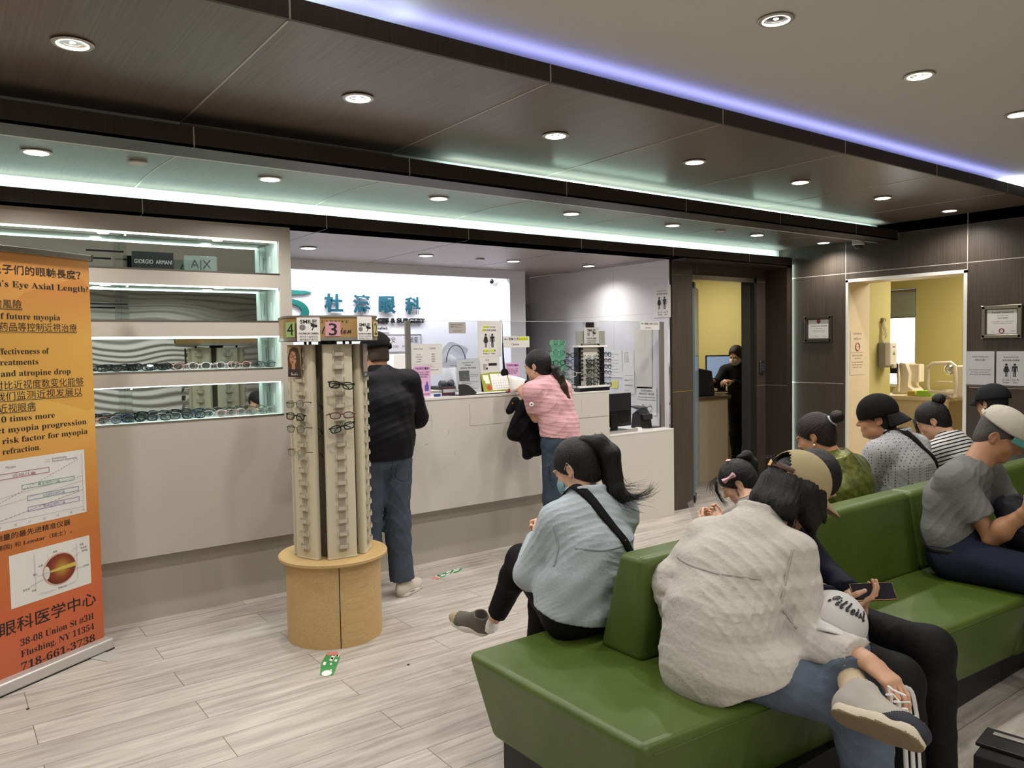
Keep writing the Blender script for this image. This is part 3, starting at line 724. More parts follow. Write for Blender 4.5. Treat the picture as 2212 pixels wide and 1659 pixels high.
lettering('dates', [('3', .16, .122, .02, 'CENTER')]+[(str(d+1), .098+.021*((d+5) % 7), .102-.02*((d+5)//7), .013, 'LEFT') for d in range(30)], wm(cal_).inverted() @ Mc @ Matrix.Translation((0, 0, .002)), m_inkg, cal_)
b = MB(); b.box(.018, .068, .09, .135, 0, .001, M=Mc); b.box(.03, .07, .065, .09, 0, .001, M=Mc); b.build('greeting', mat('cream_print', '#efe9cf', .6), cal_, world=True)
b = MB(); b.ell((.055, .032, .001), (.022, .022, .0015), M=Mc); b.build('drawing', mat('red_print', '#b5352a', .6), cal_, world=True)
Mc2 = plane_M((3.375, 5.045, ZC), (1, -.05, 0), (0, -.38, 1))
b = MB(); b.box(0, .25, 0, .165, -.002, 0, M=Mc2); b.build('back_board', mat('red_card', '#8d1f1c', .5), cal_, world=True)
b = MB(); b.box(3.372, 3.628, 4.92, 4.965, ZC-.0, ZC+.004); b.build('foot', mat('red_card', '#8d1f1c', .5), cal_, world=True)
b = MB()
for k in range(22): b.tube([(3.385+.0108*k, 4.984+.006*math.cos(t), ZC+.163+.006*math.sin(t)) for t in [2*PI*i/8 for i in range(8)]], .0009, 5, closed=True)
b.build('spiral', m_steel, cal_, world=True)
b = MB(); b.box(3.585, 3.645, 4.86, 4.90, ZC, ZC+.03); tag(b.build('red_box', mat('red_plastic', '#b3221c', .35), bevel=.003), 'small red plastic box beside the calendar', 'box')
b = MB(); b.box(2.93, 2.975, 4.905, 4.93, ZC, ZC+.02); tag(b.build('blue_box', mat('blue_plastic', '#2f3f7a', .4), bevel=.003), 'small blue box beside the clear card holder', 'box')
pd = thing('paddle', 'black round paddle on a thin stem hung on the edge of the shield', 'paddle', (3.59, 4.965, 1.35))
b = MB(); b.lathe([(.0001, -.006), (.034, -.006), (.037, 0), (.034, .006), (.0001, .006)], 24, M=Matrix.Translation((3.597, 4.960, 1.365)) @ Matrix.Rotation(PI/2, 4, 'X')); b.build('disc', m_black, pd, smooth=True, world=True)
b = MB(); b.tube([(3.594, 4.962, 1.395), (3.588, 4.962, 1.5), (3.586, 4.964, 1.6)], [.010, .007, .004], 8); b.build('handle', m_black, pd, world=True)
b = MB(); b.tube([(3.586, 4.964, 1.6), (3.587, 4.966, 1.75), (3.583, 4.972, 1.78), (3.578, 4.985, 1.78), (3.576, 4.988, 1.74)], .003, 6); b.build('hook', m_steel, pd, world=True)
# behind the shield: office trays, a clear bag, dark cases
for k, (x, y) in enumerate(((3.84, 6.05),)):
    t = thing('wire_basket', 'black wire basket of dark folders on the back counter', 'basket', (x+.15, y+.1, 1.196))
    b = MB()
    for z in (1.2, 1.30, 1.40): b.tube([(x, y, z), (x+.42, y, z), (x+.42, y+.25, z), (x, y+.25, z)], .003, 5, closed=True)
    for i in range(7): b.cyl((x+.07*i, y, 1.2), (x+.07*i, y, 1.40), .0025, 5)
    b.build('wire', m_black, t, world=True)
    for i in range(5):
        b = MB(); b.box(x+.01, x+.41, y+.01, y+.24, 1.205+.026*i, 1.226+.026*i); b.build('folder', m_dark, t, bevel=.003, world=True)
t = thing('sunglasses_case', 'open dark grey tray of cases on the back counter', 'tray', (3.68, 6.05, 1.196))
b = MB(); b.box(3.63, 3.83, 5.97, 6.2, 1.196, 1.225); b.build('tray', m_dark, t, bevel=.004, world=True)
for i in range(2): 
    b = MB(); b.ell((3.68+.09*i, 6.03, 1.245), (.04, .045, .04)); b.build('case', mat('case_grey', '#3b4148', .4), t, smooth=True, world=True)
b = MB(); b.box(3.78, 3.80, 5.96, 6.2, 1.197, 1.40, M=None); tag(b.build('white_divider', m_wpaint, bevel=.003), 'slim white upright divider beside the wire basket', 'divider')
bag = thing('clear_bag', 'clear plastic bag with a round handle hanging on the shield', 'bag', (3.15, 5.0, 1.45))
b = MB(); P = []
for i in range(9):
    for j in range(9):
        u, v = i/8, j/8
        P.append(Vector((3.04+.23*u, 5.01+.03*math.sin(u*7+v*5)+.02*math.cos(v*9), 1.42+.20*v*(1-abs(u-.45)*.55))))
b._faces(P, [(i*9+j, (i+1)*9+j, (i+1)*9+j+1, i*9+j+1) for i in range(8) for j in range(8)])
b.build('film', glass('bag_film', '#e6e8ea', op=.35, rough=.15), bag, smooth='all', world=True)
b = MB(); b.tube([(3.08+.085*(1-math.cos(t)), 4.985, 1.46+.13*math.sin(t)) for t in [PI*i/12 for i in range(13)]], .004, 6); b.build('handle', mat('bag_handle', '#70706f', .3), bag, world=True)

# ---- right hand side: papers on the white side wall
XS = 5.514; YM = (0, -1, 0)
def wsheet(y, z0, wd, ht, label, lines, mt=None, name='wall_paper', cat='paper', group='papers on the white side wall', extra=None, ink=None):
    return sheet(name, label, cat, (XS, y, z0), YM, ZA, wd, ht, lines, mt, ink or m_inkg, group, extra=extra)
bars = lambda x0, x1, ys_: [('print_line', m_inkg, lambda b, Mx: [b.box(x0, x1*(1 if i % 3 else .6), y, y+.003, 0, .0004, M=Mx) for i, y in enumerate(ys_)])]
wsheet(5.80, 1.245, .20, .27, 'printed list taped to the white side wall behind the small rack', [], extra=bars(.02, .15, [.03*i+.02 for i in range(8)]))
wsheet(5.605, 1.315, .165, .20, 'handwritten column list taped beside the printed list', [('12  9:00\n14  9:20\n15  9:45\n18 10:10\n21 10:30\n23 11:00', .03, .17, .018)])
wsheet(5.60, 1.085, .17, .23, 'form with four ruled lines under the handwritten list', [], extra=bars(.03, .14, [.03, .08, .085, .13, .135, .18]))
wsheet(5.765, 1.135, .098, .075, 'yellow sticky note on the white side wall', [], mat('sticky_note', '#dcd67a', .7), 'sticky_note', 'note', None)
wsheet(5.435, 1.145, .235, .60, 'tall blank cream sheet on the white side wall', [], mat('cream_sheet', '#dcd8cf', .7), 'wall_paper', 'paper')
wsheet(5.405, .89, .26, .27, 'notice with a drawing of glasses low on the white side wall', [('本店提供配鏡服務', .13, .225, .022, 'CENTER', .15), ('請到本公司一樓配鏡部', .13, .195, .022, 'CENTER', .2), (serif('Please go to the optical dept'), .13, .165, .018, 'CENTER', .22), (serif('if you need a glasses prescription'), .13, .14, .018, 'CENTER', .24)], None, 'glasses_notice', 'notice', None,
       extra=[('glasses_drawing', m_ink, lambda b, Mx: [b.tube([Mx @ Vector((x+.03*sx*math.copysign(abs(math.cos(t))**.5, math.cos(t)), .06+.022*math.copysign(abs(math.sin(t))**.5, math.sin(t)), .001)) for t in [2*PI*i/20 for i in range(20)]], .002, 5, closed=True) for x, sx in ((.095, 1), (.17, 1))]+[b.tube([Mx @ Vector(p) for p in ((.065, .08, .001), (.08, .1, .001), (.1, .09, .001))], .002, 5), b.tube([Mx @ Vector(p) for p in ((.2, .08, .001), (.185, .1, .001), (.165, .09, .001))], .002, 5), b.tube([Mx @ Vector(p) for p in ((.125, .07, .001), (.14, .07, .001))], .002, 5)])])
sheet('restroom_sign', 'restroom passcode sheet high on the white side wall beside the pilaster', 'sign', (XS, 5.171, 1.82), YM, ZA, .21, .30, rest_lines(.30, .21), m_paper, m_ink, 'restroom signs', extra=[('pictogram', m_ink, lambda b, Mx: restroom(b, Mx, .21, .30, -.01))])
# monitor and card terminal on the low desk
mo = thing('monitor', 'black monitor turned away on the low desk', 'monitor', (4.95, 5.1, .80))
b = MB(); b.box(4.63, 5.09, 5.06, 5.085, .835, 1.135); b.build('back_shell', m_dark, mo, bevel=.006, world=True)
b = MB(); b.box(4.66, 5.06, 5.052, 5.062, .86, .985); b.build('lower_panel', m_black, mo, bevel=.003, world=True)
b = MB(); b.box(4.82, 4.9, 5.04, 5.06, .81, .95); b.build('neck', m_black, mo, bevel=.004, world=True)
b = MB(); b.box(4.72, 5.0, 4.98+.02, 5.16, .80, .812); b.build('foot', m_black, mo, bevel=.004, world=True)
b = MB(); b.box(4.63, 5.0, 4.90, 4.96, .80, .818, 0); tag(b.build('white_ledge', mat('aluminium_bar', '#b3b0aa', .35, .5), bevel=.002), 'pale bar lying on the desk in front of the monitor', 'bar')
b = MB(); b.box(5.01, 5.06, 4.90, 4.945, .80, .83); tag(b.build('small_box', m_paper, bevel=.002), 'little white block on the desk beside the pale bar', 'box')
ct = thing('card_terminal', 'black card terminal on the desk beside the monitor', 'card terminal', (5.28, 5.08, .80))
b = MB(); b.prism([(5.02, .80), (5.16, .80), (5.14, .93), (5.08, .97), (5.04, .93)], 5.18, 5.32, 'X'); b.build('body', m_black, ct, bevel=.006, world=True)
b = MB(); b.box(5.20, 5.31, 5.005, 5.05, .88, .93); b.build('screen', m_dark, ct, bevel=.004, world=True)
b = MB(); b.box(5.17, 5.43, 4.98, 5.1, .80, .806); b.build('base', m_black, ct, bevel=.002, world=True)
b = MB(); b.prism([(5.08, .96), (5.2, .985), (5.2, 1.0), (5.07, .99)], 5.22, 5.31, 'X'); b.build('flap', mat('terminal_grey', '#5a5a5a', .4), ct, bevel=.003, world=True)
b = MB(); b.tube([(5.16, 5.0, .803), (5.2, 4.93, .803), (5.32, 4.92, .803), (5.42, 4.95, .803)], .002, 5); tag(b.build('cable', m_paper), 'thin white cable lying on the low desk', 'cable')
# ================================================================ BENCHES
def leather(name, a, c):
    m = bpy.data.materials.new(name); N, L = nt(m); bs = N['Principled BSDF']
    tc = N.new('ShaderNodeTexCoord')
    n = N.new('ShaderNodeTexNoise'); n.inputs['Scale'].default_value = 3; n.inputs['Detail'].default_value = 4; L.new(tc.outputs['Object'], n.inputs['Vector'])
    r = N.new('ShaderNodeValToRGB'); r.color_ramp.elements[0].color = lin(a); r.color_ramp.elements[1].color = lin(c); r.color_ramp.elements[0].position = .3; r.color_ramp.elements[1].position = .7
    L.new(n.outputs['Fac'], r.inputs[0]); L.new(r.outputs[0], bs.inputs['Base Color'])
    n2 = N.new('ShaderNodeTexNoise'); n2.inputs['Scale'].default_value = 5; n2.inputs['Detail'].default_value = 3; L.new(tc.outputs['Object'], n2.inputs['Vector'])
    mr = N.new('ShaderNodeMapRange'); mr.inputs[3].default_value = .26; mr.inputs[4].default_value = .44; L.new(n2.outputs['Fac'], mr.inputs[0]); L.new(mr.outputs[0], bs.inputs['Roughness'])
    n3 = N.new('ShaderNodeTexNoise'); n3.inputs['Scale'].default_value = 7; n3.inputs['Detail'].default_value = 2; L.new(tc.outputs['Object'], n3.inputs['Vector'])
    n4 = N.new('ShaderNodeTexNoise'); n4.inputs['Scale'].default_value = 500; L.new(tc.outputs['Object'], n4.inputs['Vector'])
    ad = N.new('ShaderNodeMath'); ad.operation = 'MULTIPLY_ADD'; ad.inputs[1].default_value = .05; L.new(n4.outputs['Fac'], ad.inputs[0]); L.new(n3.outputs['Fac'], ad.inputs[2])
    bp = N.new('ShaderNodeBump'); bp.inputs['Strength'].default_value = .35; bp.inputs['Distance'].default_value = .012; L.new(ad.outputs[0], bp.inputs['Height']); L.new(bp.outputs[0], bs.inputs['Normal'])
    bs.inputs['Specular IOR Level'].default_value = .45
    return m
m_green_l = leather('green_leather', '#45561f', '#506328')
def nearY(x): return 1.505-.0606*(x-1.54)
def joinY(x): return 1.930-.039*(x-1.977)
def bench(x0, x1, label, end_in0):
    t = thing('bench', label, 'bench', ((x0+x1)/2, 1.95, 0))
    xi = x0+end_in0; a, c = x0, x1
    b = MB()
    # seat block narrowing towards the floor
    top = [(a, nearY(a), .44), (c, nearY(c), .44), (c, 2.41, .44), (a, 2.41, .44)]
    bot = [(xi, nearY(a)+.075, .125), (c, nearY(c)+.085, .125), (c, 2.33, .125), (xi, 2.33, .125)]
    n = 8
    V = []
    for k in range(n+1):
        for q in (0,): pass
    b._faces(top+bot, ((0, 1, 2, 3), (7, 6, 5, 4), (0, 4, 5, 1), (1, 5, 6, 2), (2, 6, 7, 3), (3, 7, 4, 0)))
    o = b.build('seat', m_green_l, t, bevel=.032, seg=5, world=True)
    b = MB(); xb = 1.977 if end_in0 else x0
    lo = [(xb, joinY(xb), .43), (c, joinY(c), .43), (c, 2.155, .43), (xb, 2.155, .43)]
    hi = [(xb, 1.918, .815), (c, 1.925, .815), (c, 2.042, .815), (xb, 2.042, .815)]
    b._faces(lo+hi, ((0, 3, 2, 1), (4, 5, 6, 7), (0, 1, 5, 4), (1, 2, 6, 5), (2, 3, 7, 6), (3, 0, 4, 7)))
    b.build('backrest', m_green_l, t, bevel=.03, seg=5, world=True)
    b = MB(); b.box(x0+(.075 if end_in0 else 0), x1, 1.50, 2.28, 0, .14); b.build('kick_base', mat('kick_black', '#1b1b1c', .55), t, world=True)
    # piping along the seams
    b = MB()
    for y0, yz in ((0, 0),):
        pts = [(a+.004, nearY(a)+.012, .405), (a+.03, nearY(a)+.0075, .403), (c, nearY(c)+.0075, .403)]
    b.tube([(a+.05, nearY(a)+.0068, .403), ((a+c)/2, nearY((a+c)/2)+.0075, .403), (c, nearY(c)+.008, .403)], .0028, 6)
    b.build('piping', m_green_l, t, smooth=True, world=True)
    if end_in0:
        b = MB(); b.tube([(a+.0085, nearY(a)+.05, .403), (a+.0085, 2.0, .403), (a+.0085, 2.36, .403)], .0028, 6); b.build('piping', m_green_l, t, smooth=True, world=True)
    return t
bench(1.545, 3.868, 'near end unit of the long green leather bench, its corner facing the viewer', .055)
bench(3.872, 6.35, 'far unit of the long green leather bench under the man in the grey t-shirt', 0)

# ================================================================ ROTATING EYEWEAR RACK
m_ply = dark_wood('maple', '#b99a68', '#c9ab78', .5, 'X', .3)
m_rackw = mat('rack_cream', '#cbc2aa', .5, var=.03)
m_tan = mat('sign_tan', '#a5834f', .55)
m_clear = glass('clear_peg', '#e6e1d2', op=.42, rough=.1)
RX, RY = 1.733, 4.033
rk = thing('eyewear_rack', 'tall round eyewear tower with cream columns on a maple drum base', 'display rack', (RX, RY, 0))
CA = math.atan2(-RY, -RX)       # direction from the rack to the viewer
b = MB(); b.lathe([(.0001, 0), (.256, 0), (.256, .438), (.0001, .438)], 64, (RX, RY, 0), 0)
a0 = CA+.10
b.box(-.0022, .0022, .254, .2568, .0, .438, 1, Matrix.Translation((RX, RY, 0)) @ Matrix.Rotation(a0-PI/2, 4, 'Z'))
b.build('drum', [m_ply, m_blackmat], rk, smooth=True, world=True)
b = MB(); b.lathe([(.0001, .438), (.288, .438), (.294, .444), (.294, .456), (.288, .462), (.0001, .462)], 64, (RX, RY, 0)); b.build('round_top', m_ply, rk, smooth=True, world=True)
b = MB(); b.lathe([(.0001, .4625), (.13, .4625), (.13, 1.60), (.0001, 1.60)], 24, (RX, RY, 0)); b.build('core', mat('rack_core', '#6d6450', .6), rk, smooth=True, world=True)  # core colour darkened to put shade into the gaps between columns
def superrect(hw, hd, r, n=6):
    P = []
    for cx, cy, a in ((hw-r, hd-r, 0), (-hw+r, hd-r, PI/2), (-hw+r, -hd+r, PI), (hw-r, -hd+r, 1.5*PI)):
        for i in range(n+1): P.append((cx+r*math.cos(a+PI/2*i/n), cy+r*math.sin(a+PI/2*i/n)))
    return P
COLM = []
for k in range(6):
    ang = CA+math.radians(15+60*k)
    Mk = Matrix.Translation((RX, RY, 0)) @ Matrix.Rotation(ang+PI/2, 4, 'Z')     # local -y = outward normal
    COLM.append(Mk)
    b = MB()
    pl = [(-.088, -.178), (.088, -.178)]+[(.088+.006*math.sin(t), -.172+.03*(1-math.cos(t))) for t in (1.0, 1.6)]
    pl = [(-.070, -.196), (.070, -.196), (.077, -.192), (.0795, -.181), (.076, -.166), (.063, -.151), (-.063, -.151), (-.076, -.166), (-.0795, -.181), (-.077, -.192)]
    b.prism(pl, .463, 1.60, 'Z', 0, Mk)
    b.prism([(p[0]*1.02, p[1]*1.01) for p in pl], .463, .472, 'Z', 0, Mk)
    col_o = b.build('column', m_rackw, rk, bevel=.002, world=True)
    b = MB()
    b.box(-.018, .018, -.1985, -.1965, .50, 1.585, M=Mk)
    for i in range(16):
        z = .515+.068*i
        b.box(-.030, .030, -.202, -.1985, z, z+.006, M=Mk); b.box(-.030, -.026, -.212, -.1985, z, z+.03, M=Mk); b.box(.026, .030, -.212, -.1985, z, z+.03, M=Mk)
        b.box(-.022, .022, -.216, -.1985, z+.004, z+.008, M=Mk); b.box(-.022, .022, -.2165, -.214, z+.004, z+.022, M=Mk)
    b.build('peg_strip', m_clear, col_o, world=True)
# sign collar: rounded square
SA = CA+PI/2+math.radians(8)
Ms = Matrix.Translation((RX, RY, 0)) @ Matrix.Rotation(SA, 4, 'Z')
sq = superrect(.243, .243, .12, 8)
b = MB()
def ringprism(b, s0, s1, z0, z1, mi):
    n = len(s0); vs = [Ms @ Vector((p[0], p[1], z)) for z in (z0, z1) for p in s0]+[Ms @ Vector((p[0], p[1], z)) for z in (z0, z1) for p in s1]
    b.mi = mi; fs = []
    for i in range(n):
        j = (i+1) % n
        fs += [(i, j, n+j, n+i), (2*n+j, 2*n+i, 3*n+i, 3*n+j), (n+i, n+j, 3*n+j, 3*n+i), (j, i, 2*n+i, 2*n+j)]
    b._faces(vs, fs)
sc_ = lambda k: [(p[0]*k, p[1]*k) for p in sq]
ringprism(b, sc_(1.0), sc_(.95), 1.632, 1.74, 0); b.build('sign_collar', m_tan, rk, world=True)
b = MB(); ringprism(b, sc_(1.02), sc_(.93), 1.738, 1.748, 0); ringprism(b, sc_(1.015), sc_(.93), 1.618, 1.634, 0); b.build('collar_rim', mat('rim_silver', '#8f8b82', .4, .5), rk, world=True)
b = MB(); b.prism(sc_(.94), 1.742, 1.745, 'Z', M=Ms); b.build('collar_lid', mat('rack_lid', '#d5d0c4', .5), rk, world=True)
b = MB()
for k in range(4):
    a = PI/4+PI/2*k; b = MB(); b.cyl(Ms @ Vector((.15*math.cos(a), .15*math.sin(a), 1.60)), Ms @ Vector((.15*math.cos(a), .15*math.sin(a), 1.625)), .008, 8); b.build('hanger_post', m_black, rk, world=True)
b = MB(); b.cyl((RX, RY, 1.59), (RX, RY, 1.63), .05, 16); b.build('hub', m_black, rk, world=True)
Mf = plane_M(Ms @ Vector((0, -.2445, 1.632)), Ms.to_3x3() @ Vector((1, 0, 0)), (0, 0, 1))
invr = wm(rk).inverted()
lettering('collar_print', [(serif('E X C L U S I V E'), -.015, .078, .02, 'CENTER', .18), (script('Collection'), -.01, .022, .062, 'CENTER', .20)], invr @ Mf @ Matrix.Translation((0, 0, .0008)), m_ink, rk)
def card(name, label, cat, Mx, wd, ht, m, lines, extra=None, th=.001):
    t = thing(name, label, cat, Mx @ Vector((0, 0, 0))); iv = wm(t).inverted()
    b = MB(); b.box(-wd/2, wd/2, 0, ht, -th, 0, M=Mx); b.build('sheet', m, t, world=True)
    if lines: lettering('print', lines, iv @ Mx @ Matrix.Translation((0, 0, .0006)), m_ink, t)
    for nm, mm, fn in (extra or []):
        b = MB(); fn(b, Mx); b.build(nm, mm, t, world=True)
    return t
def side_M(fr, u, z, off=.003):
    """a point on one of the collar's four faces; fr 0 front, -1 left, 1 right"""
    R = Ms @ Matrix.Rotation(fr*PI/2, 4, 'Z')
    return plane_M(R @ Vector((u, -.243-off, z)), R.to_3x3() @ Vector((1, 0, 0)), (0, 0, 1))
card('number_card', 'pink card with a black number 3 on the front of the tower collar', 'card', side_M(0, -.005, 1.640), .078, .075, mat('pink_card', '#d49aa6', .7), [('3', 0, .006, .088, 'CENTER', .042, .0008)])
# number 4 wraps on the left corner, number 2 on the right
def corner_M(a_deg, z, off=.003):
    a = math.radians(a_deg); c = Vector((.123*math.copysign(1, math.cos(a)), .123*math.copysign(1, math.sin(a)), z)); nrm = Vector((math.cos(a), math.sin(a), 0))
    p = Ms @ (c+nrm*(.12+off)); x = Ms.to_3x3() @ Vector((-nrm.y, nrm.x, 0))
    return plane_M(p, x, (0, 0, 1))
card('number_card', 'light green card with a black number 4 on the left of the tower collar', 'card', corner_M(222, 1.638), .06, .078, mat('lime_card', '#9dbb74', .7), [('4', 0, .01, .088, 'CENTER', .042)])
card('number_card', 'pale yellow card with a thin number 2 at the right of the tower collar', 'card', corner_M(-30, 1.638), .07, .08, mat('yellow_card', '#c9c188', .7), [('2', 0, .01, .088, 'CENTER', .045)])
def smile_lines(s=1): return [('SMILE!', 0, .092*s, .027*s, 'CENTER', .082*s, .0007), ("YOU'RE ON CAMERA", 0, .036*s, .0135*s, 'CENTER', .10*s, .0004), ('您已进入监控区域', 0, .02*s, .012*s, 'CENTER', .09*s), ('请勿做出不良行为', 0, .005*s, .012*s, 'CENTER', .09*s)]
def smile_icons(s=1):
    def face(b, Mx):
        b.prism([(-.03*s+.016*s*math.cos(t), .072*s+.016*s*math.sin(t)) for t in [2*PI*i/20 for i in range(20)]], 0, .0004, 'Z', M=Mx)
    def feat(b, Mx):
        for dx in (-.005, .005): b.box((-.03+dx-.0012)*s, (-.03+dx+.0012)*s, .073*s, .08*s, .0004, .0008, M=Mx)
        b.tube([Mx @ Vector((-.03*s+.009*s*math.cos(t), .071*s+.008*s*math.sin(t), .0008)) for t in [PI+PI*i/8 for i in range(9)]], .0008*s, 4)
    def camr(b, Mx):
        b.prism([(.01*s, .086*s), (.015*s, .092*s), (.045*s, .084*s), (.043*s, .072*s), (.016*s, .074*s)], 0, .0006, 'Z', M=Mx); b.prism([(.022*s, .073*s), (.028*s, .073*s), (.02*s, .058*s), (.014*s, .056*s)], 0, .0006, 'Z', M=Mx)
    return [('smiley', mat('smile_grey', '#8d8b87', .7), face), ('smiley_features', m_ink, feat), ('camera_icon', m_ink, camr)]
card('smile_notice', 'white smile-you-are-on-camera notice between the 4 and 3 cards on the tower', 'notice', side_M(0, -.128, 1.615, .005), .115, .122, m_paper, smile_lines(), smile_icons())
card('smile_notice', 'curled smile-you-are-on-camera notice on the right corner of the tower', 'notice', corner_M(-73, 1.620, .006), .085, .122, m_paper, smile_lines(.78), smile_icons(.78))
# pictures hung at the top of two columns
def col_M(k, u, z, off): 
    R = COLM[k]; return plane_M(R @ Vector((u, -.205-off, z)), R.to_3x3() @ Vector((1, 0, 0)), (0, 0, 1))
pm = col_M(5, -.028, 1.432, .012)
def hairp(b, Mx): b.prism([(-.045, 0), (-.046, .10), (-.03, .145), (0, .158), (.028, .148), (.044, .11), (.05, 0)], 0, .0004, 'Z', M=Mx)
t = card('portrait_card', 'photo card of a long haired model in glasses on the left column', 'picture', pm, .10, .168, mat('tan_print', '#b29a7c', .6), [], [('hair', mat('brown_print', '#4a2f1c', .6), hairp),
     ('face', mat('face_print', '#c08f68', .6), lambda b, Mx: (b.ell((-.008, .098, .0004), (.026, .038, .0008), M=Mx), b.box(-.018, .006, .04, .07, .0004, .0008, M=Mx))),
     ('glasses_print', m_ink, lambda b, Mx: [b.tube([Mx @ Vector((x+.013*math.cos(t), .108-.25*(x+.008)+.010*math.sin(t), .0016)) for t in [2*PI*i/14 for i in range(14)]], .0012, 4, closed=True) for x in (-.024, .010)]),
     ('lips', mat('lip_print', '#9c3f33', .6), lambda b, Mx: b.ell((-.012, .077, .0012), (.008, .005, .0006), M=Mx)),
     ('coat', mat('coat_print', '#2e2019', .6), lambda b, Mx: b.prism([(-.048, 0), (-.046, .035), (-.02, .045), (-.006, .02), (.008, .045), (.048, .04), (.049, 0)], .0004, .0008, 'Z', M=Mx))])
lettering('signature', [(script("Candie's"), 0, .008, .024, 'CENTER', .05)], wm(t).inverted() @ pm @ Matrix.Translation((0, 0, .0012)), m_paper, t)
pm = col_M(1, -.05, 1.42, .012)
t = card('portrait_card', 'greyish photo card with a dark foot strip on the right column', 'picture', pm, .10, .18, mat('grey_rose_print', '#8c807c', .6, var=.35, vscale=25), [], [('foot_strip', mat('strip_print', '#2f3438', .6), lambda b, Mx: b.box(-.05, .05, 0, .03, 0, .0005, M=Mx)), ('figure', mat('rose_print', '#9a7f76', .6), lambda b, Mx: b.prism([(-.02, .03), (-.03, .12), (0, .165), (.03, .13), (.04, .03)], 0, .0004, 'Z', M=Mx))])
lettering('foot_print', [('GANT', 0, .009, .02, 'CENTER', .05)], wm(t).inverted() @ pm @ Matrix.Translation((0, 0, .0008)), m_paper, t)

# ================================================================ EYEGLASSES
def rim_pts(cx, w, h, p, n=22):
    out = []
    for i in range(n):
        t = 2*PI*i/n; c, s_ = math.cos(t), math.sin(t)
        out.append((cx+w*math.copysign(abs(c)**p, c), 0, h*math.copysign(abs(s_)**p, s_)*(1.0 if s_ > 0 else .95)))
    return out
def eyeglasses(name, col, tcol, w=.027, h=.018, p=.7, r=.0018, wire=False, metal=0, fold=False):
    t = thing('eyeglasses', 'x', 'eyeglasses', (0, 0, -6))
    mf = mat(name+'_frame', col, .25, metal); mt = mat(name+'_temple', tcol, .3, metal)
    cx = w+.009
    b = MB()
    for s_ in (-1, 1):
        b.tube(rim_pts(s_*cx, w, h, p), r, 6, closed=True)
        if not wire: b.tube([(s_*(cx+w*.9), 0, h*.6), (s_*(cx+w+.008), .002, h*.62)], r*1.5, 6)
        else: b.tube([(s_*(cx+w*.95), 0, h*.3), (s_*(cx+w+.008), .003, h*.35)], r, 6)
    b.tube([(-.011, 0, h*.25), (-.005, -.002, h*.42), (.005, -.002, h*.42), (.011, 0, h*.25)], r*1.15, 6)
    b.build('frame', mf, t, smooth=True)
    for s_ in (-1, 1):
        b = MB(); b.prism([(q[0], q[2]) for q in rim_pts(s_*cx, w*.99, h*.99, p, 16)], -.0006, .0006, 'Y'); b.build('lens', glass('lens_glass', '#eef3f4'), t)
        x = s_*(cx+w+.008); z = h*.5
        tp = [(x, .002, z), (x-.001*s_, .05, z), (x-.004*s_, .095, z-.002), (x-.007*s_, .122, z-.018), (x-.008*s_, .135, z-.032)]
        if fold: tp = [(x, .004, z), (x-.05*s_, .010+.004*s_, z-.002), (x-.095*s_, .012+.004*s_, z-.006), (x-.115*s_, .012+.004*s_, z-.02)]
        b = MB(); b.tube(tp, [.0024, .0024, .0026, .0032, .0028][:len(tp)] if not wire else .0020, 6); b.build('temple', mt, t, smooth=True)
    return t
PROT = {
    'black': eyeglasses('black', '#0c0c0d', '#0c0c0d', h=.019, r=.0030),
    'wire': eyeglasses('wire', '#2b2a2a', '#141414', w=.026, h=.020, p=.85, r=.0013, wire=True, metal=.6),
    'gold': eyeglasses('gold', '#a98b5b', '#6a4a30', w=.026, h=.021, p=.9, r=.0013, wire=True, metal=.8),
    'red': eyeglasses('red', '#5c1f24', '#3a1216', h=.016, r=.0026),
    'clear': eyeglasses('clear', '#c9c6c2', '#bdbab6', h=.020, p=.8, r=.0022),
    'blue': eyeglasses('blue', '#26406b', '#1a2438', h=.020, r=.0022),
    'folded': eyeglasses('folded', '#0d0d0f', '#0c0c0e', h=.018, r=.0030, fold=True),
    'pink': eyeglasses('pinkish', '#b98a86', '#8d6a66', h=.020, p=.85, r=.0018, fold=True),
}
USED = set()
def put(kind, M4, label, group):
    if kind in USED: o = copy_thing(PROT[kind], None, None, label, group)
    else: o = PROT[kind]; USED.add(kind); o['label'] = label; o['group'] = group
    o.location = M4.to_translation(); o.rotation_euler = M4.to_euler()
    return o
KN = {'black': 'black plastic', 'wire': 'thin dark wire', 'gold': 'gold wire', 'red': 'dark red', 'clear': 'clear plastic', 'blue': 'navy blue', 'folded': 'folded black', 'pink': 'folded pinkish'}
# on the cabinet shelves
rr = random.Random(3)
seqA = ['folded', 'folded', 'black', 'black', 'folded', 'pink', 'clear', 'pink', 'clear', 'pink', 'gold', 'wire']
seqB = ['pink', 'folded', 'pink', 'blue', 'folded', 'black', 'folded', 'clear', 'folded', 'black', 'blue', 'clear', 'pink', 'clear', 'pink', 'gold', 'clear']
for row, seq, xa, xb in ((2, seqA, .80, 1.70), (3, seqB, .66, 1.70)):
    z0 = rows[row][0]+.005
    for i, kd in enumerate(seq):
        x = xa+(xb-xa)*i/(len(seq)-1); y = 4.915+.05*((i*2) % 3)/2
        hgt = .020
        Mx = Matrix.Translation((x, y, z0+hgt)) @ Euler((rr.uniform(-.25, .05), 0, rr.uniform(-.35, .35))).to_matrix().to_4x4()
        put(kd, Mx, f'{KN[kd]} eyeglasses on the {"lowest" if row == 3 else "third"} lit shelf, {["first","second","third","fourth","fifth","sixth","seventh","eighth","ninth","tenth","eleventh","twelfth","thirteenth","fourteenth","fifteenth","sixteenth","seventeenth"][i]} from the left', f'eyeglasses on the {"lowest" if row == 3 else "third"} lit shelf')
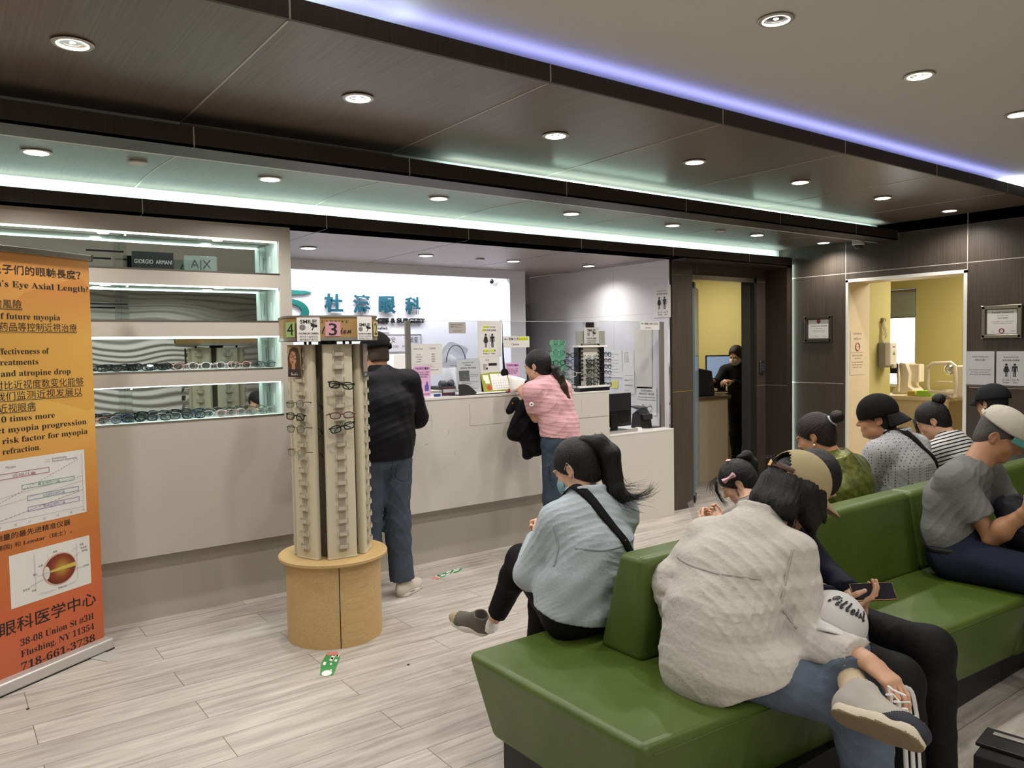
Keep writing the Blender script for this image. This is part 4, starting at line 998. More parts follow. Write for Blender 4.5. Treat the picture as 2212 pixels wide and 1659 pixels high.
# on the tower columns: column, height, kind, tilt
for k, z, kd, rl, lab in ((0, 1.385, 'black', .12, 'thick black eyeglasses highest on the front column of the tower'), (0, 1.228, 'red', 0, 'dark red eyeglasses in the middle of the front column of the tower'), (0, 1.165, 'black', -.22, 'tilted black eyeglasses lowest on the front column of the tower'),
                          (5, 1.29, 'wire', -.05, 'wire eyeglasses highest on the left column under the portrait card'), (5, 1.225, 'black', .05, 'black eyeglasses second down on the left column'), (5, 1.16, 'wire', .0, 'wire eyeglasses third down on the left column'), (5, 1.035, 'gold', .06, 'lowest thin eyeglasses alone on the left column')):
    R = COLM[k] @ Matrix.Translation((0, -.225, z)) @ Matrix.Rotation(rl, 4, 'Y') @ Matrix.Rotation(PI, 4, 'Z')
    R = COLM[k] @ Matrix.Translation((0, -.246, z)) @ Matrix.Rotation(rl, 4, 'Y') @ Matrix.Rotation(-.12, 4, 'X')
    put(kd if kd != 'black' else 'folded', R, lab, 'eyeglasses on the tower')
# ---- signs in the top slot of the cabinet
b = MB(); zt = rows[0][0]+.005
b.box(.945, 1.17, 4.94, 4.965, zt, zt+.105); s1 = tag(b.build('brand_sign', m_blackmat, bevel=.003), 'black block sign with silver serif capitals in the top lit slot', 'sign')
lettering('sign_print', [('GIORGIO  ARMANI', 1.0575, zt+.035, .034, 'CENTER', .205)], Matrix.Translation((0, 4.939, 0)) @ Matrix.Rotation(PI/2, 4, 'X'), mat('silver_print', '#cfcfcf', .3, .5), s1)
t = thing('brand_sign', 'clear acrylic block sign with dark letters in the top lit slot', 'sign', (1.33, 4.95, zt))
b = MB(); b.box(1.23, 1.42, 4.94, 4.96, zt, zt+.095); b.build('block', glass('acrylic_block', '#dfe9e6', op=.12), t, bevel=.002, world=True)
lettering('sign_print', [('A|X', 1.325, zt+.02, .075, 'CENTER', .12)], wm(t).inverted() @ Matrix.Translation((0, 4.939, 0)) @ Matrix.Rotation(PI/2, 4, 'X'), m_dark, t)

# ---- small counter rack with glasses
sr = thing('counter_rack', 'small three sided eyewear rack with a smile notice on the counter', 'display rack', (4.46, 4.99-.09, 1.186))
cx, cy = 4.46, 4.90
zb = 1.186
b = MB(); b.prism([(4.29, 4.855), (4.63, 4.855), (4.61, 4.96), (4.31, 4.96)], zb, zb+.03, 'Z'); b.build('base', m_black, sr, bevel=.004, world=True)
b = MB(); b.box(4.29, 4.63, 4.86, 4.95, zb+.03, zb+.046); b.box(4.295, 4.62, 4.87, 4.95, 1.555, 1.57); b.build('plate', m_paper, sr, bevel=.002, world=True)
b = MB(); b.box(4.335, 4.545, 4.895, 4.915, zb+.046, 1.555); b.build('front_panel', mat('rack_panel', '#c6c4b8', .4), sr, world=True)
b = MB(); b.box(4.31, 4.335, 4.89, 4.95, zb+.046, 1.555); b.build('side_panel', m_black, sr, world=True)
b = MB(); b.box(4.545, 4.61, 4.90, 4.95, zb+.046, 1.555); b.build('side_panel', m_black, sr, world=True)
b = MB(); b.box(4.30, 4.62, 4.90, 4.91, 1.57, 1.69); b.build('header_board', mat('header_grey', '#8f9088', .5), sr, world=True)
b = MB(); b.box(4.40, 4.50, 4.90, 4.94, 1.70, 1.765, None); b.build('top_bracket', m_chrome, sr, bevel=.003, world=True)
for i in range(10):
    for x in (4.345, 4.535):
        b = MB(); b.ell((x, 4.885, zb+.10+.032*i), (.010, .010, .010), 8, 6); b.build('peg', m_black, sr, smooth=True, world=True)
card('smile_notice', 'small smile-you-are-on-camera notice on the counter rack header', 'notice', plane_M((4.46, 4.893, 1.585), XA, ZA), .17, .135, mat('grey_notice', '#b5b4b0', .7), smile_lines(1.1), smile_icons(1.1))
for i, kd in enumerate(['clear', 'red', 'black', 'black', 'wire', 'black', 'black']):
    z = 1.475-.036*i-(.012 if i > 2 else 0)
    R = Matrix.Translation((4.44, 4.868, z)) @ Matrix.Scale(.98, 4)
    put('folded' if kd in ('black', 'red') else kd, Matrix.Translation((4.44, 4.866, z)), f'eyeglasses on the face of the counter rack, {["top","second","third","fourth","fifth","sixth","lowest"][i]} of its column', 'eyeglasses on the counter rack')
for sd in (-1, 1):
    for i, kd in enumerate(['black', 'blue' if sd < 0 else 'red', 'black', 'red' if sd > 0 else 'clear', 'wire', 'black']):
        z = 1.49-.052*i
        put(kd, Matrix.Translation((4.46+sd*.215, 4.925, z)) @ Matrix.Rotation(sd*1.25, 4, 'Z') @ Matrix.Scale(1, 4), f'{KN[kd]} eyeglasses sticking out on the {"left" if sd < 0 else "right"} side of the counter rack, {["top","second","third","fourth","fifth","lowest"][i]} one', f'eyeglasses on the {"left" if sd < 0 else "right"} side of the counter rack')
gr = thing('wavy_rack', 'green wavy acrylic rack of wire glasses beside the counter rack', 'display rack', (4.13, 4.95, 1.2155))
b = MB(); pts = []
for i in range(25):
    z = 1.22+.40*i/24; pts.append((4.055+.012*math.sin(i*PI/3), z))
pts2 = [(p[0]+.15-.024*math.sin(i*PI/3), p[1]) for i, p in enumerate(pts)]
b.prism(pts+pts2[::-1], 4.94, 4.946, 'Y'); b.build('wavy_board', mat('green_acrylic', '#6fa98f', .2), gr, world=True)
b = MB(); b.box(4.03, 4.23, 4.90, 4.99, 1.2155, 1.222); b.build('foot', mat('green_acrylic', '#6fa98f', .2), gr, world=True)
for i, kd in enumerate(['gold', 'wire', 'black', 'wire']):
    put(kd, Matrix.Translation((4.12, 4.915, 1.60-.085*i)) @ Matrix.Rotation(.06*(i % 2), 4, 'Y') @ Matrix.Rotation(PI, 4, 'Z') @ Matrix.Rotation(PI, 4, 'Z'), f'{KN[kd]} glasses on the green wavy rack, {["top","second","third","lowest"][i]} one', 'glasses on the green wavy rack')

# ================================================================ BANNER
bx = Vector((.848, .53, 0)).normalized()
BO = Vector((.672, 4.6, 0))
bn = thing('roll_up_banner', 'orange roll-up banner about eye axial length on a silver base', 'banner', tuple(BO-bx*.42))
Mb = plane_M(BO, bx, (0, 0, 1))      # x runs to the right edge (0), face towards the viewer
def banner_mat():
    m = bpy.data.materials.new('banner_print'); N, L = nt(m); bs = N['Principled BSDF']
    g = N.new('ShaderNodeNewGeometry'); sp = N.new('ShaderNodeSeparateXYZ'); L.new(g.outputs['Position'], sp.inputs[0])
    mr = N.new('ShaderNodeMapRange'); mr.inputs[1].default_value = .05; mr.inputs[2].default_value = 2.07; L.new(sp.outputs['Z'], mr.inputs[0])
    r = N.new('ShaderNodeValToRGB'); e = r.color_ramp.elements
    e[0].position = 0; e[0].color = lin('#c2633f'); e[1].position = 1; e[1].color = lin('#d6934e')
    for p, c in ((.12, '#c5603a'), (.30, '#c3743a'), (.45, '#d08e42'), (.62, '#deae55'), (.80, '#e2b45a'), (.90, '#d99c4e')): q = e.new(p); q.color = lin(c)
    L.new(mr.outputs[0], r.inputs[0])
    # facet pattern of paler and darker angled planes
    vo = N.new('ShaderNodeTexVoronoi'); vo.inputs['Scale'].default_value = 1.6; vo.distance = 'MANHATTAN'
    L.new(g.outputs['Position'], vo.inputs['Vector'])
    mx = N.new('ShaderNodeMix'); mx.data_type = 'RGBA'; mx.blend_type = 'SOFT_LIGHT'; mx.inputs['Factor'].default_value = .35
    bw = N.new('ShaderNodeRGBToBW'); L.new(vo.outputs['Color'], bw.inputs[0])
    L.new(r.outputs[0], mx.inputs['A']); L.new(bw.outputs[0], mx.inputs['B']); L.new(mx.outputs['Result'], bs.inputs['Base Color'])
    bs.inputs['Roughness'].default_value = .55
    return m
b = MB(); b.box(-.85, -.004, .06, 2.06, -.0015, 0, M=Mb); b.build('printed_sheet', banner_mat(), bn, world=True)
b = MB(); b.box(-.86, .008, 2.055, 2.085, -.012, .012, 0, Mb); b.build('top_rail', m_steel, bn, bevel=.004, world=True)
b = MB(); b.box(.008, .014, 2.052, 2.088, -.014, .014, 0, Mb); b.build('rail_cap', m_dark, bn, bevel=.002, world=True)
b = MB(); b.box(-.87, .012, .004, .062, -.05, .055, 0, Mb); b.build('base_cassette', mat('banner_alu', '#c6c3be', .35, .4), bn, bevel=.012, seg=3, world=True)
b = MB(); b.box(-.87, .014, .0, .006, -.045, .05, 0, Mb); b.build('base_sole', m_black, bn, world=True)
for u in (-.09, -.74):
    b = MB(); b.box(u-.045, u+.045, .0, .004, .05, .17, 0, Mb); b.build('foot', mat('foot_pale', '#bdbab5', .4, .2), bn, bevel=.002, world=True)
ib = wm(bn).inverted()
def bl(lines, mt, name='print', z=.0006): return lettering(name, lines, ib @ Mb @ Matrix.Translation((0, 0, z)), mt, bn)
R_ = 'RIGHT'
bl([('您了解孩子们的眼軸長度？', -.055, 1.958, .047, R_, .64, .0006), (serif("Your Children’s Eye Axial Length?"), -.013, 1.893, .041, R_, .80),
    ('近视的風險', -.382, 1.795, .046, R_, .24), (serif('risk of future myopia'), -.182, 1.742, .040, R_, .42), ('角膜塑形镜和药品等控制近視治療', -.09, 1.688, .045, R_, .68),
    (serif('Monitor effectiveness of'), -.25, 1.576, .041, R_, .44), (serif('myopia treatments'), -.31, 1.525, .040, R_, .36), (serif('lenses and atropine drop'), -.136, 1.472, .041, R_, .50),
    ('眼轴长度对比近视度数变化能够', -.064, 1.414, .045, R_, .66), ('帮助我们监测近视发展以', -.074, 1.362, .045, R_, .56), ('预防近视眼病', -.335, 1.306, .045, R_, .28),
    (serif('It is 10 times more'), -.235, 1.258, .040, R_, .40), (serif('to detect myopia progression'), -.057, 1.208, .040, R_, .62), (serif('greater risk factor for myopia'), -.053, 1.157, .040, R_, .62), (serif('than refraction.'), -.319, 1.108, .040, R_, .29)], m_ink)
b = MB()
for u0, u1, z in ((-.80, -.38, 1.787), (-.8, -.09, 1.68), (-.8, -.064, 1.406), (-.8, -.074, 1.354), (-.8, -.335, 1.299)): b.box(u0, u1, z, z+.0025, 0, .0008, M=Mb)
b.build('underline', m_ink, bn, world=True)
b = MB(); b.box(-.80, -.079, .752, 1.078, 0, .0008, M=Mb); b.build('chart_panel', mat('panel_white', '#dddbd6', .6), bn, world=True)
for nm, c, u0, u1, z0, z1, tx in (('box_red', '#8d2f4b', -.66, -.279, .990, 1.017, '近视儿童'), ('box_green', '#3f8a68', -.425, -.142, .929, .951, '真正视的儿童'), ('box_blue', '#3d6f96', -.401, -.120, .870, .894, '从远视到正视的儿童'), ('box_violet', '#7a5f9c', -.40, -.119, .817, .840, '持续远视的儿童')):
    mm = mat(nm, c, .6); b = MB(); w_ = .0022
    for q in ((u0, u1, z0, z0+w_), (u0, u1, z1-w_, z1), (u0, u0+w_, z0, z1), (u1-w_, u1, z0, z1)): b.box(*q, .0008, .0016, M=Mb)
    b.build('chart_box', mm, bn, world=True)
    bl([(tx, (u0+u1)/2+(.06 if nm == 'box_red' else 0), z0+.005, .016, 'CENTER', .12)], mm, 'chart_caption', .0012)
b = MB()
def dash(u0, z0, u1, z1, n, d=.5):
    for i in range(n):
        a, c = i/n, (i+d)/n; b.tube([Mb @ Vector((u0+(u1-u0)*q, z0+(z1-z0)*q, .0012)) for q in (a, c)], .0011, 4)
dash(-.6, .86, -.11, 1.035, 32); dash(-.6, .79, -.09, .872, 24, .7); dash(-.30, 1.043, -.27, 1.043, 3)
b.build('chart_curve', m_inkg, bn, world=True)
b = MB()
for q in (((-.6, .90), (-.09, .945)), ((-.6, .862), (-.09, .92)), ((-.095, .78), (-.095, 1.06)), ((-.7, .79), (-.095, .785)), ((-.30, 1.055), (-.27, 1.055))): b.tube([Mb @ Vector((p[0], p[1], .0011)) for p in q], .0008, 4)
b.build('chart_axis', mat('axis_grey', '#a5a3a0', .6), bn, world=True)
bl([(str(n), -.54+.0735*(n-9), .762, .016, 'CENTER') for n in range(9, 16)]+[('Emmetropes', -.262, 1.050, .016, 'LEFT'), ('Persistent Hyperopes', -.262, 1.037, .016, 'LEFT'), ('Myopes', -.5, 1.04, .016, 'LEFT')], m_inkg, 'chart_numbers', .0012)
bl([('眼轴长度测量的最先进精准仪器', -.175, .708, .032, R_, .55, .0003), ('IOLMaster (德国) 和 '+serif('Lenstar')+'（瑞士）。', -.17, .664, .026, R_, .56, .0001)], m_ink)
b = MB(); b.box(-.505, -.070, .374, .627, 0, .0008, M=Mb); b.build('eye_panel', mat('panel_white', '#dddbd6', .6), bn, world=True)
bl([('角膜', -.28, .585, .012), ('虹膜', -.36, .535, .012), ('瞳孔', -.39, .50, .012), ('晶状体', -.445, .44, .012), ('前房', -.40, .425, .012), ('巩膜', -.13, .585, .012), ('脉络膜', -.125, .567, .012), ('视网膜', -.12, .55, .012), ('视神经', -.115, .47, .012), ('眼轴长度', -.26, .398, .012)], m_inkg, 'eye_captions', .0012)
b = MB(); b.ell((-.247, .498, .0012), (.094, .082, .0012), 28, 8, M=Mb); b.build('eye_rim', mat('eye_sclera', '#c9a79c', .5), bn, world=True)
def eye_mat():
    m = bpy.data.materials.new('eye_print'); N, L = nt(m); bs = N['Principled BSDF']
    g = N.new('ShaderNodeNewGeometry'); vm = N.new('ShaderNodeVectorMath'); vm.operation = 'DISTANCE'
    c = Mb @ Vector((-.235, .502, 0)); vm.inputs[1].default_value = c; L.new(g.outputs['Position'], vm.inputs[0])
    r = N.new('ShaderNodeValToRGB'); e = r.color_ramp.elements; e[0].position = .005; e[0].color = lin('#b8923f'); e[1].position = .09; e[1].color = lin('#5b1c14'); q = e.new(.05); q.color = lin('#8a3f22')
    L.new(vm.outputs['Value'], r.inputs[0]); L.new(r.outputs[0], bs.inputs['Base Color']); bs.inputs['Roughness'].default_value = .5
    return m
b = MB(); b.ell((-.244, .498, .0018), (.086, .075, .0014), 28, 8, M=Mb); b.build('eyeball_drawing', eye_mat(), bn, world=True)
b = MB(); b.prism([(-.30, .502), (-.16, .512), (-.158, .49), (-.30, .492)], .0034, .0038, 'Z', M=Mb); b.build('light_ray', mat('ray_yellow', '#c9b75c', .5), bn, world=True)
b = MB(); b.ell((-.318, .495, .003), (.016, .033, .001), 16, 6, M=Mb); b.build('lens_drawing', mat('lens_print', '#cfcfca', .5), bn, world=True)
b = MB()
for q in (((-.38, .42), (-.38, .60)), ((-.15, .42), (-.15, .60)), ((-.37, .495), (-.31, .498)), ((-.31, .56), (-.31, .59)), ((-.18, .57), (-.14, .588)), ((-.165, .545), (-.13, .553)), ((-.17, .48), (-.12, .475)), ((-.41, .455), (-.33, .475)), ((-.36, .405), (-.28, .402)), ((-.22, .405), (-.155, .412))): b.tube([Mb @ Vector((p[0], p[1], .0042)) for p in q], .0008, 4)
b.build('pointer_lines', mat('axis_grey', '#a5a3a0', .6), bn, world=True)
bl([('杜涛眼科医学中心', -.046, .262, .075, R_, .70, .0006), (serif('38-08 Union St #3H'), -.064, .183, .046, R_, .405), (serif('Flushing, NY 11354'), -.064, .128, .046, R_, .405), (serif('718-661-3738'), -.062, .064, .053, R_, .41)], m_ink)
# ================================================================ PEOPLE
V3 = lambda *a: np.array(a, dtype=np.float64)
def unit(v): v = np.asarray(v, float); return v/(np.linalg.norm(v)+1e-12)
class SDF:
    """signed distance grid; shapes are blended in one by one, then turned into one closed surface"""
    def __init__(s, lo, hi, h):
        s.lo = np.array(lo, float); s.h = h
        s.n = np.maximum(4, np.ceil((np.array(hi, float)-s.lo)/h).astype(int)+1)
        s.ax = [(s.lo[i]+h*np.arange(s.n[i])).astype(np.float32) for i in range(3)]
        s.D = np.full(tuple(s.n), 1.0, np.float32)
    def sub(s, lo, hi):
        a = np.clip(np.floor((np.array(lo)-s.lo)/s.h).astype(int), 0, s.n); b = np.clip(np.ceil((np.array(hi)-s.lo)/s.h).astype(int)+1, 0, s.n)
        if np.any(b-a < 1): return None
        sl = tuple(slice(a[i], b[i]) for i in range(3))
        return sl, s.ax[0][sl[0]][:, None, None], s.ax[1][sl[1]][None, :, None], s.ax[2][sl[2]][None, None, :]
    def put(s, fn, lo, hi, k=.02, op='add'):
        q = s.sub(np.array(lo)-k-3*s.h, np.array(hi)+k+3*s.h)
        if q is None: return s
        sl, X, Y, Z = q; d = fn(X, Y, Z); D = s.D[sl]
        if op == 'add':
            if k > 0:
                t = np.clip(.5+.5*(D-d)/k, 0, 1); s.D[sl] = D*(1-t)+d*t-k*t*(1-t)
            else: s.D[sl] = np.minimum(D, d)
        elif op == 'cut':      # remove the shape
            if k > 0:
                t = np.clip(.5-.5*(D+d)/k, 0, 1); s.D[sl] = D*(1-t)-d*t+k*t*(1-t)
            else: s.D[sl] = np.maximum(D, -d)
        return s
    def cone(s, a, b, ra, rb, k=.02, op='add', flat_b=False, flat_a=False):
        a = np.asarray(a, float); b = np.asarray(b, float); ba = b-a; L2 = max(ba @ ba, 1e-9); R = max(ra, rb)
        def fn(X, Y, Z):
            px, py, pz = X-a[0], Y-a[1], Z-a[2]
            t = (px*ba[0]+py*ba[1]+pz*ba[2])/L2; h = np.clip(t, 0, 1)
            d = np.sqrt((px-h*ba[0])**2+(py-h*ba[1])**2+(pz-h*ba[2])**2)-(ra+(rb-ra)*h)
            if flat_b: d = np.maximum(d, (t-1)*math.sqrt(L2))
            if flat_a: d = np.maximum(d, -t*math.sqrt(L2))
            return d
        return s.put(fn, np.minimum(a, b)-R, np.maximum(a, b)+R, k, op)
    def acone(s, a, b, ra, rb, side, ratio, k=.03):
        a = np.asarray(a, float); b = np.asarray(b, float); sd = unit(side); ba = b-a; ba = ba-sd*(ba @ sd)*0; L2 = max(ba @ ba, 1e-9); R = max(ra, rb)
        def fn(X, Y, Z):
            px, py, pz = X-a[0], Y-a[1], Z-a[2]
            h = np.clip((px*ba[0]+py*ba[1]+pz*ba[2])/L2, 0, 1)
            qx, qy, qz = px-h*ba[0], py-h*ba[1], pz-h*ba[2]
            qs = qx*sd[0]+qy*sd[1]+qz*sd[2]
            rest = np.maximum(qx*qx+qy*qy+qz*qz-qs*qs, 0)
            return np.sqrt((qs*ratio)**2+rest)-(ra+(rb-ra)*h)*ratio
        return s.put(fn, np.minimum(a, b)-R, np.maximum(a, b)+R, k)
    def ell(s, c, r, Rm=None, k=.015, op='add'):
        c = np.asarray(c, float); Rm = np.eye(3) if Rm is None else np.asarray(Rm)
        def fn(X, Y, Z):
            px, py, pz = X-c[0], Y-c[1], Z-c[2]
            u = [(px*Rm[0][i]+py*Rm[1][i]+pz*Rm[2][i])/r[i] for i in range(3)]
            k0 = np.sqrt(u[0]**2+u[1]**2+u[2]**2)+1e-9
            k1 = np.sqrt((u[0]/r[0])**2+(u[1]/r[1])**2+(u[2]/r[2])**2)+1e-9
            return k0*(k0-1)/k1
        R = max(r); return s.put(fn, c-R, c+R, k, op)
    def plane(s, p, n, lo=None, hi=None):
        """keep the side the normal points away from"""
        n = unit(n); q = s.sub(s.lo if lo is None else lo, s.lo+s.h*s.n if hi is None else hi)
        if q is None: return s
        sl, X, Y, Z = q
        s.D[sl] = np.maximum(s.D[sl], (X-p[0])*n[0]+(Y-p[1])*n[1]+(Z-p[2])*n[2]); return s
    def disp(s, fn, band=.03):
        I = np.nonzero(np.abs(s.D) < band)
        s.D[I] += fn(s.ax[0][I[0]], s.ax[1][I[1]], s.ax[2][I[2]]).astype(np.float32); return s
    def mesh(s):
        D = s.D; D[0] = D[-1] = 1; D[:, 0] = D[:, -1] = 1; D[:, :, 0] = D[:, :, -1] = 1
        S = D < 0
        c = np.zeros(tuple(s.n-1), np.int8)
        o8 = [(i, j, k) for i in (0, 1) for j in (0, 1) for k in (0, 1)]
        sh = lambda A, o: A[o[0]:A.shape[0]-1+o[0], o[1]:A.shape[1]-1+o[1], o[2]:A.shape[2]-1+o[2]]
        for o in o8: c += sh(S, o)
        act = (c > 0) & (c < 8); I = np.nonzero(act); N = len(I[0])
        if N == 0: return np.zeros((0, 3)), np.zeros((0, 4), int)
        ids = np.full(act.shape, -1, np.int64); ids[I] = np.arange(N)
        P = np.zeros((N, 3)); W = np.zeros(N)
        cv = {o: D[I[0]+o[0], I[1]+o[1], I[2]+o[2]].astype(np.float64) for o in o8}
        for a in o8:
            for ax in range(3):
                if a[ax]: continue
                b_ = list(a); b_[ax] = 1; b_ = tuple(b_); va, vb = cv[a], cv[b_]
                m = (va < 0) != (vb < 0); t = np.where(m, va/np.where(m, va-vb, 1), 0)
                for q in range(3): P[:, q] += np.where(m, a[q]+(t if q == ax else 0), 0)
                W += m
        P = P/W[:, None]+np.stack(I, 1); P = s.lo+P*s.h
        F = []
        for ax in range(3):
            e = [0, 0, 0]; e[ax] = 1
            A = S[:S.shape[0]-e[0], :S.shape[1]-e[1], :S.shape[2]-e[2]]; B = S[e[0]:, e[1]:, e[2]:]
            J = np.nonzero(A != B); J = np.stack(J, 1); u, v = [q for q in range(3) if q != ax]
            J = J[(J[:, u] > 0) & (J[:, v] > 0)]
            J = J[(J[:, u] < s.n[u]-1) & (J[:, v] < s.n[v]-1)]
            def cell(du, dv):
                K = J.copy(); K[:, u] -= du; K[:, v] -= dv; return ids[K[:, 0], K[:, 1], K[:, 2]]
            q = np.stack([cell(1, 1), cell(0, 1), cell(0, 0), cell(1, 0)], 1)
            fl = A[J[:, 0], J[:, 1], J[:, 2]]
            if ax == 1: fl = ~fl
            q[~fl] = q[~fl][:, ::-1]; F.append(q[(q >= 0).all(1)])
        return P, np.concatenate(F)
def join(*ms):
    Vs, Fs, o = [], [], 0
    for V, F in ms: Vs.append(V); Fs.append(F+o); o += len(V)
    return np.concatenate(Vs), np.concatenate(Fs)
def smooth_mesh(V, F, it=2, lam=.5):
    n = len(V); E = np.concatenate([F[:, [0, 1]], F[:, [1, 2]], F[:, [2, 3]], F[:, [3, 0]]])
    for _ in range(it):
        acc = np.zeros_like(V); cnt = np.zeros(n)
        for q in range(3):
            acc[:, q] = np.bincount(E[:, 0], V[E[:, 1], q], n)+np.bincount(E[:, 1], V[E[:, 0], q], n)
        cnt = np.bincount(E[:, 0], None, n)+np.bincount(E[:, 1], None, n)
        V = V*(1-lam)+lam*acc/np.maximum(cnt, 1)[:, None]
    return V
def arr_mesh(name, VF, mats, parent, it=1, matfn=None, smooth=True):
    V, F = VF; V = smooth_mesh(V, F, it) if it else V
    me = bpy.data.meshes.new(name); me.vertices.add(len(V)); me.vertices.foreach_set('co', V.astype(np.float32).ravel())
    me.loops.add(F.size); me.loops.foreach_set('vertex_index', F.astype(np.int32).ravel())
    me.polygons.add(len(F)); me.polygons.foreach_set('loop_start', np.arange(0, F.size, 4, dtype=np.int32))
    try: me.polygons.foreach_set('loop_total', np.full(len(F), 4, np.int32))
    except Exception: pass
    if matfn is not None: me.polygons.foreach_set('material_index', matfn(V[F].mean(1)).astype(np.int32))
    me.polygons.foreach_set('use_smooth', [smooth]*len(F))
    me.update(calc_edges=True); me.validate()
    return link_mesh(me, name, mats, parent, world=True)

def folds(amp, freq, seed, dirs=None, sharp=1.0):
    """cloth folds: broad waves plus narrow creases, warped and fading in and out"""
    r = np.random.RandomState(seed); ws = []
    for i, (fm, am, rid) in enumerate(((.7, .8, 0), (1.2, .6, 0), (1.1, .8, 1), (1.7, .7, 1), (2.6, .45, 1), (3.6, .3, 1))):
        d = unit(r.normal(size=3)) if dirs is None else unit(np.asarray(dirs[i % len(dirs)])+.75*r.normal(size=3))
        e = unit(r.normal(size=3)); e2 = unit(r.normal(size=3)); ws.append((d, e, e2, freq*fm*r.uniform(.85, 1.15), r.uniform(0, 6.3), r.uniform(1.8, 3.4), r.uniform(4, 9), am, rid))
    def fn(x, y, z):
        o = 0
        for d, e, e2, f, ph, wa, wf, am, rid in ws:
            u = d[0]*x+d[1]*y+d[2]*z; v = e[0]*x+e[1]*y+e[2]*z; q = e2[0]*x+e2[1]*y+e2[2]*z
            w = np.sin(u*f+ph+wa*np.sin(v*wf+ph*2)+.8*np.sin(q*wf*1.7+ph))
            msk = np.clip(.25+.95*np.sin(v*wf*1.6+q*9+ph*3+1.5*np.sin(u*7)), 0, 1)
            o = o-am*((1-np.abs(w))**2.2*1.5-.35)*msk if rid else o+am*w*(.4+.6*msk)
        return amp*o/1.7
    return fn

# ---- head
def frame(pos, yaw, pitch=0, roll=0):
    """head frame: x right, y forward, z up; yaw 0 looks along +Y world, positive turns left; pitch down is positive"""
    return np.array(Matrix.Translation(pos) @ Euler((0, 0, math.radians(yaw))).to_matrix().to_4x4() @ Euler((math.radians(-pitch), 0, 0)).to_matrix().to_4x4() @ Euler((0, math.radians(roll), 0)).to_matrix().to_4x4())
def hp(Mh, s, x, y, z): return (Mh @ np.array([x*s, y*s, z*s, 1]))[:3]
def head_mesh(Mh, s=1.0, neck=None, h=.0048, neck_r=.052, mask=False):
    c = Mh[:3, 3]; R = Mh[:3, :3]; lo, hi = c-.17*s, c+.17*s
    if neck is not None: lo = np.minimum(lo, np.asarray(neck)-.07); hi = np.maximum(hi, np.asarray(neck)+.07)
    S_ = SDF(lo, hi, h); P = lambda x, y, z: hp(Mh, s, x, y, z); r3 = lambda *r: [q*s for q in r]
    S_.ell(P(0, -.014, .030), r3(.074, .093, .088), R, 0)
    S_.ell(P(0, .028, -.030), r3(.061, .064, .082), R, .03*s)
    S_.ell(P(0, .042, -.084), r3(.040, .040, .030), R, .03*s)
    for e in (-1, 1):
        S_.ell(P(e*.036, .058, -.028), r3(.024, .026, .024), R, .02*s)          # cheek
        S_.ell(P(e*.048, .015, -.066), r3(.020, .038, .030), R, .025*s)         # jaw angle
        S_.ell(P(e*.031, .096, .006), r3(.017, .014, .011), R, .012*s, 'cut')   # eye socket
        S_.ell(P(e*.031, .080, .005), r3(.0125, .0125, .0115), R, .003*s)       # lid
        S_.ell(P(e*.030, .086, .024), r3(.022, .009, .006), R, .010*s)          # brow
    S_.cone(P(0, .088, .012), P(0, .107, -.026), .0065*s, .0125*s, .010*s)
    for e in (-1, 1): S_.ell(P(e*.010, .096, -.030), r3(.008, .010, .007), R, .005*s)
    S_.ell(P(0, .086, -.056), r3(.022, .012, .0060), R, .004*s); S_.ell(P(0, .084, -.068), r3(.018, .012, .0065), R, .004*s)
    S_.ell(P(0, .076, -.092), r3(.017, .014, .013), R, .012*s)
    for e in (-1, 1):
        Re = R @ np.array(Euler((0, e*.12, e*.35)).to_matrix()); Re = Re @ np.array(Euler((-.18, 0, 0)).to_matrix())
        S_.ell(P(e*.075, -.012, -.004), r3(.009, .019, .027), Re, .006*s)
        S_.ell(P(e*.083, -.008, .002), r3(.007, .010, .017), Re, .004*s, 'cut')
        S_.ell(P(e*.075, -.002, -.028), r3(.007, .009, .010), Re, .006*s)
    if neck is not None:
        S_.cone(P(0, -.022, -.045), neck, neck_r*s, neck_r*1.12*s, .03*s); S_.cone(P(0, .0, -.06), np.asarray(neck)+R[:, 1]*.02*s, neck_r*.8*s, neck_r*s, .03*s)
    return S_.mesh()
def strands(Mh, tie, amp, n):
    """comb lines converging on a point of the head (head coordinates)"""
    Mi = np.linalg.inv(Mh); ax = unit(tie); a = unit(np.cross(ax, [1, .01, 0])); b_ = np.cross(ax, a)
    def fn(x, y, z):
        q = [Mi[i, 0]*x+Mi[i, 1]*y+Mi[i, 2]*z+Mi[i, 3] for i in range(3)]
        u = q[0]*a[0]+q[1]*a[1]+q[2]*a[2]; v = q[0]*b_[0]+q[1]*b_[1]+q[2]*b_[2]; w = q[0]*ax[0]+q[1]*ax[1]+q[2]*ax[2]
        ph = np.arctan2(u, v)
        return amp*(np.sin(ph*n+2*np.sin(ph*7+w*20))+.6*np.sin(ph*n*2.3+w*30))*np.clip(np.sqrt(u*u+v*v)/.05, 0, 1)
    return fn
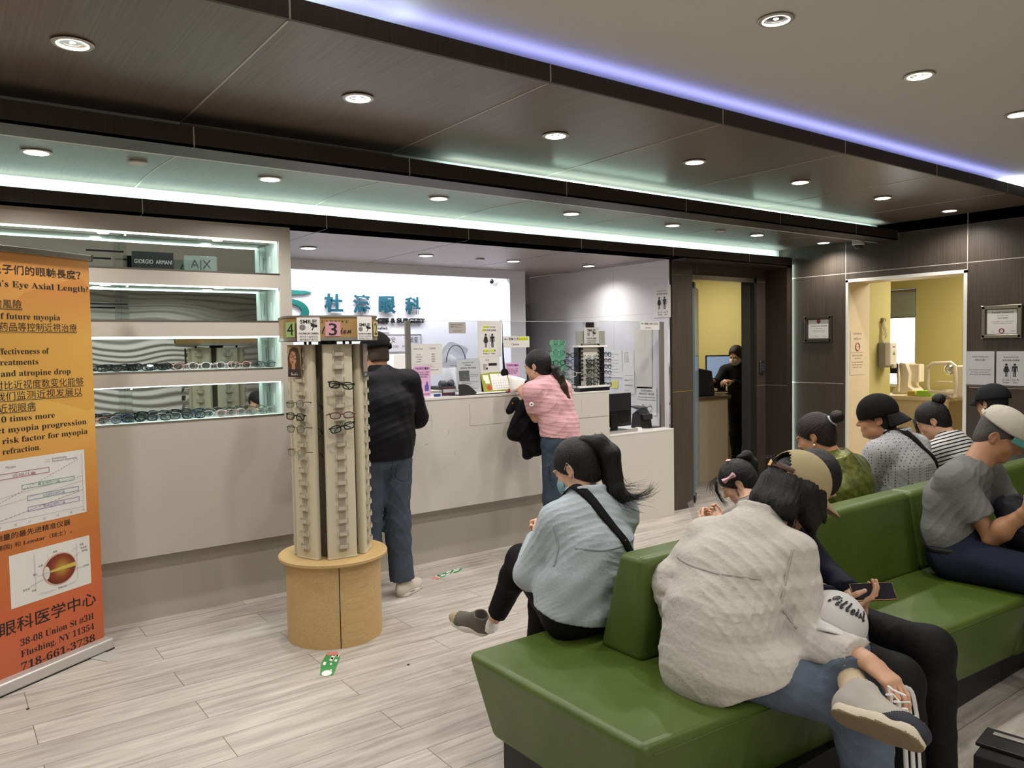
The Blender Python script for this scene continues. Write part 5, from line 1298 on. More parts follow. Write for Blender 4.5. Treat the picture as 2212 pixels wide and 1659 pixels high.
def hair_cap(Mh, s=1.0, line=(.088, .050), tie=(0, -.9, .45), amp=.0016, n=46, thick=.012, ears=True, fringe=False, h=.0048, extra=None, nape=-.10, pad=.16, face=None):
    """hair that follows the skull, cut off along the hair line"""
    c = Mh[:3, 3]; R = Mh[:3, :3]; S_ = SDF(c-pad*s-.02, c+pad*s+.02, h) if extra is None else SDF(np.minimum(c-pad*s, extra[0]), np.maximum(c+pad*s, extra[1]), h)
    P = lambda x, y, z: hp(Mh, s, x, y, z); r3 = lambda *r: [q*s for q in r]
    S_.ell(P(0, -.014, .030), r3(.074+thick, .093+thick, .088+thick), R, 0)
    S_.ell(P(0, -.045, -.035), r3(.062+thick*.6, .050+thick*.6, .062+thick*.5), R, .03*s)
    y0, z0 = line
    # hair line plane: through the forehead point, tilted back towards the nape
    nrm = R @ unit(np.array([0, .66, -.75])); S_.plane(P(0, y0, z0), nrm)
    S_.plane(P(0, 0, nape), R @ np.array([0, 0, -1.0]))
    if ears:
        for e in (-1, 1): S_.ell(P(e*.090, -.006, -.012), r3(.030, .024, .033), R, .006*s, 'cut')
    S_.disp(strands(Mh, tie, amp*s, n), .02)
    return S_
def lock(S_, pts, rads, k=.012):
    for i in range(len(pts)-1): S_.cone(pts[i], pts[i+1], rads[i], rads[i+1], k)
def wisps(name, curves, r, m, parent):
    """thin loose hairs"""
    b = MB()
    for c in curves: 
        k = len(c); b.tube([tuple(p) for p in c], [r*(1-.75*i/(k-1)) for i in range(k)], 5)
    return b.build(name, m, parent, smooth='all', world=True)
def spread(path, n, amp, seed, start=0.0):
    """n hairs that follow a path and fan out towards its end"""
    r = np.random.RandomState(seed); out = []; P = np.array(path, float)
    for _ in range(n):
        d = r.normal(size=3)*amp; d2 = r.normal(size=3)*amp*.4; K = len(P)
        out.append([P[i]+d2+d*((i/(K-1))**1.5) for i in range(K)])
    return out

# ---- hands
def hand_mesh(wrist, dirv, palm_n, side, curl=(.5, .5, .55, .6), thumb=.5, s=1.0, elbow=None, h=.0036, wr=.026, er=.040, spreadf=.06):
    """palm, five unequal fingers with two bends each and a thumb from the side of the palm.
    dirv: wrist to knuckles, palm_n: the way the palm faces, side: +1 right hand, -1 left"""
    w = np.asarray(wrist, float); d = unit(dirv); pn = np.asarray(palm_n, float); pn = unit(pn-d*(pn @ d)); lat = np.cross(d, pn)*side   # towards the thumb
    pts = [w]; segs = []
    fl = (.043, .047, .044, .036); base = (.030, .010, -.010, -.029)
    for i in range(4):
        k0 = w+d*(.086-.004*abs(i-1))*s+lat*base[i]*s
        segs.append((w+d*.02*s+lat*base[i]*.55*s, k0, .0125*s, .0108*s, .012))
        a = curl[i]*1.15; dirs = unit(d+lat*spreadf*(1.5-i)); p = k0; ang = 0
        for j, (L, r0, r1) in enumerate(((fl[i], .0098, .0088), (fl[i]*.62, .0088, .0078), (fl[i]*.5, .0078, .0062))):
            ang += a*(1.0, 1.15, .75)[j]
            q = p+(dirs*math.cos(ang)+pn*math.sin(ang))*L*s; segs.append((p, q, r0*s, r1*s, .003)); p = q
        pts.append(p)
    t0 = w+d*.022*s+lat*.024*s; t1 = t0+unit(d*.62+lat*.62+pn*(.25+thumb*.5))*.042*s; t2 = t1+unit(d*.85+lat*(.35-.5*thumb)+pn*(.2+thumb*.6))*.034*s; t3 = t2+unit(d*.9+lat*(.1-.7*thumb)+pn*(.2+thumb*.5))*.027*s
    segs += [(w+d*.012*s+lat*.012*s, t0, .014*s, .0145*s, .012), (t0, t1, .0145*s, .0115*s, .008), (t1, t2, .0112*s, .0098*s, .003), (t2, t3, .0098*s, .0075*s, .003)]
    pts += [t1, t2, t3]
    A = np.array([q for sg in segs for q in sg[:2]]); lo, hi = A.min(0)-.03, A.max(0)+.03
    if elbow is not None:
        e = np.asarray(elbow, float); lo = np.minimum(lo, e-.05); hi = np.maximum(hi, e+.05)
    S_ = SDF(lo, hi, h)
    if elbow is not None:
        mid = e+(w-e)*.35; S_.cone(e, mid, er*.95, er, .02); S_.cone(mid, w, er, wr, .03)
    S_.acone(w-d*.015*s, w+d*.03*s, .028*s, .034*s, lat, .62, .02); S_.acone(w+d*.03*s, w+d*.078*s, .036*s, .040*s, lat, .36, .012)
    for a_, b_, ra, rb, k in segs: S_.cone(a_, b_, ra, rb, k)
    return S_.mesh()

m_skin = mat('skin', '#c2977a', .48, var=.06, vscale=30, sss=.12)
m_skin2 = mat('skin_tan', '#ad7f5e', .46, var=.06, vscale=30, sss=.10)
m_skinl = mat('skin_light', '#cfa68a', .5, var=.05, vscale=30, sss=.12)
m_hair = mat('black_hair', '#0b0a0a', .42, spec=.4, bump=1.0, bscale=1.0, stretch=(420, 420, 14))
m_hairb = mat('brown_hair', '#1b100d', .42, spec=.4, bump=1.0, bscale=1.0, stretch=(420, 420, 14))
def cloth(name, col, rough=.85, var=.07, vs=9, bump=.5, bs=70, stretch=None, weave=True):
    if name in MATS: return MATS[name]
    m = mat(name, col, rough, spec=.2, var=var, vscale=vs, bump=bump, bscale=bs, stretch=stretch)
    return m
m_denim = cloth('jeans_denim', '#424b57', .85, .18, 22)
m_denim2 = cloth('jeans_washed', '#545f6d', .85, .25, 16)
m_blackc = cloth('black_cloth', '#0b0b0d', .8, .1)
m_shoew = mat('shoe_white', '#cfcac2', .55); m_sole = mat('shoe_sole', '#d8d3c8', .6)

def limb_bounds(pts, pad): A = np.array(pts, float); return A.min(0)-pad, A.max(0)+pad
def mid(a, b, t=.5): return np.asarray(a, float)*(1-t)+np.asarray(b, float)*t
class Person:
    def __init__(p, label, J, base, skin=None, g=1.0, group=None):
        p.J = {k: np.asarray(v, float) for k, v in J.items()}; p.g = g; p.skin = skin or m_skin
        p.t = thing('person', label, 'person', base, 0, group); p.parts = []
        J = p.J; p.side = unit(J['Rs']-J['Ls']); p.spine = unit(J['neck']-J['pel']); p.fw = unit(np.cross(p.spine, p.side)*1.0)
    def torso(p, S_, inf=0.0, hipw=.165, waist=.145, chest=.165, ratio=.66, k=.05, shrink_top=1.0):
        J, g = p.J, p.g; c = J.get('chest', mid(J['pel'], J['neck'], .62)); wst = J.get('waist', mid(J['pel'], c, .5))
        hs = unit(J['Rh']-J['Lh']) if 'Rh' in J else p.side
        S_.acone(J['pel'], wst, (hipw*g+inf), (waist*g+inf), hs, ratio+.08, k); S_.acone(wst, c, waist*g+inf, chest*g+inf, p.side, ratio, k)
        top = mid(c, J['neck'], .62); S_.acone(c, top, chest*g+inf, .135*g+inf, p.side, ratio, k)
        for q in ('Rs', 'Ls'): S_.cone(mid(top, J['neck'], .35), J[q], .058*g+inf, .056*g+inf, k)
        S_.cone(top, J['neck'], .075*g+inf, .056*g+inf*.5, k)
    def arm(p, S_, e, inf=0.0, upto=1.0, ru=.048, re=.040, rw=.028, k=.03, flat=True):
        J, g = p.J, p.g
        if upto <= 1: S_.cone(J[e+'s'], mid(J[e+'s'], J[e+'e'], upto), (ru+.008)*g+inf, ru*g+inf, k, flat_b=flat); return
        S_.cone(J[e+'s'], J[e+'e'], (ru+.006)*g+inf, re*g+inf*1.1, k); S_.cone(J[e+'e'], mid(J[e+'e'], J[e+'w'], upto-1), re*g+inf*1.1, (re+(rw-re)*(upto-1))*g+inf, k, flat_b=flat)
    def leg(p, S_, e, inf=0.0, upto=2.0, rt=.085, rk=.058, ra=.040, k=.03):
        J, g = p.J, p.g; S_.cone(J[e+'h'], J[e+'k'], rt*g+inf, rk*g+inf, k)
        if upto > 1:
            kn, an = J[e+'k'], mid(J[e+'k'], J[e+'a'], upto-1); cf = mid(kn, an, .3)
            S_.cone(kn, cf, rk*g+inf, (rk-.006)*g+inf, k); S_.cone(cf, an, (rk-.006)*g+inf, ra*g+inf, k, flat_b=True)
    def bounds(p, keys, pad=.22): return limb_bounds([p.J[k] for k in keys if k in p.J], pad)
    def body(p, Mh, s=1.0, hands=(), h=.015, neck_r=.052):
        keys = list(p.J); lo, hi = p.bounds(keys, .2); S_ = SDF(lo, hi, h)
        p.torso(S_, -.004)
        for e in 'RL':
            if e+'w' in p.J: p.arm(S_, e, -.004, 2.0)
            elif e+'e' in p.J: p.arm(S_, e, -.004, 1.0)
            if e+'k' in p.J: p.leg(S_, e, -.008, 2.0 if e+'a' in p.J else 1.0)
        ms = [S_.mesh(), head_mesh(Mh, s, mid(p.J['neck'], p.J['pel'], .04), neck_r=neck_r)]
        ms += list(hands); p.Mh = Mh; p.s = s
        return arr_mesh('body', join(*ms), p.skin, p.t, 1)
    def shirt(p, name, m, inf=.014, sleeve=1.9, hem=None, fold=.004, freq=45, h=.0075, seed=1, hipw=.17, waist=.155, chest=.168, ratio=.68, extra=None, ru=.05, re=.044, rw=.034, collar=True, dirs=None, sharp=1.0, cuts=(), matfn=None, arms='RL', k=.05, ka=.028):
        keys = ['pel', 'neck', 'Rs', 'Ls']+[a+b for a in arms for b in ('e', 'w') if a+b in p.J and (b == 'e' or sleeve > 1)]
        lo, hi = p.bounds(keys, .24); S_ = SDF(lo, hi, h); p.torso(S_, inf, hipw, waist, chest, ratio, k)
        for e in arms:
            if e+'e' in p.J: p.arm(S_, e, inf*.8, sleeve if e+'w' in p.J else min(sleeve, 1.0), ru, re, rw, ka)
        if extra: extra(S_, p)
        S_.disp(folds(fold, freq, seed, dirs, sharp), .03)
        if hem is not None: S_.plane(hem[0], hem[1], lo=np.array(hem[2]) if len(hem) > 2 else None, hi=np.array(hem[3]) if len(hem) > 2 else None)
        if collar:    # neck opening
            nk = p.J['neck']; S_.cone(nk-p.spine*.015, nk+p.spine*.12, .050*p.g, .058*p.g, .006, 'cut')
        for c in cuts: S_.plane(*c)
        return arr_mesh(name, S_.mesh(), m, p.t, 1, matfn)
    def trousers(p, name, m, inf=.012, upto=1.95, fold=.004, freq=40, h=.008, seed=2, ra=.045, rk=.062, rt=.09, legs='RL', cuts=(), hipw=.17, extra=None, matfn=None):
        J = p.J; keys = ['pel']+[a+b for a in legs for b in ('h', 'k', 'a') if a+b in J]; lo, hi = p.bounds(keys, .22); S_ = SDF(lo, hi, h)
        hs = unit(J['Rh']-J['Lh']); wst = mid(J['pel'], J['neck'], .22)
        S_.acone(J['pel'], wst, hipw*p.g+inf*.5, (hipw-.02)*p.g+inf*.3, hs, .74, .05)
        for e in legs: p.leg(S_, e, inf, upto if e+'a' in J else 1.0, rt, rk, ra, .04)
        if extra: extra(S_, p)
        S_.disp(folds(fold, freq, seed), .03)
        for c in cuts: S_.plane(*c)
        return arr_mesh(name, S_.mesh(), m, p.t, 1, matfn)
def shoe(p, heel, toe, up, name='shoe', w=.046, mats=None, s=1.0, ankle=None, upper=None, split=None, sole_h=.026, tread=None):
    """upper as one mesh, sole as another; heel and toe are points on the sole line"""
    heel, toe, up = np.asarray(heel, float), np.asarray(toe, float), unit(up); L = np.linalg.norm(toe-heel); d = (toe-heel)/L; up = unit(up-d*(up @ d)); lat = np.cross(d, up)
    lo, hi = limb_bounds([heel, toe, heel+up*.12, toe+up*.1], .07); S_ = SDF(lo, hi, .0045)
    Rm = np.stack([d, lat, up], 1)
    S_.ell(heel+d*L*.20+up*.045*s, (L*.26, w*.86*s, .058*s), Rm, 0); S_.ell(heel+d*L*.66+up*.030*s, (L*.37, w*1.06*s, .044*s), Rm, .03)
    S_.cone(heel+d*L*.18+up*.05*s, heel+d*L*.20+up*.095*s, .042*s, .040*s, .02); S_.cone(heel+d*L*.22+up*.085*s, heel+d*L*.62+up*.045*s, .034*s, .030*s, .02)
    S_.plane(heel+up*.012*s, -up); S_.cone(heel+d*L*.17+up*.08*s, heel+d*L*.19+up*.14*s, .030*s, .034*s, .004, 'cut')
    u = arr_mesh(name, S_.mesh(), mats[0] if split is None else [mats[0], split[0]], p.t, 1, None if split is None else (lambda c: split[1](c, heel, d, up, lat, L)))
    S2 = SDF(lo, hi, .0045)
    S2.acone(heel+d*L*.16+up*sole_h*.45, heel+d*L*.55+up*sole_h*.45, w*.92*s, w*.90*s, lat, .9, .02); S2.acone(heel+d*L*.55+up*sole_h*.45, heel+d*L*.80+up*sole_h*.55, w*1.0*s, w*1.02*s, lat, .9, .03)
    S2.plane(heel+up*sole_h, up); S2.plane(heel, -up)
    sm = arr_mesh('sole', S2.mesh(), mats[1] if tread is None else [mats[1], tread], u, 1, None if tread is None else (lambda c: ((c-heel) @ up < .005).astype(int)))
    return u

from mathutils.bvhtree import BVHTree
def bvh_of(o):
    M4 = wm(o); return BVHTree.FromPolygons([M4 @ v.co for v in o.data.vertices], [tuple(p.vertices) for p in o.data.polygons])
def ribbon(name, o, pts, d, width, m, parent, off=.004, n=40, thick=.002, arc=False):
    """a strip of webbing laid on the surface of o; pts is a rough path, d the direction to press it on (or a list)"""
    T = bvh_of(o); P = np.array(pts, float); t = np.concatenate([[0], np.cumsum(np.linalg.norm(np.diff(P, axis=0), axis=1))]); tt = np.linspace(0, t[-1], n)
    Q = np.stack([np.interp(tt, t, P[:, q]) for q in range(3)], 1); Dv = np.array(d, float)
    Ds = np.stack([np.interp(tt, t, Dv[:, q]) for q in range(3)], 1) if Dv.ndim == 2 else np.repeat(Dv[None], n, 0)
    L, Nn = [], []
    for q, dv in zip(Q, Ds):
        dv = Vector(unit(dv)); h = T.ray_cast(Vector(q)-dv*.35, dv)
        if h[0] is None: h = T.find_nearest(Vector(q))
        L.append(h[0]); Nn.append(h[1] if h[1].dot(dv) < 0 else -h[1])
    for _ in range(3):
        L = [L[0]]+[(L[i-1]+L[i]*2+L[i+1])/4 for i in range(1, n-1)]+[L[-1]]; Nn = [Nn[0]]+[(Nn[i-1]+Nn[i]*2+Nn[i+1]).normalized() for i in range(1, n-1)]+[Nn[-1]]
    V, F = [], []
    for i in range(n):
        tg = (L[min(i+1, n-1)]-L[max(i-1, 0)]).normalized(); lat = tg.cross(Nn[i]).normalized()
        for k in (-1, -.33, .33, 1): V.append(L[i]+Nn[i]*(off-(.0015 if abs(k) == 1 else 0))+lat*width*.5*k)
    for i in range(n-1):
        for k in range(3): F.append((i*4+k, i*4+k+1, (i+1)*4+k+1, (i+1)*4+k))
    me = bpy.data.meshes.new(name); me.from_pydata([tuple(v) for v in V], [], F); me.update()
    r = link_mesh(me, name, m, parent, smooth='all', world=True); sl = r.modifiers.new('web', 'SOLIDIFY'); sl.thickness = thick; sl.offset = 1
    return r
# ---- caps
def cap_dome(p, Mh, s, m, name='cap', rx=.092, ry=.108, rz=.098, back_open=0.0, strap=None, tilt=0, lift=.0, rim=-.005, badge=None, parent=None, seam=None, yc=-.012, zc=.030):
    """six panel crown with a button, a real back opening and a stitched rim; returns (object, point function)"""
    Mt = Mh @ np.array(Matrix.Rotation(math.radians(tilt), 4, 'X')); nphi, nth = 72, 16; V, F = [], []
    def pt(ph, th, k=1.0):
        g = 1-.010*max(0, 1-abs(((ph/(PI/3)) % 1)-.5)*2*1.0-.88)/.12 if th > .1 else 1
        r = k*g; x, y, z = rx*r*math.sin(th)*math.cos(ph), ry*r*math.sin(th)*math.sin(ph), rz*r*math.cos(th)*(1.0 if th < PI/2 else 1)
        return hp(Mt, s, x, y+yc, z+zc+lift)
    thm = math.acos(max(-1, min(1, rim/rz)))
    for i in range(nth+1):
        for j in range(nphi): V.append(pt(2*PI*j/nphi, max(.001, thm*i/nth)))
    for i in range(nth):
        for j in range(nphi):
            ph = 2*PI*(j+.5)/nphi; dd = abs((ph-1.5*PI+PI) % (2*PI)-PI); th = thm*(i+.5)/nth
            if back_open and (dd/back_open)**2+((thm-th)/(back_open*1.15))**2 < 1: continue
            F.append((i*nphi+j, (i+1)*nphi+j, (i+1)*nphi+(j+1) % nphi, i*nphi+(j+1) % nphi))
    me = bpy.data.meshes.new(name); me.from_pydata([tuple(v) for v in V], [], F); me.update()
    o = link_mesh(me, name, m, p.t if parent is None else parent, smooth='all', world=True)
    so = o.modifiers.new('cloth', 'SOLIDIFY'); so.thickness = .0035; so.offset = 1
    b = MB(); q = pt(0, .001); b.ell(q, (.006*s, .006*s, .005*s), 10, 6); b.build('cap_button', m, o, smooth=True, world=True)
    if strap:
        b = MB(); b.tube([tuple(pt(1.5*PI+a, thm*.93, 1.012)) for a in np.linspace(-back_open*1.25, back_open*1.25, 13)], .010*s, 8, flat=((pt(1.5*PI, thm*.9)-pt(PI/2, thm*.9)), .25)); b.build('strap', strap[0], o, smooth=True, world=True)
        b = MB(); c0 = pt(1.5*PI-back_open*.35, thm*.93, 1.035); b.box(-.009, .009, -.004, .004, -.012, .012, M=Matrix.Translation(c0) @ Matrix(Mt[:3, :3].tolist()).to_4x4()); b.build('buckle', strap[1], o, world=True)
    return o, pt, thm, Mt
def cap_brim(p, pt, thm, Mt, s, m, parent, centre=PI/2, half=.95, length=.068, droop=.020, name='brim', m_under=None, up=0.0):
    V, F = [], []; nu, nv = 24, 7; R = Mt[:3, :3]; fwd = R @ np.array([math.cos(centre), math.sin(centre), 0]); upv = R[:, 2]
    for i in range(nu+1):
        u = -1+2*i/nu; base = pt(centre+half*u, thm*.985, 1.01)
        for j in range(nv+1):
            v = j/nv; e = length*s*v*math.sqrt(max(0, 1-abs(u)**2.6))
            V.append(base+fwd*e-upv*(droop*s*(u*u)*v*1.3+droop*s*.9*v*v-up*s*v))
    for i in range(nu):
        for j in range(nv): F.append((i*(nv+1)+j, (i+1)*(nv+1)+j, (i+1)*(nv+1)+j+1, i*(nv+1)+j+1))
    me = bpy.data.meshes.new(name); me.from_pydata([tuple(v) for v in V], [], F); me.update()
    o = link_mesh(me, name, [m, m_under or m], parent, smooth='all', world=True)
    so = o.modifiers.new('board', 'SOLIDIFY'); so.thickness = .0045; so.offset = 0
    if m_under: so.material_offset = 1
    return o
# ---------------------------------------------------------------- A: woman in a pale denim shirt at the end of the bench
def earloop(name, Mh, s, pts, m, parent, r=.0011):
    b = MB(); b.tube([tuple(hp(Mh, s, *q)) for q in pts], r, 5); return b.build(name, m, parent, smooth=True, world=True)
A = Person('seated woman in a pale denim shirt and face mask, black strap across her back',
    dict(pel=(2.02, 2.29, .545), waist=(2.035, 2.285, .66), chest=(2.075, 2.30, .79), neck=(2.09, 2.345, .935), Ls=(1.945, 2.345, .875), Rs=(2.27, 2.325, .865), Le=(1.915, 2.49, .645), Lw=(2.10, 2.66, .745), Re=(2.36, 2.48, .62), Rw=(2.22, 2.70, .74),
         Lh=(1.94, 2.30, .52), Rh=(2.11, 2.30, .52), Lk=(2.10, 2.79, .605), La=(2.115, 3.04, .255), Rk=(2.20, 2.74, .50), Ra=(2.17, 2.80, .10)), (2.03, 2.3, .44), m_skinl, .95)
MhA = frame((2.118, 2.425, 1.065), 18, 27)
hA = [hand_mesh(A.J['Lw'], (.55, .35, .45), (.5, .5, -.6), -1, (.9, .95, 1, 1), .7, .92, mid(A.J['Le'], A.J['Lw'], .5)), hand_mesh(A.J['Rw'], (-.35, .5, .45), (-.6, .4, -.5), 1, (.8, .85, .9, .95), .6, .92)]
A.body(MhA, .96, hA, neck_r=.046)
m_chamb = cloth('pale_denim', '#a9b3ba', .9, .08, 26, .5, 90)
def A_extra(S_, p):
    # collar standing round the neck and a loose back panel
    nk = p.J['neck']; 
    for a in np.linspace(0, 2*PI, 45)[:-1]:
        d = p.side*math.cos(a)*.066+p.fw*math.sin(a)*.060; S_.cone(nk+d*1.15-p.spine*.02, nk+d*1.14+p.spine*.060, .012, .009, .006)
    S_.acone(p.J['pel']+V3(0, -.01, -.02), p.J['chest']+V3(0, -.02, -.03), .165, .162, p.side, .68, .05)
    S_.cone(p.J['pel']+V3(-.12, .07, -.03), p.J['pel']+V3(-.10, .10, .10), .05, .05, .05)
shA = A.shirt('denim_shirt', m_chamb, .020, 1.85, ((2.0, 2.3, .515), (-.15, .15, -1)), .0062, 62, .0055, 4, .158, .148, .158, .68, A_extra, .052, .050, .042, dirs=[(0, .3, 1), (.5, .2, .8), (1, .3, .3)], sharp=.8)
A.trousers('black_trousers', m_blackc, .010, 1.88, .003, 40, .008, 5, .040, .058, .088)
nk = A.J['neck']
ribbon('bag_strap', shA, [tuple(nk+V3(-.075, .05, -.04)), tuple(nk+V3(-.062, -.005, .01)), tuple(nk+V3(-.02, -.08, -.05)), (2.13, 2.2, .80), (2.20, 2.2, .71), (2.27, 2.22, .62), (2.29, 2.25, .56)], [(0, 0, -1), (0, .2, -1), (0, 1, -.6), (0, 1, -.1), (-.3, 1, 0), (-.6, 1, 0), (-.8, 1, 0)], .040, m_blackc, A.t)
# yoke and armhole seams
m_seamA = cloth('denim_seam', '#98a2a9', .9)
ribbon('yoke_seam', shA, [(1.93, 2.25, .80), (2.02, 2.2, .785), (2.14, 2.2, .79), (2.26, 2.22, .80)], (.1, 1, -.1), .011, m_seamA, A.t, .0015, 30, .0012)
ribbon('armhole_seam', shA, [(1.93, 2.33, .88), (1.925, 2.30, .80), (1.935, 2.33, .72)], (.8, .6, -.1), .009, m_seamA, A.t, .0015, 24, .0012)
S_ = hair_cap(MhA, .96, (.088, .045), (0, -.75, .66), .0013, 54, .013)
H = S_.mesh()
hb = arr_mesh('hair', H, m_hair, A.t, 1)
tie = hp(MhA, .96, .0, -.088, .088)
path = [tie, hp(MhA, .96, .02, -.122, .058)+V3(.012, -.01, 0), hp(MhA, .96, .03, -.128, .005)+V3(.02, -.02, .0), V3(2.205, 2.305, 1.03), V3(2.205, 2.285, .985), V3(2.225, 2.265, .955), V3(2.28, 2.24, .945)]
S_ = SDF(np.min(path, 0)-.06, np.max(path, 0)+.06, .005); lock(S_, path, [.024, .038, .044, .042, .036, .026, .008])
S_.disp(folds(.0024, 260, 3, [(1, .9, .1)]), .02); arr_mesh('ponytail', S_.mesh(), m_hair, hb, 1)
b = MB(); b.lathe([(.020, -.008), (.026, 0), (.020, .008)], 16, M=Matrix.Translation(tie) @ Vector((.3, -.6, .7)).to_track_quat('Z', 'Y').to_matrix().to_4x4()); b.build('hair_tie', m_blackmat, hb, smooth=True, world=True)
wisps('tail_strands', spread([path[1]+V3(.0, 0, .02)]+path[2:], 110, .030, 77), .0013, m_hair, hb)
wisps('loose_hairs', spread(path[3:]+[path[-1]+V3(.055, -.01, .012), path[-1]+V3(.085, -.01, .035)], 46, .014, 1)+spread([hp(MhA, .96, .05, .06, .10), hp(MhA, .96, .08, .02, .125), hp(MhA, .96, .11, -.06, .10), hp(MhA, .96, .12, -.12, .02)], 10, .016, 2)+spread([hp(MhA, .96, -.05, .095, .06), hp(MhA, .96, -.07, .105, 0), hp(MhA, .96, -.062, .10, -.045)], 7, .010, 8)+spread([hp(MhA, .96, -.05, -.08, -.06), hp(MhA, .96, -.055, -.085, -.09), hp(MhA, .96, -.05, -.07, -.125)], 12, .012, 9), .0011, m_hair, hb)
m_mask = mat('mask_blue', '#7fa3b0', .7); m_loop = mat('loop_white', '#d3d6d6', .7)
S_ = SDF(MhA[:3, 3]-.15, MhA[:3, 3]+.15, .0045); R3 = MhA[:3, :3]
S_.ell(hp(MhA, .96, 0, .050, -.052), (.066, .066, .058), R3, 0); S_.ell(hp(MhA, .96, 0, .044, -.052), (.0625, .0625, .064), R3, .002, 'cut'); S_.plane(hp(MhA, .96, 0, .012, 0), -R3[:, 1])
mk = arr_mesh('face_mask', S_.mesh(), m_mask, A.t, 0)
for e in (-1, 1): earloop('ear_loop', MhA, .96, [(e*.064, .035, -.030), (e*.079, .008, .012), (e*.088, -.018, .028), (e*.088, -.030, .005), (e*.080, -.020, -.035), (e*.062, .020, -.078)], m_loop, mk)
spA = lambda c, heel, d, up, lat, L: ((c-heel) @ d > L*.80).astype(int)
sh1 = shoe(A, (2.115, 3.075, .175), (2.03, 3.29, .205), (-.25, -.25, 1), 'shoe', .045, (mat('shoe_grey', '#5f5a52', .8), m_sole), .95, split=(mat('shoe_toe', '#a99a7c', .7), spA), sole_h=.034)
b = MB(); b.cyl((2.113, 3.045, .235), (2.108, 3.075, .215), .036, 12); b.build('sock', m_paper, A.t, smooth=True, world=True)
shoe(A, (2.17, 2.74, .0), (2.13, 2.99, .0), (0, 0, 1), 'shoe', .045, (mat('shoe_grey', '#5f5a52', .8), m_sole), .95, split=(mat('shoe_toe', '#a99a7c', .7), spA))

# ---------------------------------------------------------------- D: person in a white shirt and tan cap
D = Person('seated person in a white linen shirt and tan cap, one ankle on the knee',
    dict(pel=(2.03, 1.64, .545), waist=(2.06, 1.655, .66), chest=(2.17, 1.66, .785), neck=(2.28, 1.665, .93), Rs=(2.255, 1.505, .865), Ls=(2.215, 1.825, .86), Re=(2.215, 1.425, .60), Rw=(2.175, 1.20, .625), Le=(2.085, 1.875, .715), Lw=(2.09, 1.835, .565),
         Rh=(2.05, 1.555, .525), Lh=(2.09, 1.73, .525), Rk=(2.19, 1.235, .475), Ra=(2.215, 1.20, .09), Lk=(2.37, 1.41, .59), La=(2.12, 1.215, .565)), (2.03, 1.64, .44), m_skin, 1.0)
MhD = frame((2.435, 1.615, 1.035), -112, 38)
hD = [hand_mesh(D.J['Rw'], (-.04, -.78, -.38), (-.1, .35, -.9), 1, (.35, .4, .45, .5), .4, 1.0, mid(D.J['Re'], D.J['Rw'], .55)), hand_mesh(D.J['Lw'], (.05, .02, -1), (0, -1, 0), -1, (.3, .3, .35, .4), .3, .9)]
D.body(MhD, 1.0, hD)
m_linen = cloth('white_linen', '#bcb8b0', .9, .06, 30, .9, 60)
def D_extra(S_, p):
    nk = p.J['neck']
    for a in np.linspace(0, 2*PI, 45)[:-1]:
        d = p.side*math.cos(a)*.066+p.fw*math.sin(a)*.060; S_.cone(nk+d*1.12-p.spine*.02, nk+d*1.08+p.spine*.060, .012, .009, .006)
    S_.acone(p.J['pel']+V3(-.01, 0, -.06), p.J['chest']+V3(-.03, 0, -.02), .195, .180, p.side, .70, .05)
    for e in 'RL': S_.cone(p.J[e+'h']+V3(0, 0, .015), mid(p.J[e+'h'], p.J[e+'k'], .22)+V3(0, 0, .01), .128, .122, .03)
    S_.cone(p.J['Lw']+V3(-.0, .02, .06), p.J['Lw']+V3(.0, .02, .015), .052, .050, .03, flat_b=True)
shD = D.shirt('linen_shirt', m_linen, .018, 1.86, ((2.06, 1.60, .462), (.35, -.35, -1)), .0060, 70, .0055, 9, .175, .165, .175, .70, D_extra, .058, .056, .046, dirs=[(0, .3, 1), (.3, -.6, .7), (.8, -.5, .2), (.2, .7, .6)])
m_seamD = cloth('linen_seam', '#aaa69d', .9)
ribbon('yoke_seam', shD, [(2.16, 1.84, .80), (2.12, 1.74, .80), (2.13, 1.62, .795), (2.2, 1.50, .79)], (1, .0, -.25), .008, m_seamD, D.t, .0012, 36, .0012)
ribbon('armhole_seam', shD, [(2.24, 1.50, .90), (2.19, 1.49, .82), (2.17, 1.50, .73), (2.2, 1.46, .66)], (.75, .6, -.1), .008, m_seamD, D.t, .0012, 30, .0012)
D.trousers('washed_jeans', m_denim2, .014, 1.93, .004, 50, .0065, 11, .056, .066, .080, hipw=.150)
# frayed cuff on the raised leg and its sock
d_ = unit(D.J['La']-D.J['Lk']); ck = D.J['La']-d_*.045
b = MB(); rr3 = random.Random(4)
ringv = []
ux = unit(np.cross(d_, [0, 0, 1])); uy = np.cross(d_, ux)
for k_, (rad, off) in enumerate(((.062, -.03), (.066, -.005), (.068, .018))):
    ringv.append([tuple(ck+d_*(off+rr3.uniform(-.006, .006)*(k_ == 2))+(ux*math.cos(a)+uy*math.sin(a))*(rad+.006*math.sin(a*5+k_))) for a in np.linspace(0, 2*PI, 25)[:-1]])
vs = [v for r in ringv for v in r]; b._faces([Vector(v) for v in vs], [(i*24+j, i*24+(j+1) % 24, (i+1)*24+(j+1) % 24, (i+1)*24+j) for i in range(2) for j in range(24)])
cu = b.build('frayed_cuff', m_denim2, D.t, smooth='all', world=True); cu.modifiers.new('cloth', 'SOLIDIFY').thickness = .004
DH, DT = np.array((1.995, 1.205, .512)), np.array((2.005, .955, .520))
b = MB(); b.tube([tuple(D.J['La']-d_*.06), tuple(D.J['La']), tuple(DH+V3(.055, -.045, .045))], [.043, .041, .043], 14); b.build('sock', mat('sock_beige', '#b7a688', .9, bump=.3, bscale=400), D.t, smooth=True, world=True)
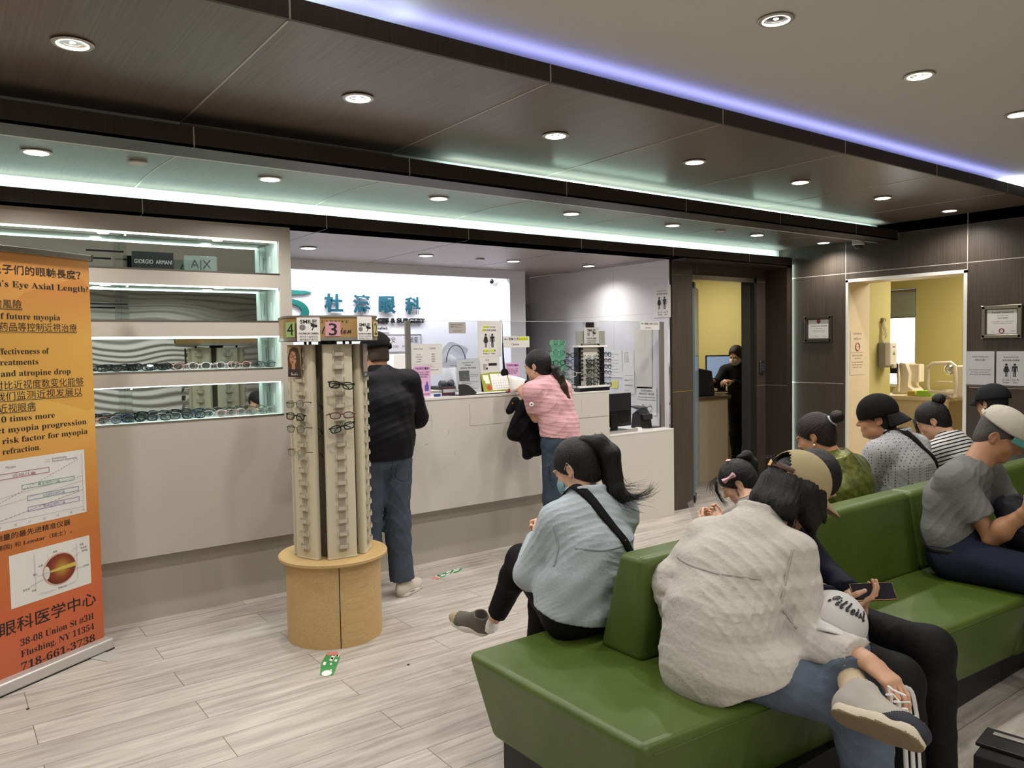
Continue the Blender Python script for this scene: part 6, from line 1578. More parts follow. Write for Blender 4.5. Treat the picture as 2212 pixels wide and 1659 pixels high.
spD = lambda c, heel, d, up, lat, L: (((c-heel) @ d > L*.60) & ((c-heel) @ up < .075) & (((c-heel) @ d)-L*.6 > ((c-heel) @ up-.03)*1.2)).astype(int)
upD = unit(np.array((.74, .22, .62)))
sd = shoe(D, DH, DT, upD, 'shoe', .050, (mat('shoe_grey_suede', '#a39d95', .8, var=.08, vscale=60), mat('sole_cream', '#c4baa6', .7, var=.06, vscale=40)), 1.05, split=(mat('shoe_navy', '#1a1d29', .7), spD), sole_h=.030, tread=mat('tread_tan', '#7d6d52', .8, var=.2, vscale=90, bump=1, bscale=160))
dd_ = unit(DT-DH); la_ = unit(np.cross(dd_, upD)); up_ = np.cross(la_, dd_)
b = MB()
for i in range(5):
    c = DH+dd_*(.125+.026*i)+up_*(.112-.013*i)
    b.tube([tuple(c-la_*.022-up_*.010), tuple(c+up_*.003), tuple(c+la_*.022-up_*.010)], .0035, 6)
c = DH+dd_*.12+up_*.118
for e in (-1, 1): b.tube([tuple(c), tuple(c+la_*.02*e+up_*.01), tuple(c+la_*.03*e+dd_*.02-up_*.002), tuple(c+la_*.015*e+dd_*.05)], .0028, 6)
b.build('laces', m_paper, sd, smooth=True, world=True)
shoe(D, (2.225, 1.255, .0), (2.275, .965, .0), (0, 0, 1), 'shoe', .050, (mat('shoe_grey_suede', '#a39d95', .8), mat('sole_cream', '#b3a68e', .7)), 1.05, split=(mat('shoe_navy', '#1a1d29', .7), spD))
# hair falling to the collar, glasses, tan cap
c = MhD[:3, 3]
S_ = SDF(c-.23, c+.20, .005); R3 = MhD[:3, :3]
S_.ell(hp(MhD, 1, 0, -.014, .026), (.088, .107, .098), R3, 0)
for x, w_ in ((-.07, .034), (-.035, .044), (0, .047), (.035, .044), (.07, .034)):
    q0 = hp(MhD, 1, x, -.070, -.01); q1 = q0+V3(-.035, 0, -.055)+R3[:, 0]*x*.2; q2 = q1+V3(.010, .0, -.045)
    S_.cone(q0, q1, w_, w_*.92, .03); S_.cone(q1, q2, w_*.92, .014, .03)
for e in (-1, 1):
    q0 = hp(MhD, 1, e*.078, -.02, .01); q1 = q0+V3(.01, 0, -.09)+R3[:, 0]*e*.012; q2 = q1+V3(.025, .0, -.075)-R3[:, 0]*e*.012
    S_.cone(q0, q1, .042, .036, .03); S_.cone(q1, q2, .036, .010, .02)
    q0 = hp(MhD, 1, e*.080, .030, .03); q1 = q0+V3(.03, 0, -.10); S_.cone(q0, q1, .022, .008, .02)
S_.ell(hp(MhD, 1, 0, .085, -.01), (.066, .05, .072), R3, .01, 'cut')
S_.disp(strands(MhD, (0, -.25, 1.0), .0015, 46), .03); S_.disp(folds(.003, 120, 44, [(.9, .9, .15), (.9, -.7, .2)]), .03)
hd = arr_mesh('hair', S_.mesh(), m_hair, D.t, 1)
wisps('loose_hairs', spread([hp(MhD, 1, .085, -.03, -.04), hp(MhD, 1, .1, -.02, -.10), hp(MhD, 1, .092, .0, -.15), hp(MhD, 1, .075, .02, -.175)], 26, .014, 5)+spread([hp(MhD, 1, -.085, -.05, -.04), hp(MhD, 1, -.1, -.06, -.10), hp(MhD, 1, -.105, -.065, -.155)], 26, .018, 6)+spread([hp(MhD, 1, .0, -.11, .03), hp(MhD, 1, .0, -.15, .05), hp(MhD, 1, -.02, -.16, .03)], 14, .012, 16), .0014, m_hair, hd)
m_tancap = cloth('tan_cotton', '#a89a78', .9, .04, 12, .25, 300)
m_leather = mat('brown_leather', '#4a2a1c', .5); m_brass = mat('brass', '#b8935a', .3, 1)
co, pt, thm, Mt = cap_dome(D, MhD, 1.0, m_tancap, 'cap', .098, .116, .108, .62, (m_leather, m_brass), tilt=2, lift=.010, rim=-.012)
cap_brim(D, pt, thm, Mt, 1.0, m_tancap, co, length=.088, droop=.012, half=1.0)
gk = MB()
for e in (-1, 1): gk.tube([tuple(hp(MhD, 1, e*.031+.021*math.cos(a), .108, .002+.017*math.sin(a))) for a in np.linspace(0, 2*PI, 19)[:-1]], .0012, 5, closed=True)
for e in (-1, 1): gk.tube([tuple(hp(MhD, 1, e*.052, .106, .006)), tuple(hp(MhD, 1, e*.075, .05, .008)), tuple(hp(MhD, 1, e*.08, -.01, .0))], .0012, 5)
gk.tube([tuple(hp(MhD, 1, -.01, .109, .004)), tuple(hp(MhD, 1, .01, .109, .004))], .0012, 5)
gk.build('eyeglasses_worn', m_steel, D.t, smooth=True, world=True)
# white cap with script lettering hung on the raised knee
kc = V3(2.315, 1.395, .655)
_y = Vector((-.60, -.74, .25)).normalized(); _z = Vector((.42, -.28, .86)); _z = (_z-_y*_z.dot(_y)).normalized(); _x = _y.cross(_z)
Mk = np.array(Matrix(((_x.x, _y.x, _z.x, kc[0]), (_x.y, _y.y, _z.y, kc[1]), (_x.z, _y.z, _z.z, kc[2]), (0, 0, 0, 1))))
class Hold: pass
hold = Hold(); hold.t = thing('baseball_cap', 'white baseball cap with black script lettering resting on the raised knee', 'cap', tuple(kc))
m_wcap = cloth('white_cotton', '#c4c3c2', .85, .02, 10, .2, 300)
co, ptc, thc, Mtc = cap_dome(hold, Mk, 1.1, m_wcap, 'crown', .090, .100, .092, 0, None, rim=-.02, yc=0, zc=0)
cap_brim(hold, ptc, thc, Mtc, 1.1, m_wcap, hold.t, length=.065, droop=.018)
me = text_mesh(script('Titleist'), .06, 'CENTER', .128, .0, .0014)
bmx = bmesh.new(); bmx.from_mesh(me); bmesh.ops.subdivide_edges(bmx, edges=bmx.edges, cuts=2); bmx.to_mesh(me); bmx.free()
for v in me.vertices:
    q = ptc(PI/2+(v.co.x-.008)/.088, thc*.60-v.co.y/.095+.10, 1.062); v.co = Vector(q)
link_mesh(me, 'script_lettering', m_ink, hold.t, world=True)

# ---------------------------------------------------------------- E: phone user beside D
Ep = Person('seated person in striped black track pants and navy jacket, holding a phone',
    dict(pel=(2.57, 1.77, .535), chest=(2.59, 1.835, .745), neck=(2.61, 1.83, .885), Rs=(2.46, 1.82, .83), Ls=(2.72, 1.83, .83), Re=(2.50, 1.665, .66), Rw=(2.475, 1.475, .675), Le=(2.74, 1.67, .66), Lw=(2.58, 1.475, .675),
         Rh=(2.47, 1.72, .525), Lh=(2.65, 1.72, .525), Rk=(2.37, 1.215, .51), Ra=(2.375, 1.185, .09), Lk=(2.60, 1.225, .545), La=(2.605, 1.19, .09)), (2.57, 1.75, .44), m_skin, .88)
MhE = frame((2.785, 1.765, 1.02), 172, 52)
hE = [hand_mesh(Ep.J['Rw'], (.30, -.85, .10), (.1, .1, 1), 1, (.45, .5, .55, .6), .4, .98, mid(Ep.J['Re'], Ep.J['Rw'], .45)), hand_mesh(Ep.J['Lw'], (-.75, -.55, -.05), (0, .2, -1), -1, (.5, .55, .6, .6), .3, .92)]
Ep.body(MhE, .96, hE)
Ep.shirt('navy_jacket', cloth('navy_jersey', '#0d1122', .75, .1), .016, 1.9, ((2.57, 1.77, .50), (0, .1, -1)), .0045, 60, .007, 14)
m_track = cloth('black_track', '#0a0a0b', .7, .05)
m_wcap = cloth('white_cotton', '#c4c3c2', .85, .02, 10, .2, 300)
tp = Ep.trousers('track_pants', m_track, .014, 1.95, .003, 34, .008, 15, .050, .068, .092)
a_, c_, e_ = Ep.J['Rh'], Ep.J['Rk'], Ep.J['Ra']
for k_ in range(3):
    o_ = .021*(k_-1)
    q_ = V3(.010, -.016, 0); P = [mid(a_, c_, .45)+V3(0, 0, o_-.005), mid(a_, c_, .8)+V3(0, 0, o_-.005), c_+q_*.6+V3(.6*o_, -.4*o_, o_*.7), mid(c_, e_, .2)+q_+V3(.6*o_, -.75*o_, 0), mid(c_, e_, .6)+q_+V3(.6*o_, -.75*o_, 0), mid(c_, e_, .93)+q_+V3(.6*o_, -.75*o_, 0)]
    ribbon('white_stripe', tp, P, (.78, .62, 0), .014, m_wcap, Ep.t, .0015, 44, .001)
S_ = hair_cap(MhE, .96, (.096, .04), (0, 0, 1), .0015, 40, .014); arr_mesh('hair', S_.mesh(), m_hair, Ep.t, 1)
m_neon = emis('neon_print', '#b9d62f', .0)
me = text_mesh(script('e'), .1, 'CENTER', .05, .001, .004); Mn = plane_M((2.455, 1.735, .715), (.35, -.93, 0), (0, 0, 1)); me.transform(Mn @ Matrix.Translation((0, 0, .055))); link_mesh(me, 'neon_lettering', mat('neon_yellow', '#b4cf2a', .6), Ep.t, world=True)
for q, r_ in ((Ep.J['La'], 0), (Ep.J['Ra'], 1)): shoe(Ep, (q[0], q[1]+.06, 0), (q[0]+.02, q[1]-.21, 0), (0, 0, 1), 'shoe', .047, (m_blackmat, mat('sole_pale', '#b5b0a6', .6)), .98)
ph = thing('phone', 'dark smartphone with a gold edge held in one hand above the black trousers', 'phone', (2.50, 1.385, .70))
_n = Vector((-.50, -.42, .76)).normalized(); _l = Vector((.66, -.72, .12)); _l = (_l-_n*_l.dot(_n)).normalized(); _s = _l.cross(_n)
Mp = Matrix(((_s.x, _l.x, _n.x, 2.515), (_s.y, _l.y, _n.y, 1.372), (_s.z, _l.z, _n.z, .722), (0, 0, 0, 1)))
b = MB(); b.box(-.034, .034, -.070, .070, -.004, .004, M=Mp); b.build('case', mat('phone_gold', '#8f7550', .3, .8), ph, bevel=.003, world=True)
b = MB(); b.box(-.031, .031, -.067, .067, .004, .0052, M=Mp); b.build('screen', mat('phone_screen', '#1a1822', .1), ph, world=True)

# ---------------------------------------------------------------- J: older man in a grey t-shirt and white cap
J_ = Person('older man in a grey t-shirt and white cap on the near side of the bench',
    dict(pel=(3.93, 1.72, .545), waist=(3.925, 1.745, .66), chest=(3.95, 1.74, .80), neck=(3.99, 1.69, .955), Rs=(3.84, 1.70, .905), Ls=(4.17, 1.70, .905), Re=(3.885, 1.555, .65), Rw=(3.86, 1.40, .80), Le=(4.2, 1.56, .66), Lw=(4.05, 1.36, .78),
         Rh=(3.85, 1.69, .53), Lh=(4.02, 1.69, .53), Rk=(3.84, 1.24, .53), Ra=(3.85, 1.20, .09), Lk=(4.06, 1.24, .53), La=(4.06, 1.2, .09)), (3.93, 1.7, .44), m_skin2, .98)
MhJ = frame((4.075, 1.60, 1.105), 192, 32)
hJ = [hand_mesh(J_.J['Rw'], (.1, -.6, .6), (.5, -.2, .6), 1, (.7, .75, .8, .8), .6, 1.0, J_.J['Re'], er=.046), hand_mesh(J_.J['Lw'], (-.3, -.6, .4), (-.4, -.2, .6), -1, (.6, .65, .7, .7), .5, 1.0, mid(J_.J['Le'], J_.J['Lw'], .3))]
J_.body(MhJ, 1.0, hJ)
J_.shirt('grey_tshirt', cloth('grey_jersey', '#6f6f6e', .9, .08, 80), .014, .66, ((3.93, 1.72, .565), (0, .15, -1)), .0055, 58, .006, 21, .158, .150, .165, .68, None, .064, .058, .05, dirs=[(0, .5, 1), (.3, .6, .6)])
J_.trousers('dark_jeans', cloth('dark_denim', '#1a2130', .85, .15, 20), .014, 1.95, .005, 36, .009, 22, .050, .066, .094)
b = MB(); b.tube([tuple(J_.J['pel']+V3(.175*math.cos(a), .125*math.sin(a), .035)) for a in np.linspace(0, 2*PI, 25)[:-1]], .016, 8, closed=True, flat=((0, 1, 0), .6)); b.build('belt', m_blackmat, J_.t, smooth=True, world=True)
S_ = hair_cap(MhJ, 1.0, (.078, .02), (0, 0, 1), .0012, 60, .004); arr_mesh('hair', S_.mesh(), mat('grey_hair', '#4b4845', .6), J_.t, 1)
m_oldcap = cloth('old_white_cotton', '#b9b4a6', .9, .04, 10, .6, 40)
co, pt, thm, Mt = cap_dome(J_, MhJ, 1.0, m_oldcap, 'cap', .100, .118, .094, .5, (m_oldcap, m_oldcap), tilt=-4, lift=.014, rim=.004)
cap_brim(J_, pt, thm, Mt, 1.0, m_oldcap, co, length=.075, droop=.014, m_under=mat('teal_underbrim', '#3d7d74', .8))
S_ = SDF((3.78, 1.15, .52), (4.32, 1.75, .92), .009)
for q in (((3.95, 1.42, .70), (.10, .13, .11)), ((4.08, 1.38, .68), (.13, .13, .12)), ((4.02, 1.34, .60), (.14, .12, .06)), ((3.98, 1.50, .79), (.08, .09, .06))): S_.ell(q[0], q[1], None, .05)
S_.disp(folds(.012, 30, 31, None, .8), .05)
hj = thing('folded_jacket', 'bundled black jacket held on the lap of the man in the grey t-shirt', 'jacket', (4.03, 1.4, .58)); arr_mesh('cloth', S_.mesh(), cloth('black_nylon', '#0e1016', .55, .1), hj, 1)
for q in (J_.J['Ra'], J_.J['La']): shoe(J_, (q[0], q[1]+.06, 0), (q[0], q[1]-.22, 0), (0, 0, 1), 'shoe', .048, (m_blackmat, m_dark), 1.0)
# ---------------------------------------------------------------- people on the far side of the bench
def seated_far(label, x, head, yaw, pitch, skin, s=1.0, g=.95, shoulder=.165, neck=None, zsh=.87, seat_y=2.28):
    hx, hy, hz = head; nk = neck or (x, 2.335, hz-.135)
    sz = nk[2]-.065
    return Person(label, dict(pel=(x, seat_y, .545), chest=(x, 2.30, .545+.66*(nk[2]-.545)), neck=nk, Ls=(x-shoulder, 2.33, sz), Rs=(x+shoulder, 2.33, sz), Le=(x-shoulder-.035, 2.44, sz-.25), Re=(x+shoulder+.035, 2.44, sz-.25), Lw=(x-.09, 2.64, sz-.22), Rw=(x+.09, 2.64, sz-.22),
        Lh=(x-.085, seat_y, .53), Rh=(x+.085, seat_y, .53), Lk=(x-.10, 2.74, .52), Rk=(x+.10, 2.74, .52), La=(x-.10, 2.78, .09), Ra=(x+.10, 2.78, .09)), (x, 2.28, .44), skin, g), frame(head, yaw, pitch)
def plain_hands(P, s=.93):
    return [hand_mesh(P.J['Lw'], (.5, .6, .1), (.3, .2, .9), -1, (.6, .65, .7, .7), .4, s, mid(P.J['Le'], P.J['Lw'], .5)), hand_mesh(P.J['Rw'], (-.5, .6, .1), (-.3, .2, .9), 1, (.6, .65, .7, .7), .4, s, mid(P.J['Re'], P.J['Rw'], .5))]
def far_shoes(P, m=None):
    for q in (P.J['La'], P.J['Ra']): shoe(P, (q[0], q[1]-.06, 0), (q[0], q[1]+.2, 0), (0, 0, 1), 'shoe', .045, (m or m_blackmat, m_sole), .95)
def bun(P, hb, c, r, m, seed, name='hair_bun'):
    S_ = SDF(np.array(c)-r*2, np.array(c)+r*2, .0045); S_.ell(c, (r, r*.95, r*.9), None, 0); S_.disp(folds(.004, 150, seed), .02); return arr_mesh(name, S_.mesh(), m, hb, 1)
# F: girl with a pink bow
F_ = Person('girl with a pink hair bow across the bench, looking at a clear sheet',
    dict(pel=(3.16, 2.29, .53), chest=(3.20, 2.33, .65), neck=(3.24, 2.40, .755), Ls=(3.10, 2.40, .705), Rs=(3.36, 2.38, .70), Le=(3.09, 2.55, .56), Re=(3.40, 2.55, .55), Lw=(3.30, 2.71, .60), Rw=(3.42, 2.72, .60), Lh=(3.08, 2.29, .52), Rh=(3.22, 2.29, .52), Lk=(3.1, 2.64, .50), Rk=(3.26, 2.64, .50), La=(3.1, 2.68, .14), Ra=(3.26, 2.68, .14)), (3.16, 2.29, .44), m_skinl, .74)
MhF = frame((3.295, 2.515, .855), 32, 36); sF = .90
F_.body(MhF, sF, [hand_mesh(F_.J['Lw'], (.25, .75, .35), (.3, -.2, .8), -1, (.75, .8, .85, .9), .8, .78, mid(F_.J['Le'], F_.J['Lw'], .4), er=.032, wr=.022), hand_mesh(F_.J['Rw'], (.0, .8, .35), (-.3, -.1, .8), 1, (.7, .75, .8, .85), .7, .78)], neck_r=.042)
F_.shirt('grey_top', cloth('grey_cotton', '#7d7772', .9), .012, 1.7, ((3.16, 2.29, .5), (0, 0, -1)), .003, 44, .008, 41)
F_.trousers('dark_trousers', m_blackc, .008, 1.9, .003)
far_shoes(F_)
S_ = hair_cap(MhF, sF, (.092, .042), (.05, -.65, .76), .0014, 50, .014); hb = arr_mesh('hair', S_.mesh(), m_hair, F_.t, 1)
c0 = hp(MhF, sF, .03, -.085, .105); pth = [c0, c0+V3(.03, -.02, .012), c0+V3(.055, -.035, -.03), c0+V3(.06, -.045, -.09), c0+V3(.055, -.045, -.14)]
S_ = SDF(np.min(pth, 0)-.05, np.max(pth, 0)+.05, .005); lock(S_, pth, [.018, .026, .029, .026, .012]); S_.disp(folds(.002, 260, 5, [(1, 1, .1)]), .02); arr_mesh('ponytail', S_.mesh(), m_hair, hb, 1)
wisps('loose_hairs', spread([hp(MhF, sF, -.055, .09, .075), hp(MhF, sF, -.06, .12, .03), hp(MhF, sF, -.05, .13, -.03), hp(MhF, sF, -.045, .125, -.075)], 34, .011, 11)+spread([hp(MhF, sF, -.03, .08, .09), hp(MhF, sF, -.04, .13, .08), hp(MhF, sF, -.04, .155, .04)], 16, .012, 12)+spread([hp(MhF, sF, -.08, .02, -.02), hp(MhF, sF, -.085, .03, -.07), hp(MhF, sF, -.08, .035, -.10)], 8, .006, 13), .0010, m_hair, hb)
m_bow = mat('pink_satin', '#d3a3ae', .45)
Mb_ = Matrix(MhF.tolist()) @ Matrix.Translation(Vector((-.100, .012, .055))*sF) @ Euler((math.radians(-35), 0, PI/2)).to_matrix().to_4x4()
b = MB()
for e in (-1, 1):
    b._faces([Mb_ @ Vector(q) for q in ((e*.003, -.004, -.006), (e*.034, -.004, -.018), (e*.038, -.004, 0), (e*.034, -.004, .018), (e*.003, -.004, .006), (e*.003, .006, -.005), (e*.030, .010, -.012), (e*.032, .011, 0), (e*.030, .010, .012), (e*.003, .006, .005))],
             [(0, 1, 2, 3, 4), (9, 8, 7, 6, 5), (0, 5, 6, 1), (1, 6, 7, 2), (2, 7, 8, 3), (3, 8, 9, 4)])
hb2 = b.build('hair_bow', m_bow, hb, bevel=.002, world=True)
b = MB(); b.ell(Mb_ @ Vector((0, 0, 0)), (.008, .008, .008), 10, 8); b.build('bow_knot', m_bow, hb, smooth=True, world=True)
b = MB(); b.ell(hp(MhF, sF, -.01, -.03, .130), (.020, .012, .008), 10, 6); b.build('hair_clip', m_bow, hb, smooth=True, world=True)
cs = thing('clear_sheet', 'clear curled plastic sheet held by the girl with the pink bow', 'sheet', (3.36, 2.86, .64))
b = MB(); P = []
for i in range(9):
    for j in range(5):
        u, v = i/8, j/4; P.append(Vector((3.285+.085*v+.05*u, 2.845-.02*u+.035*v, .70-.165*u+.02*math.sin(u*3)*v)))
b._faces(P, [(i*5+j, (i+1)*5+j, (i+1)*5+j+1, i*5+j+1) for i in range(8) for j in range(4)]); b.build('film', glass('sheet_film', '#e9e9e6', op=.22, rough=.08), cs, smooth='all', world=True)

# G: woman in a green blouse
G, MhG = seated_far('seated woman in an olive satin blouse, red-brown bun with a pale tie', 3.90, (3.855, 2.43, 1.055), 15, 24, m_skin2, neck=(3.885, 2.33, .93), shoulder=.175)
G.body(MhG, .97, plain_hands(G))
def satin(name, a, c):
    m = cloth(name, a, .34, 0, 9, .5, 30); N, L = m.node_tree.nodes, m.node_tree.links; bs = N['Principled BSDF']
    tc = N.new('ShaderNodeTexCoord'); n = N.new('ShaderNodeTexNoise'); n.inputs['Scale'].default_value = 34; n.inputs['Detail'].default_value = 6; L.new(tc.outputs['Object'], n.inputs['Vector'])
    r = N.new('ShaderNodeValToRGB'); r.color_ramp.elements[0].position = .45; r.color_ramp.elements[0].color = lin(a); r.color_ramp.elements[1].position = .6; r.color_ramp.elements[1].color = lin(c)
    L.new(n.outputs['Fac'], r.inputs[0]); L.new(r.outputs[0], bs.inputs['Base Color']); bs.inputs['Specular IOR Level'].default_value = .5; bs.inputs['Metallic'].default_value = .35
    return m
G.shirt('satin_blouse', satin('olive_satin', '#525a26', '#6f7232'), .018, 1.8, ((3.9, 2.28, .5), (0, 0, -1)), .007, 34, .0075, 51, .18, .17, .18, .7, None, .062, .056, .045)
G.trousers('dark_trousers', m_blackc, .01, 1.95, .003); far_shoes(G)
S_ = hair_cap(MhG, .97, (.088, .048), (0, -.95, .25), .0016, 48, .014, nape=-.085); hb = arr_mesh('hair', S_.mesh(), m_hairb, G.t, 1)
bc_ = hp(MhG, .97, .0, -.150, .055); bun(G, hb, bc_, .040, m_hairb, 6)
dv = unit(MhG[:3, :3] @ np.array([0, -1, .3])); b = MB(); b.lathe([(.024, -.010), (.034, 0), (.024, .010)], 18, M=Matrix.Translation(bc_-dv*.032) @ Vector(dv).to_track_quat('Z', 'Y').to_matrix().to_4x4()); b.build('hair_tie', mat('tie_pale', '#a9b4bd', .4), hb, smooth=True, world=True)
b = MB(); b.ell(hp(MhG, .97, -.078, .002, -.046), (.007, .007, .007), 10, 8); b.build('pearl_earring', mat('pearl', '#e3ddd2', .2), G.t, smooth=True, world=True)
# H: man in a dotted shirt with a backwards cap
H_, MhH = seated_far('seated man in a pale dotted shirt with a black strap and a backwards black cap', 4.535, (4.485, 2.425, 1.105), 28, 6, m_skin2, neck=(4.53, 2.325, .985), shoulder=.20, g=1.03)
H_.body(MhH, 1.0, plain_hands(H_))
def dots():
    m = cloth('dotted_cotton', '#98989a', .9, .03, 8, .4, 40); N, L = m.node_tree.nodes, m.node_tree.links; bs = N['Principled BSDF']
    tc = N.new('ShaderNodeTexCoord'); mp = N.new('ShaderNodeMapping'); mp.inputs['Scale'].default_value = (62, 62, 62); L.new(tc.outputs['Object'], mp.inputs['Vector'])
    v = N.new('ShaderNodeTexVoronoi'); v.inputs['Scale'].default_value = 1; v.inputs['Randomness'].default_value = .0; L.new(mp.outputs[0], v.inputs['Vector'])
    r = N.new('ShaderNodeValToRGB'); r.color_ramp.interpolation = 'CONSTANT'; r.color_ramp.elements[0].color = lin('#4e4e55'); r.color_ramp.elements[1].position = .26; r.color_ramp.elements[1].color = lin('#a3a3a5')
    L.new(v.outputs['Distance'], r.inputs[0]); L.new(r.outputs[0], bs.inputs['Base Color']); return m
def H_extra(S_, p):
    nk = p.J['neck']
    for a in np.linspace(0, 2*PI, 45)[:-1]:
        d = p.side*math.cos(a)*.072+p.fw*math.sin(a)*.064; S_.cone(nk+d*1.1-p.spine*.02, nk+d*1.10+p.spine*.058, .012, .009, .006)
shH = H_.shirt('dotted_shirt', dots(), .020, 1.7, ((4.53, 2.28, .5), (0, 0, -1)), .006, 36, .0075, 61, .19, .18, .19, .72, H_extra, .064, .058, .048)
H_.trousers('dark_trousers', m_blackc, .01, 1.95, .003); far_shoes(H_)
nk = H_.J['neck']
ribbon('bag_strap', shH, [tuple(nk+V3(-.085, .04, -.03)), tuple(nk+V3(-.06, -.02, .01)), tuple(nk+V3(.0, -.10, -.05)), tuple(nk+V3(.09, -.12, -.13)), tuple(nk+V3(.17, -.1, -.24)), tuple(nk+V3(.21, -.05, -.36))], [(0, 0, -1), (0, .3, -1), (0, 1, -.7), (0, 1, -.2), (-.3, 1, 0), (-.8, .8, 0)], .042, m_blackc, H_.t)
S_ = hair_cap(MhH, 1.0, (.086, .03), (0, 0, 1), .0014, 60, .006, nape=-.07); arr_mesh('hair', S_.mesh(), m_hair, H_.t, 1)
m_bcap = cloth('black_twill', '#0d0d0e', .85, .1, 30, .3, 200)
co, pt, thm, Mt = cap_dome(H_, MhH, 1.0, m_bcap, 'cap', .098, .114, .105, 0, None, tilt=-8, lift=.012, rim=-.028)
cap_brim(H_, pt, thm, Mt, 1.0, cloth('charcoal_twill', '#1d1e20', .8, .1), co, centre=1.5*PI, length=.055, droop=.012, half=1.15, up=-.048)
# I: woman in a striped top
I_, MhI = seated_far('seated woman with a black bun and a navy and white striped top', 5.20, (5.185, 2.435, 1.045), 22, 30, m_skin, neck=(5.20, 2.33, .935), shoulder=.165)
I_.body(MhI, .96, plain_hands(I_))
def stripes():
    m = cloth('striped_jersey', '#c9c6c2', .9, 0, 8, .3, 60); N, L = m.node_tree.nodes, m.node_tree.links; bs = N['Principled BSDF']
    g = N.new('ShaderNodeNewGeometry'); sx = N.new('ShaderNodeSeparateXYZ'); L.new(g.outputs['Position'], sx.inputs[0])
    ad = N.new('ShaderNodeMath'); ad.operation = 'MULTIPLY_ADD'; ad.inputs[1].default_value = .45; L.new(sx.outputs['Y'], ad.inputs[0]); L.new(sx.outputs['Z'], ad.inputs[2])
    mu = N.new('ShaderNodeMath'); mu.operation = 'MULTIPLY'; mu.inputs[1].default_value = 1/.024; L.new(ad.outputs[0], mu.inputs[0])
    fr = N.new('ShaderNodeMath'); fr.operation = 'FRACT'; L.new(mu.outputs[0], fr.inputs[0])
    r = N.new('ShaderNodeValToRGB'); r.color_ramp.interpolation = 'CONSTANT'; r.color_ramp.elements[0].color = lin('#c6c3bf'); r.color_ramp.elements[1].position = .64; r.color_ramp.elements[1].color = lin('#15161f')
    L.new(fr.outputs[0], r.inputs[0]); L.new(r.outputs[0], bs.inputs['Base Color']); return m
I_.shirt('striped_top', stripes(), .014, 1.6, ((5.2, 2.28, .5), (0, 0, -1)), .004, 40, .008, 71)
I_.trousers('dark_trousers', m_blackc, .01, 1.95, .003); far_shoes(I_)
S_ = hair_cap(MhI, .96, (.090, .045), (0, -.75, .66), .0014, 50, .013); hb = arr_mesh('hair', S_.mesh(), m_hair, I_.t, 1)
bun(I_, hb, hp(MhI, .96, 0, -.105, .108), .042, m_hair, 8)
wisps('loose_hairs', spread([hp(MhI, .96, -.06, .09, .06), hp(MhI, .96, -.075, .10, 0), hp(MhI, .96, -.06, .115, -.06)], 40, .010, 14)+spread([hp(MhI, .96, .02, -.12, .12), hp(MhI, .96, .04, -.15, .10), hp(MhI, .96, .05, -.16, .06)], 14, .014, 15), .0013, m_hair, hb)
# K: person in a dark cap at the far end
K, MhK = seated_far('person in a dark cap and grey top mostly hidden behind the white cap', 6.02, (6.03, 2.42, 1.105), -20, 8, m_skin2, neck=(6.02, 2.33, .975), shoulder=.18)
K.body(MhK, 1.0, plain_hands(K))
K.shirt('grey_top', cloth('ash_cotton', '#6a6d6c', .9), .016, 1.7, ((6.0, 2.28, .5), (0, 0, -1)), .004, 40, .009, 81)
K.trousers('dark_trousers', m_blackc, .01, 1.95, .003, h=.01); far_shoes(K)
S_ = hair_cap(MhK, 1.0, (.086, .03), (0, 0, 1), .0014, 60, .006); arr_mesh('hair', S_.mesh(), m_hair, K.t, 1)
m_kcap = cloth('slate_twill', '#1a1c20', .85, .1)
co, pt, thm, Mt = cap_dome(K, MhK, 1.0, m_kcap, 'cap', .100, .117, .10, .0, None, lift=.012, rim=-.01); cap_brim(K, pt, thm, Mt, 1.0, m_kcap, co)

# ---------------------------------------------------------------- M: man at the counter
Mn_ = Person('standing man in a black jacket, black cap and blue jeans at the counter',
    dict(pel=(2.235, 4.40, .90), waist=(2.24, 4.40, 1.02), chest=(2.25, 4.42, 1.22), neck=(2.255, 4.455, 1.42), Ls=(2.06, 4.43, 1.365), Rs=(2.44, 4.42, 1.36), Le=(1.95, 4.50, 1.11), Re=(2.54, 4.49, 1.12), Lw=(2.10, 4.70, 1.17), Rw=(2.40, 4.70, 1.175),
         Lh=(2.145, 4.40, .86), Rh=(2.33, 4.40, .86), Lk=(2.135, 4.42, .47), Rk=(2.325, 4.40, .46), La=(2.12, 4.43, .09), Ra=(2.345, 4.385, .085)), (2.235, 4.40, 0), m_skin2, 1.0)
MhM = frame((2.252, 4.495, 1.535), 4, 12)
Mn_.body(MhM, .98, [hand_mesh(Mn_.J['Lw'], (.3, .8, .05), (0, 0, -1), -1, (.3, .35, .4, .4), .3, 1.0), hand_mesh(Mn_.J['Rw'], (-.3, .8, .05), (0, 0, -1), 1, (.3, .35, .4, .4), .3, 1.0)])
def M_extra(S_, p): S_.acone(p.J['pel']+V3(0, 0, .02), p.J['chest'], .178, .185, p.side, .68, .05)
Mn_.shirt('black_jacket', cloth('black_softshell', '#0b0c11', .6, .1, 30, .3, 120), .018, 1.93, ((2.235, 4.4, .885), (0, 0, -1)), .0045, 48, .0075, 91, .175, .175, .180, .66, M_extra, .058, .054, .044)
tM = Mn_.trousers('blue_jeans', m_denim, .014, 1.97, .006, 52, .007, 92, .066, .066, .088, hipw=.168)
S_ = hair_cap(MhM, .98, (.084, .02), (0, 0, 1), .0006, 60, .0015, nape=-.055); arr_mesh('hair', S_.mesh(), mat('stubble_hair', '#3a2c22', .7), Mn_.t, 1)
co, pt, thm, Mt = cap_dome(Mn_, MhM, .98, m_bcap, 'cap', .097, .113, .106, 0, None, tilt=0, lift=.012, rim=-.012); cap_brim(Mn_, pt, thm, Mt, .98, m_bcap, co)
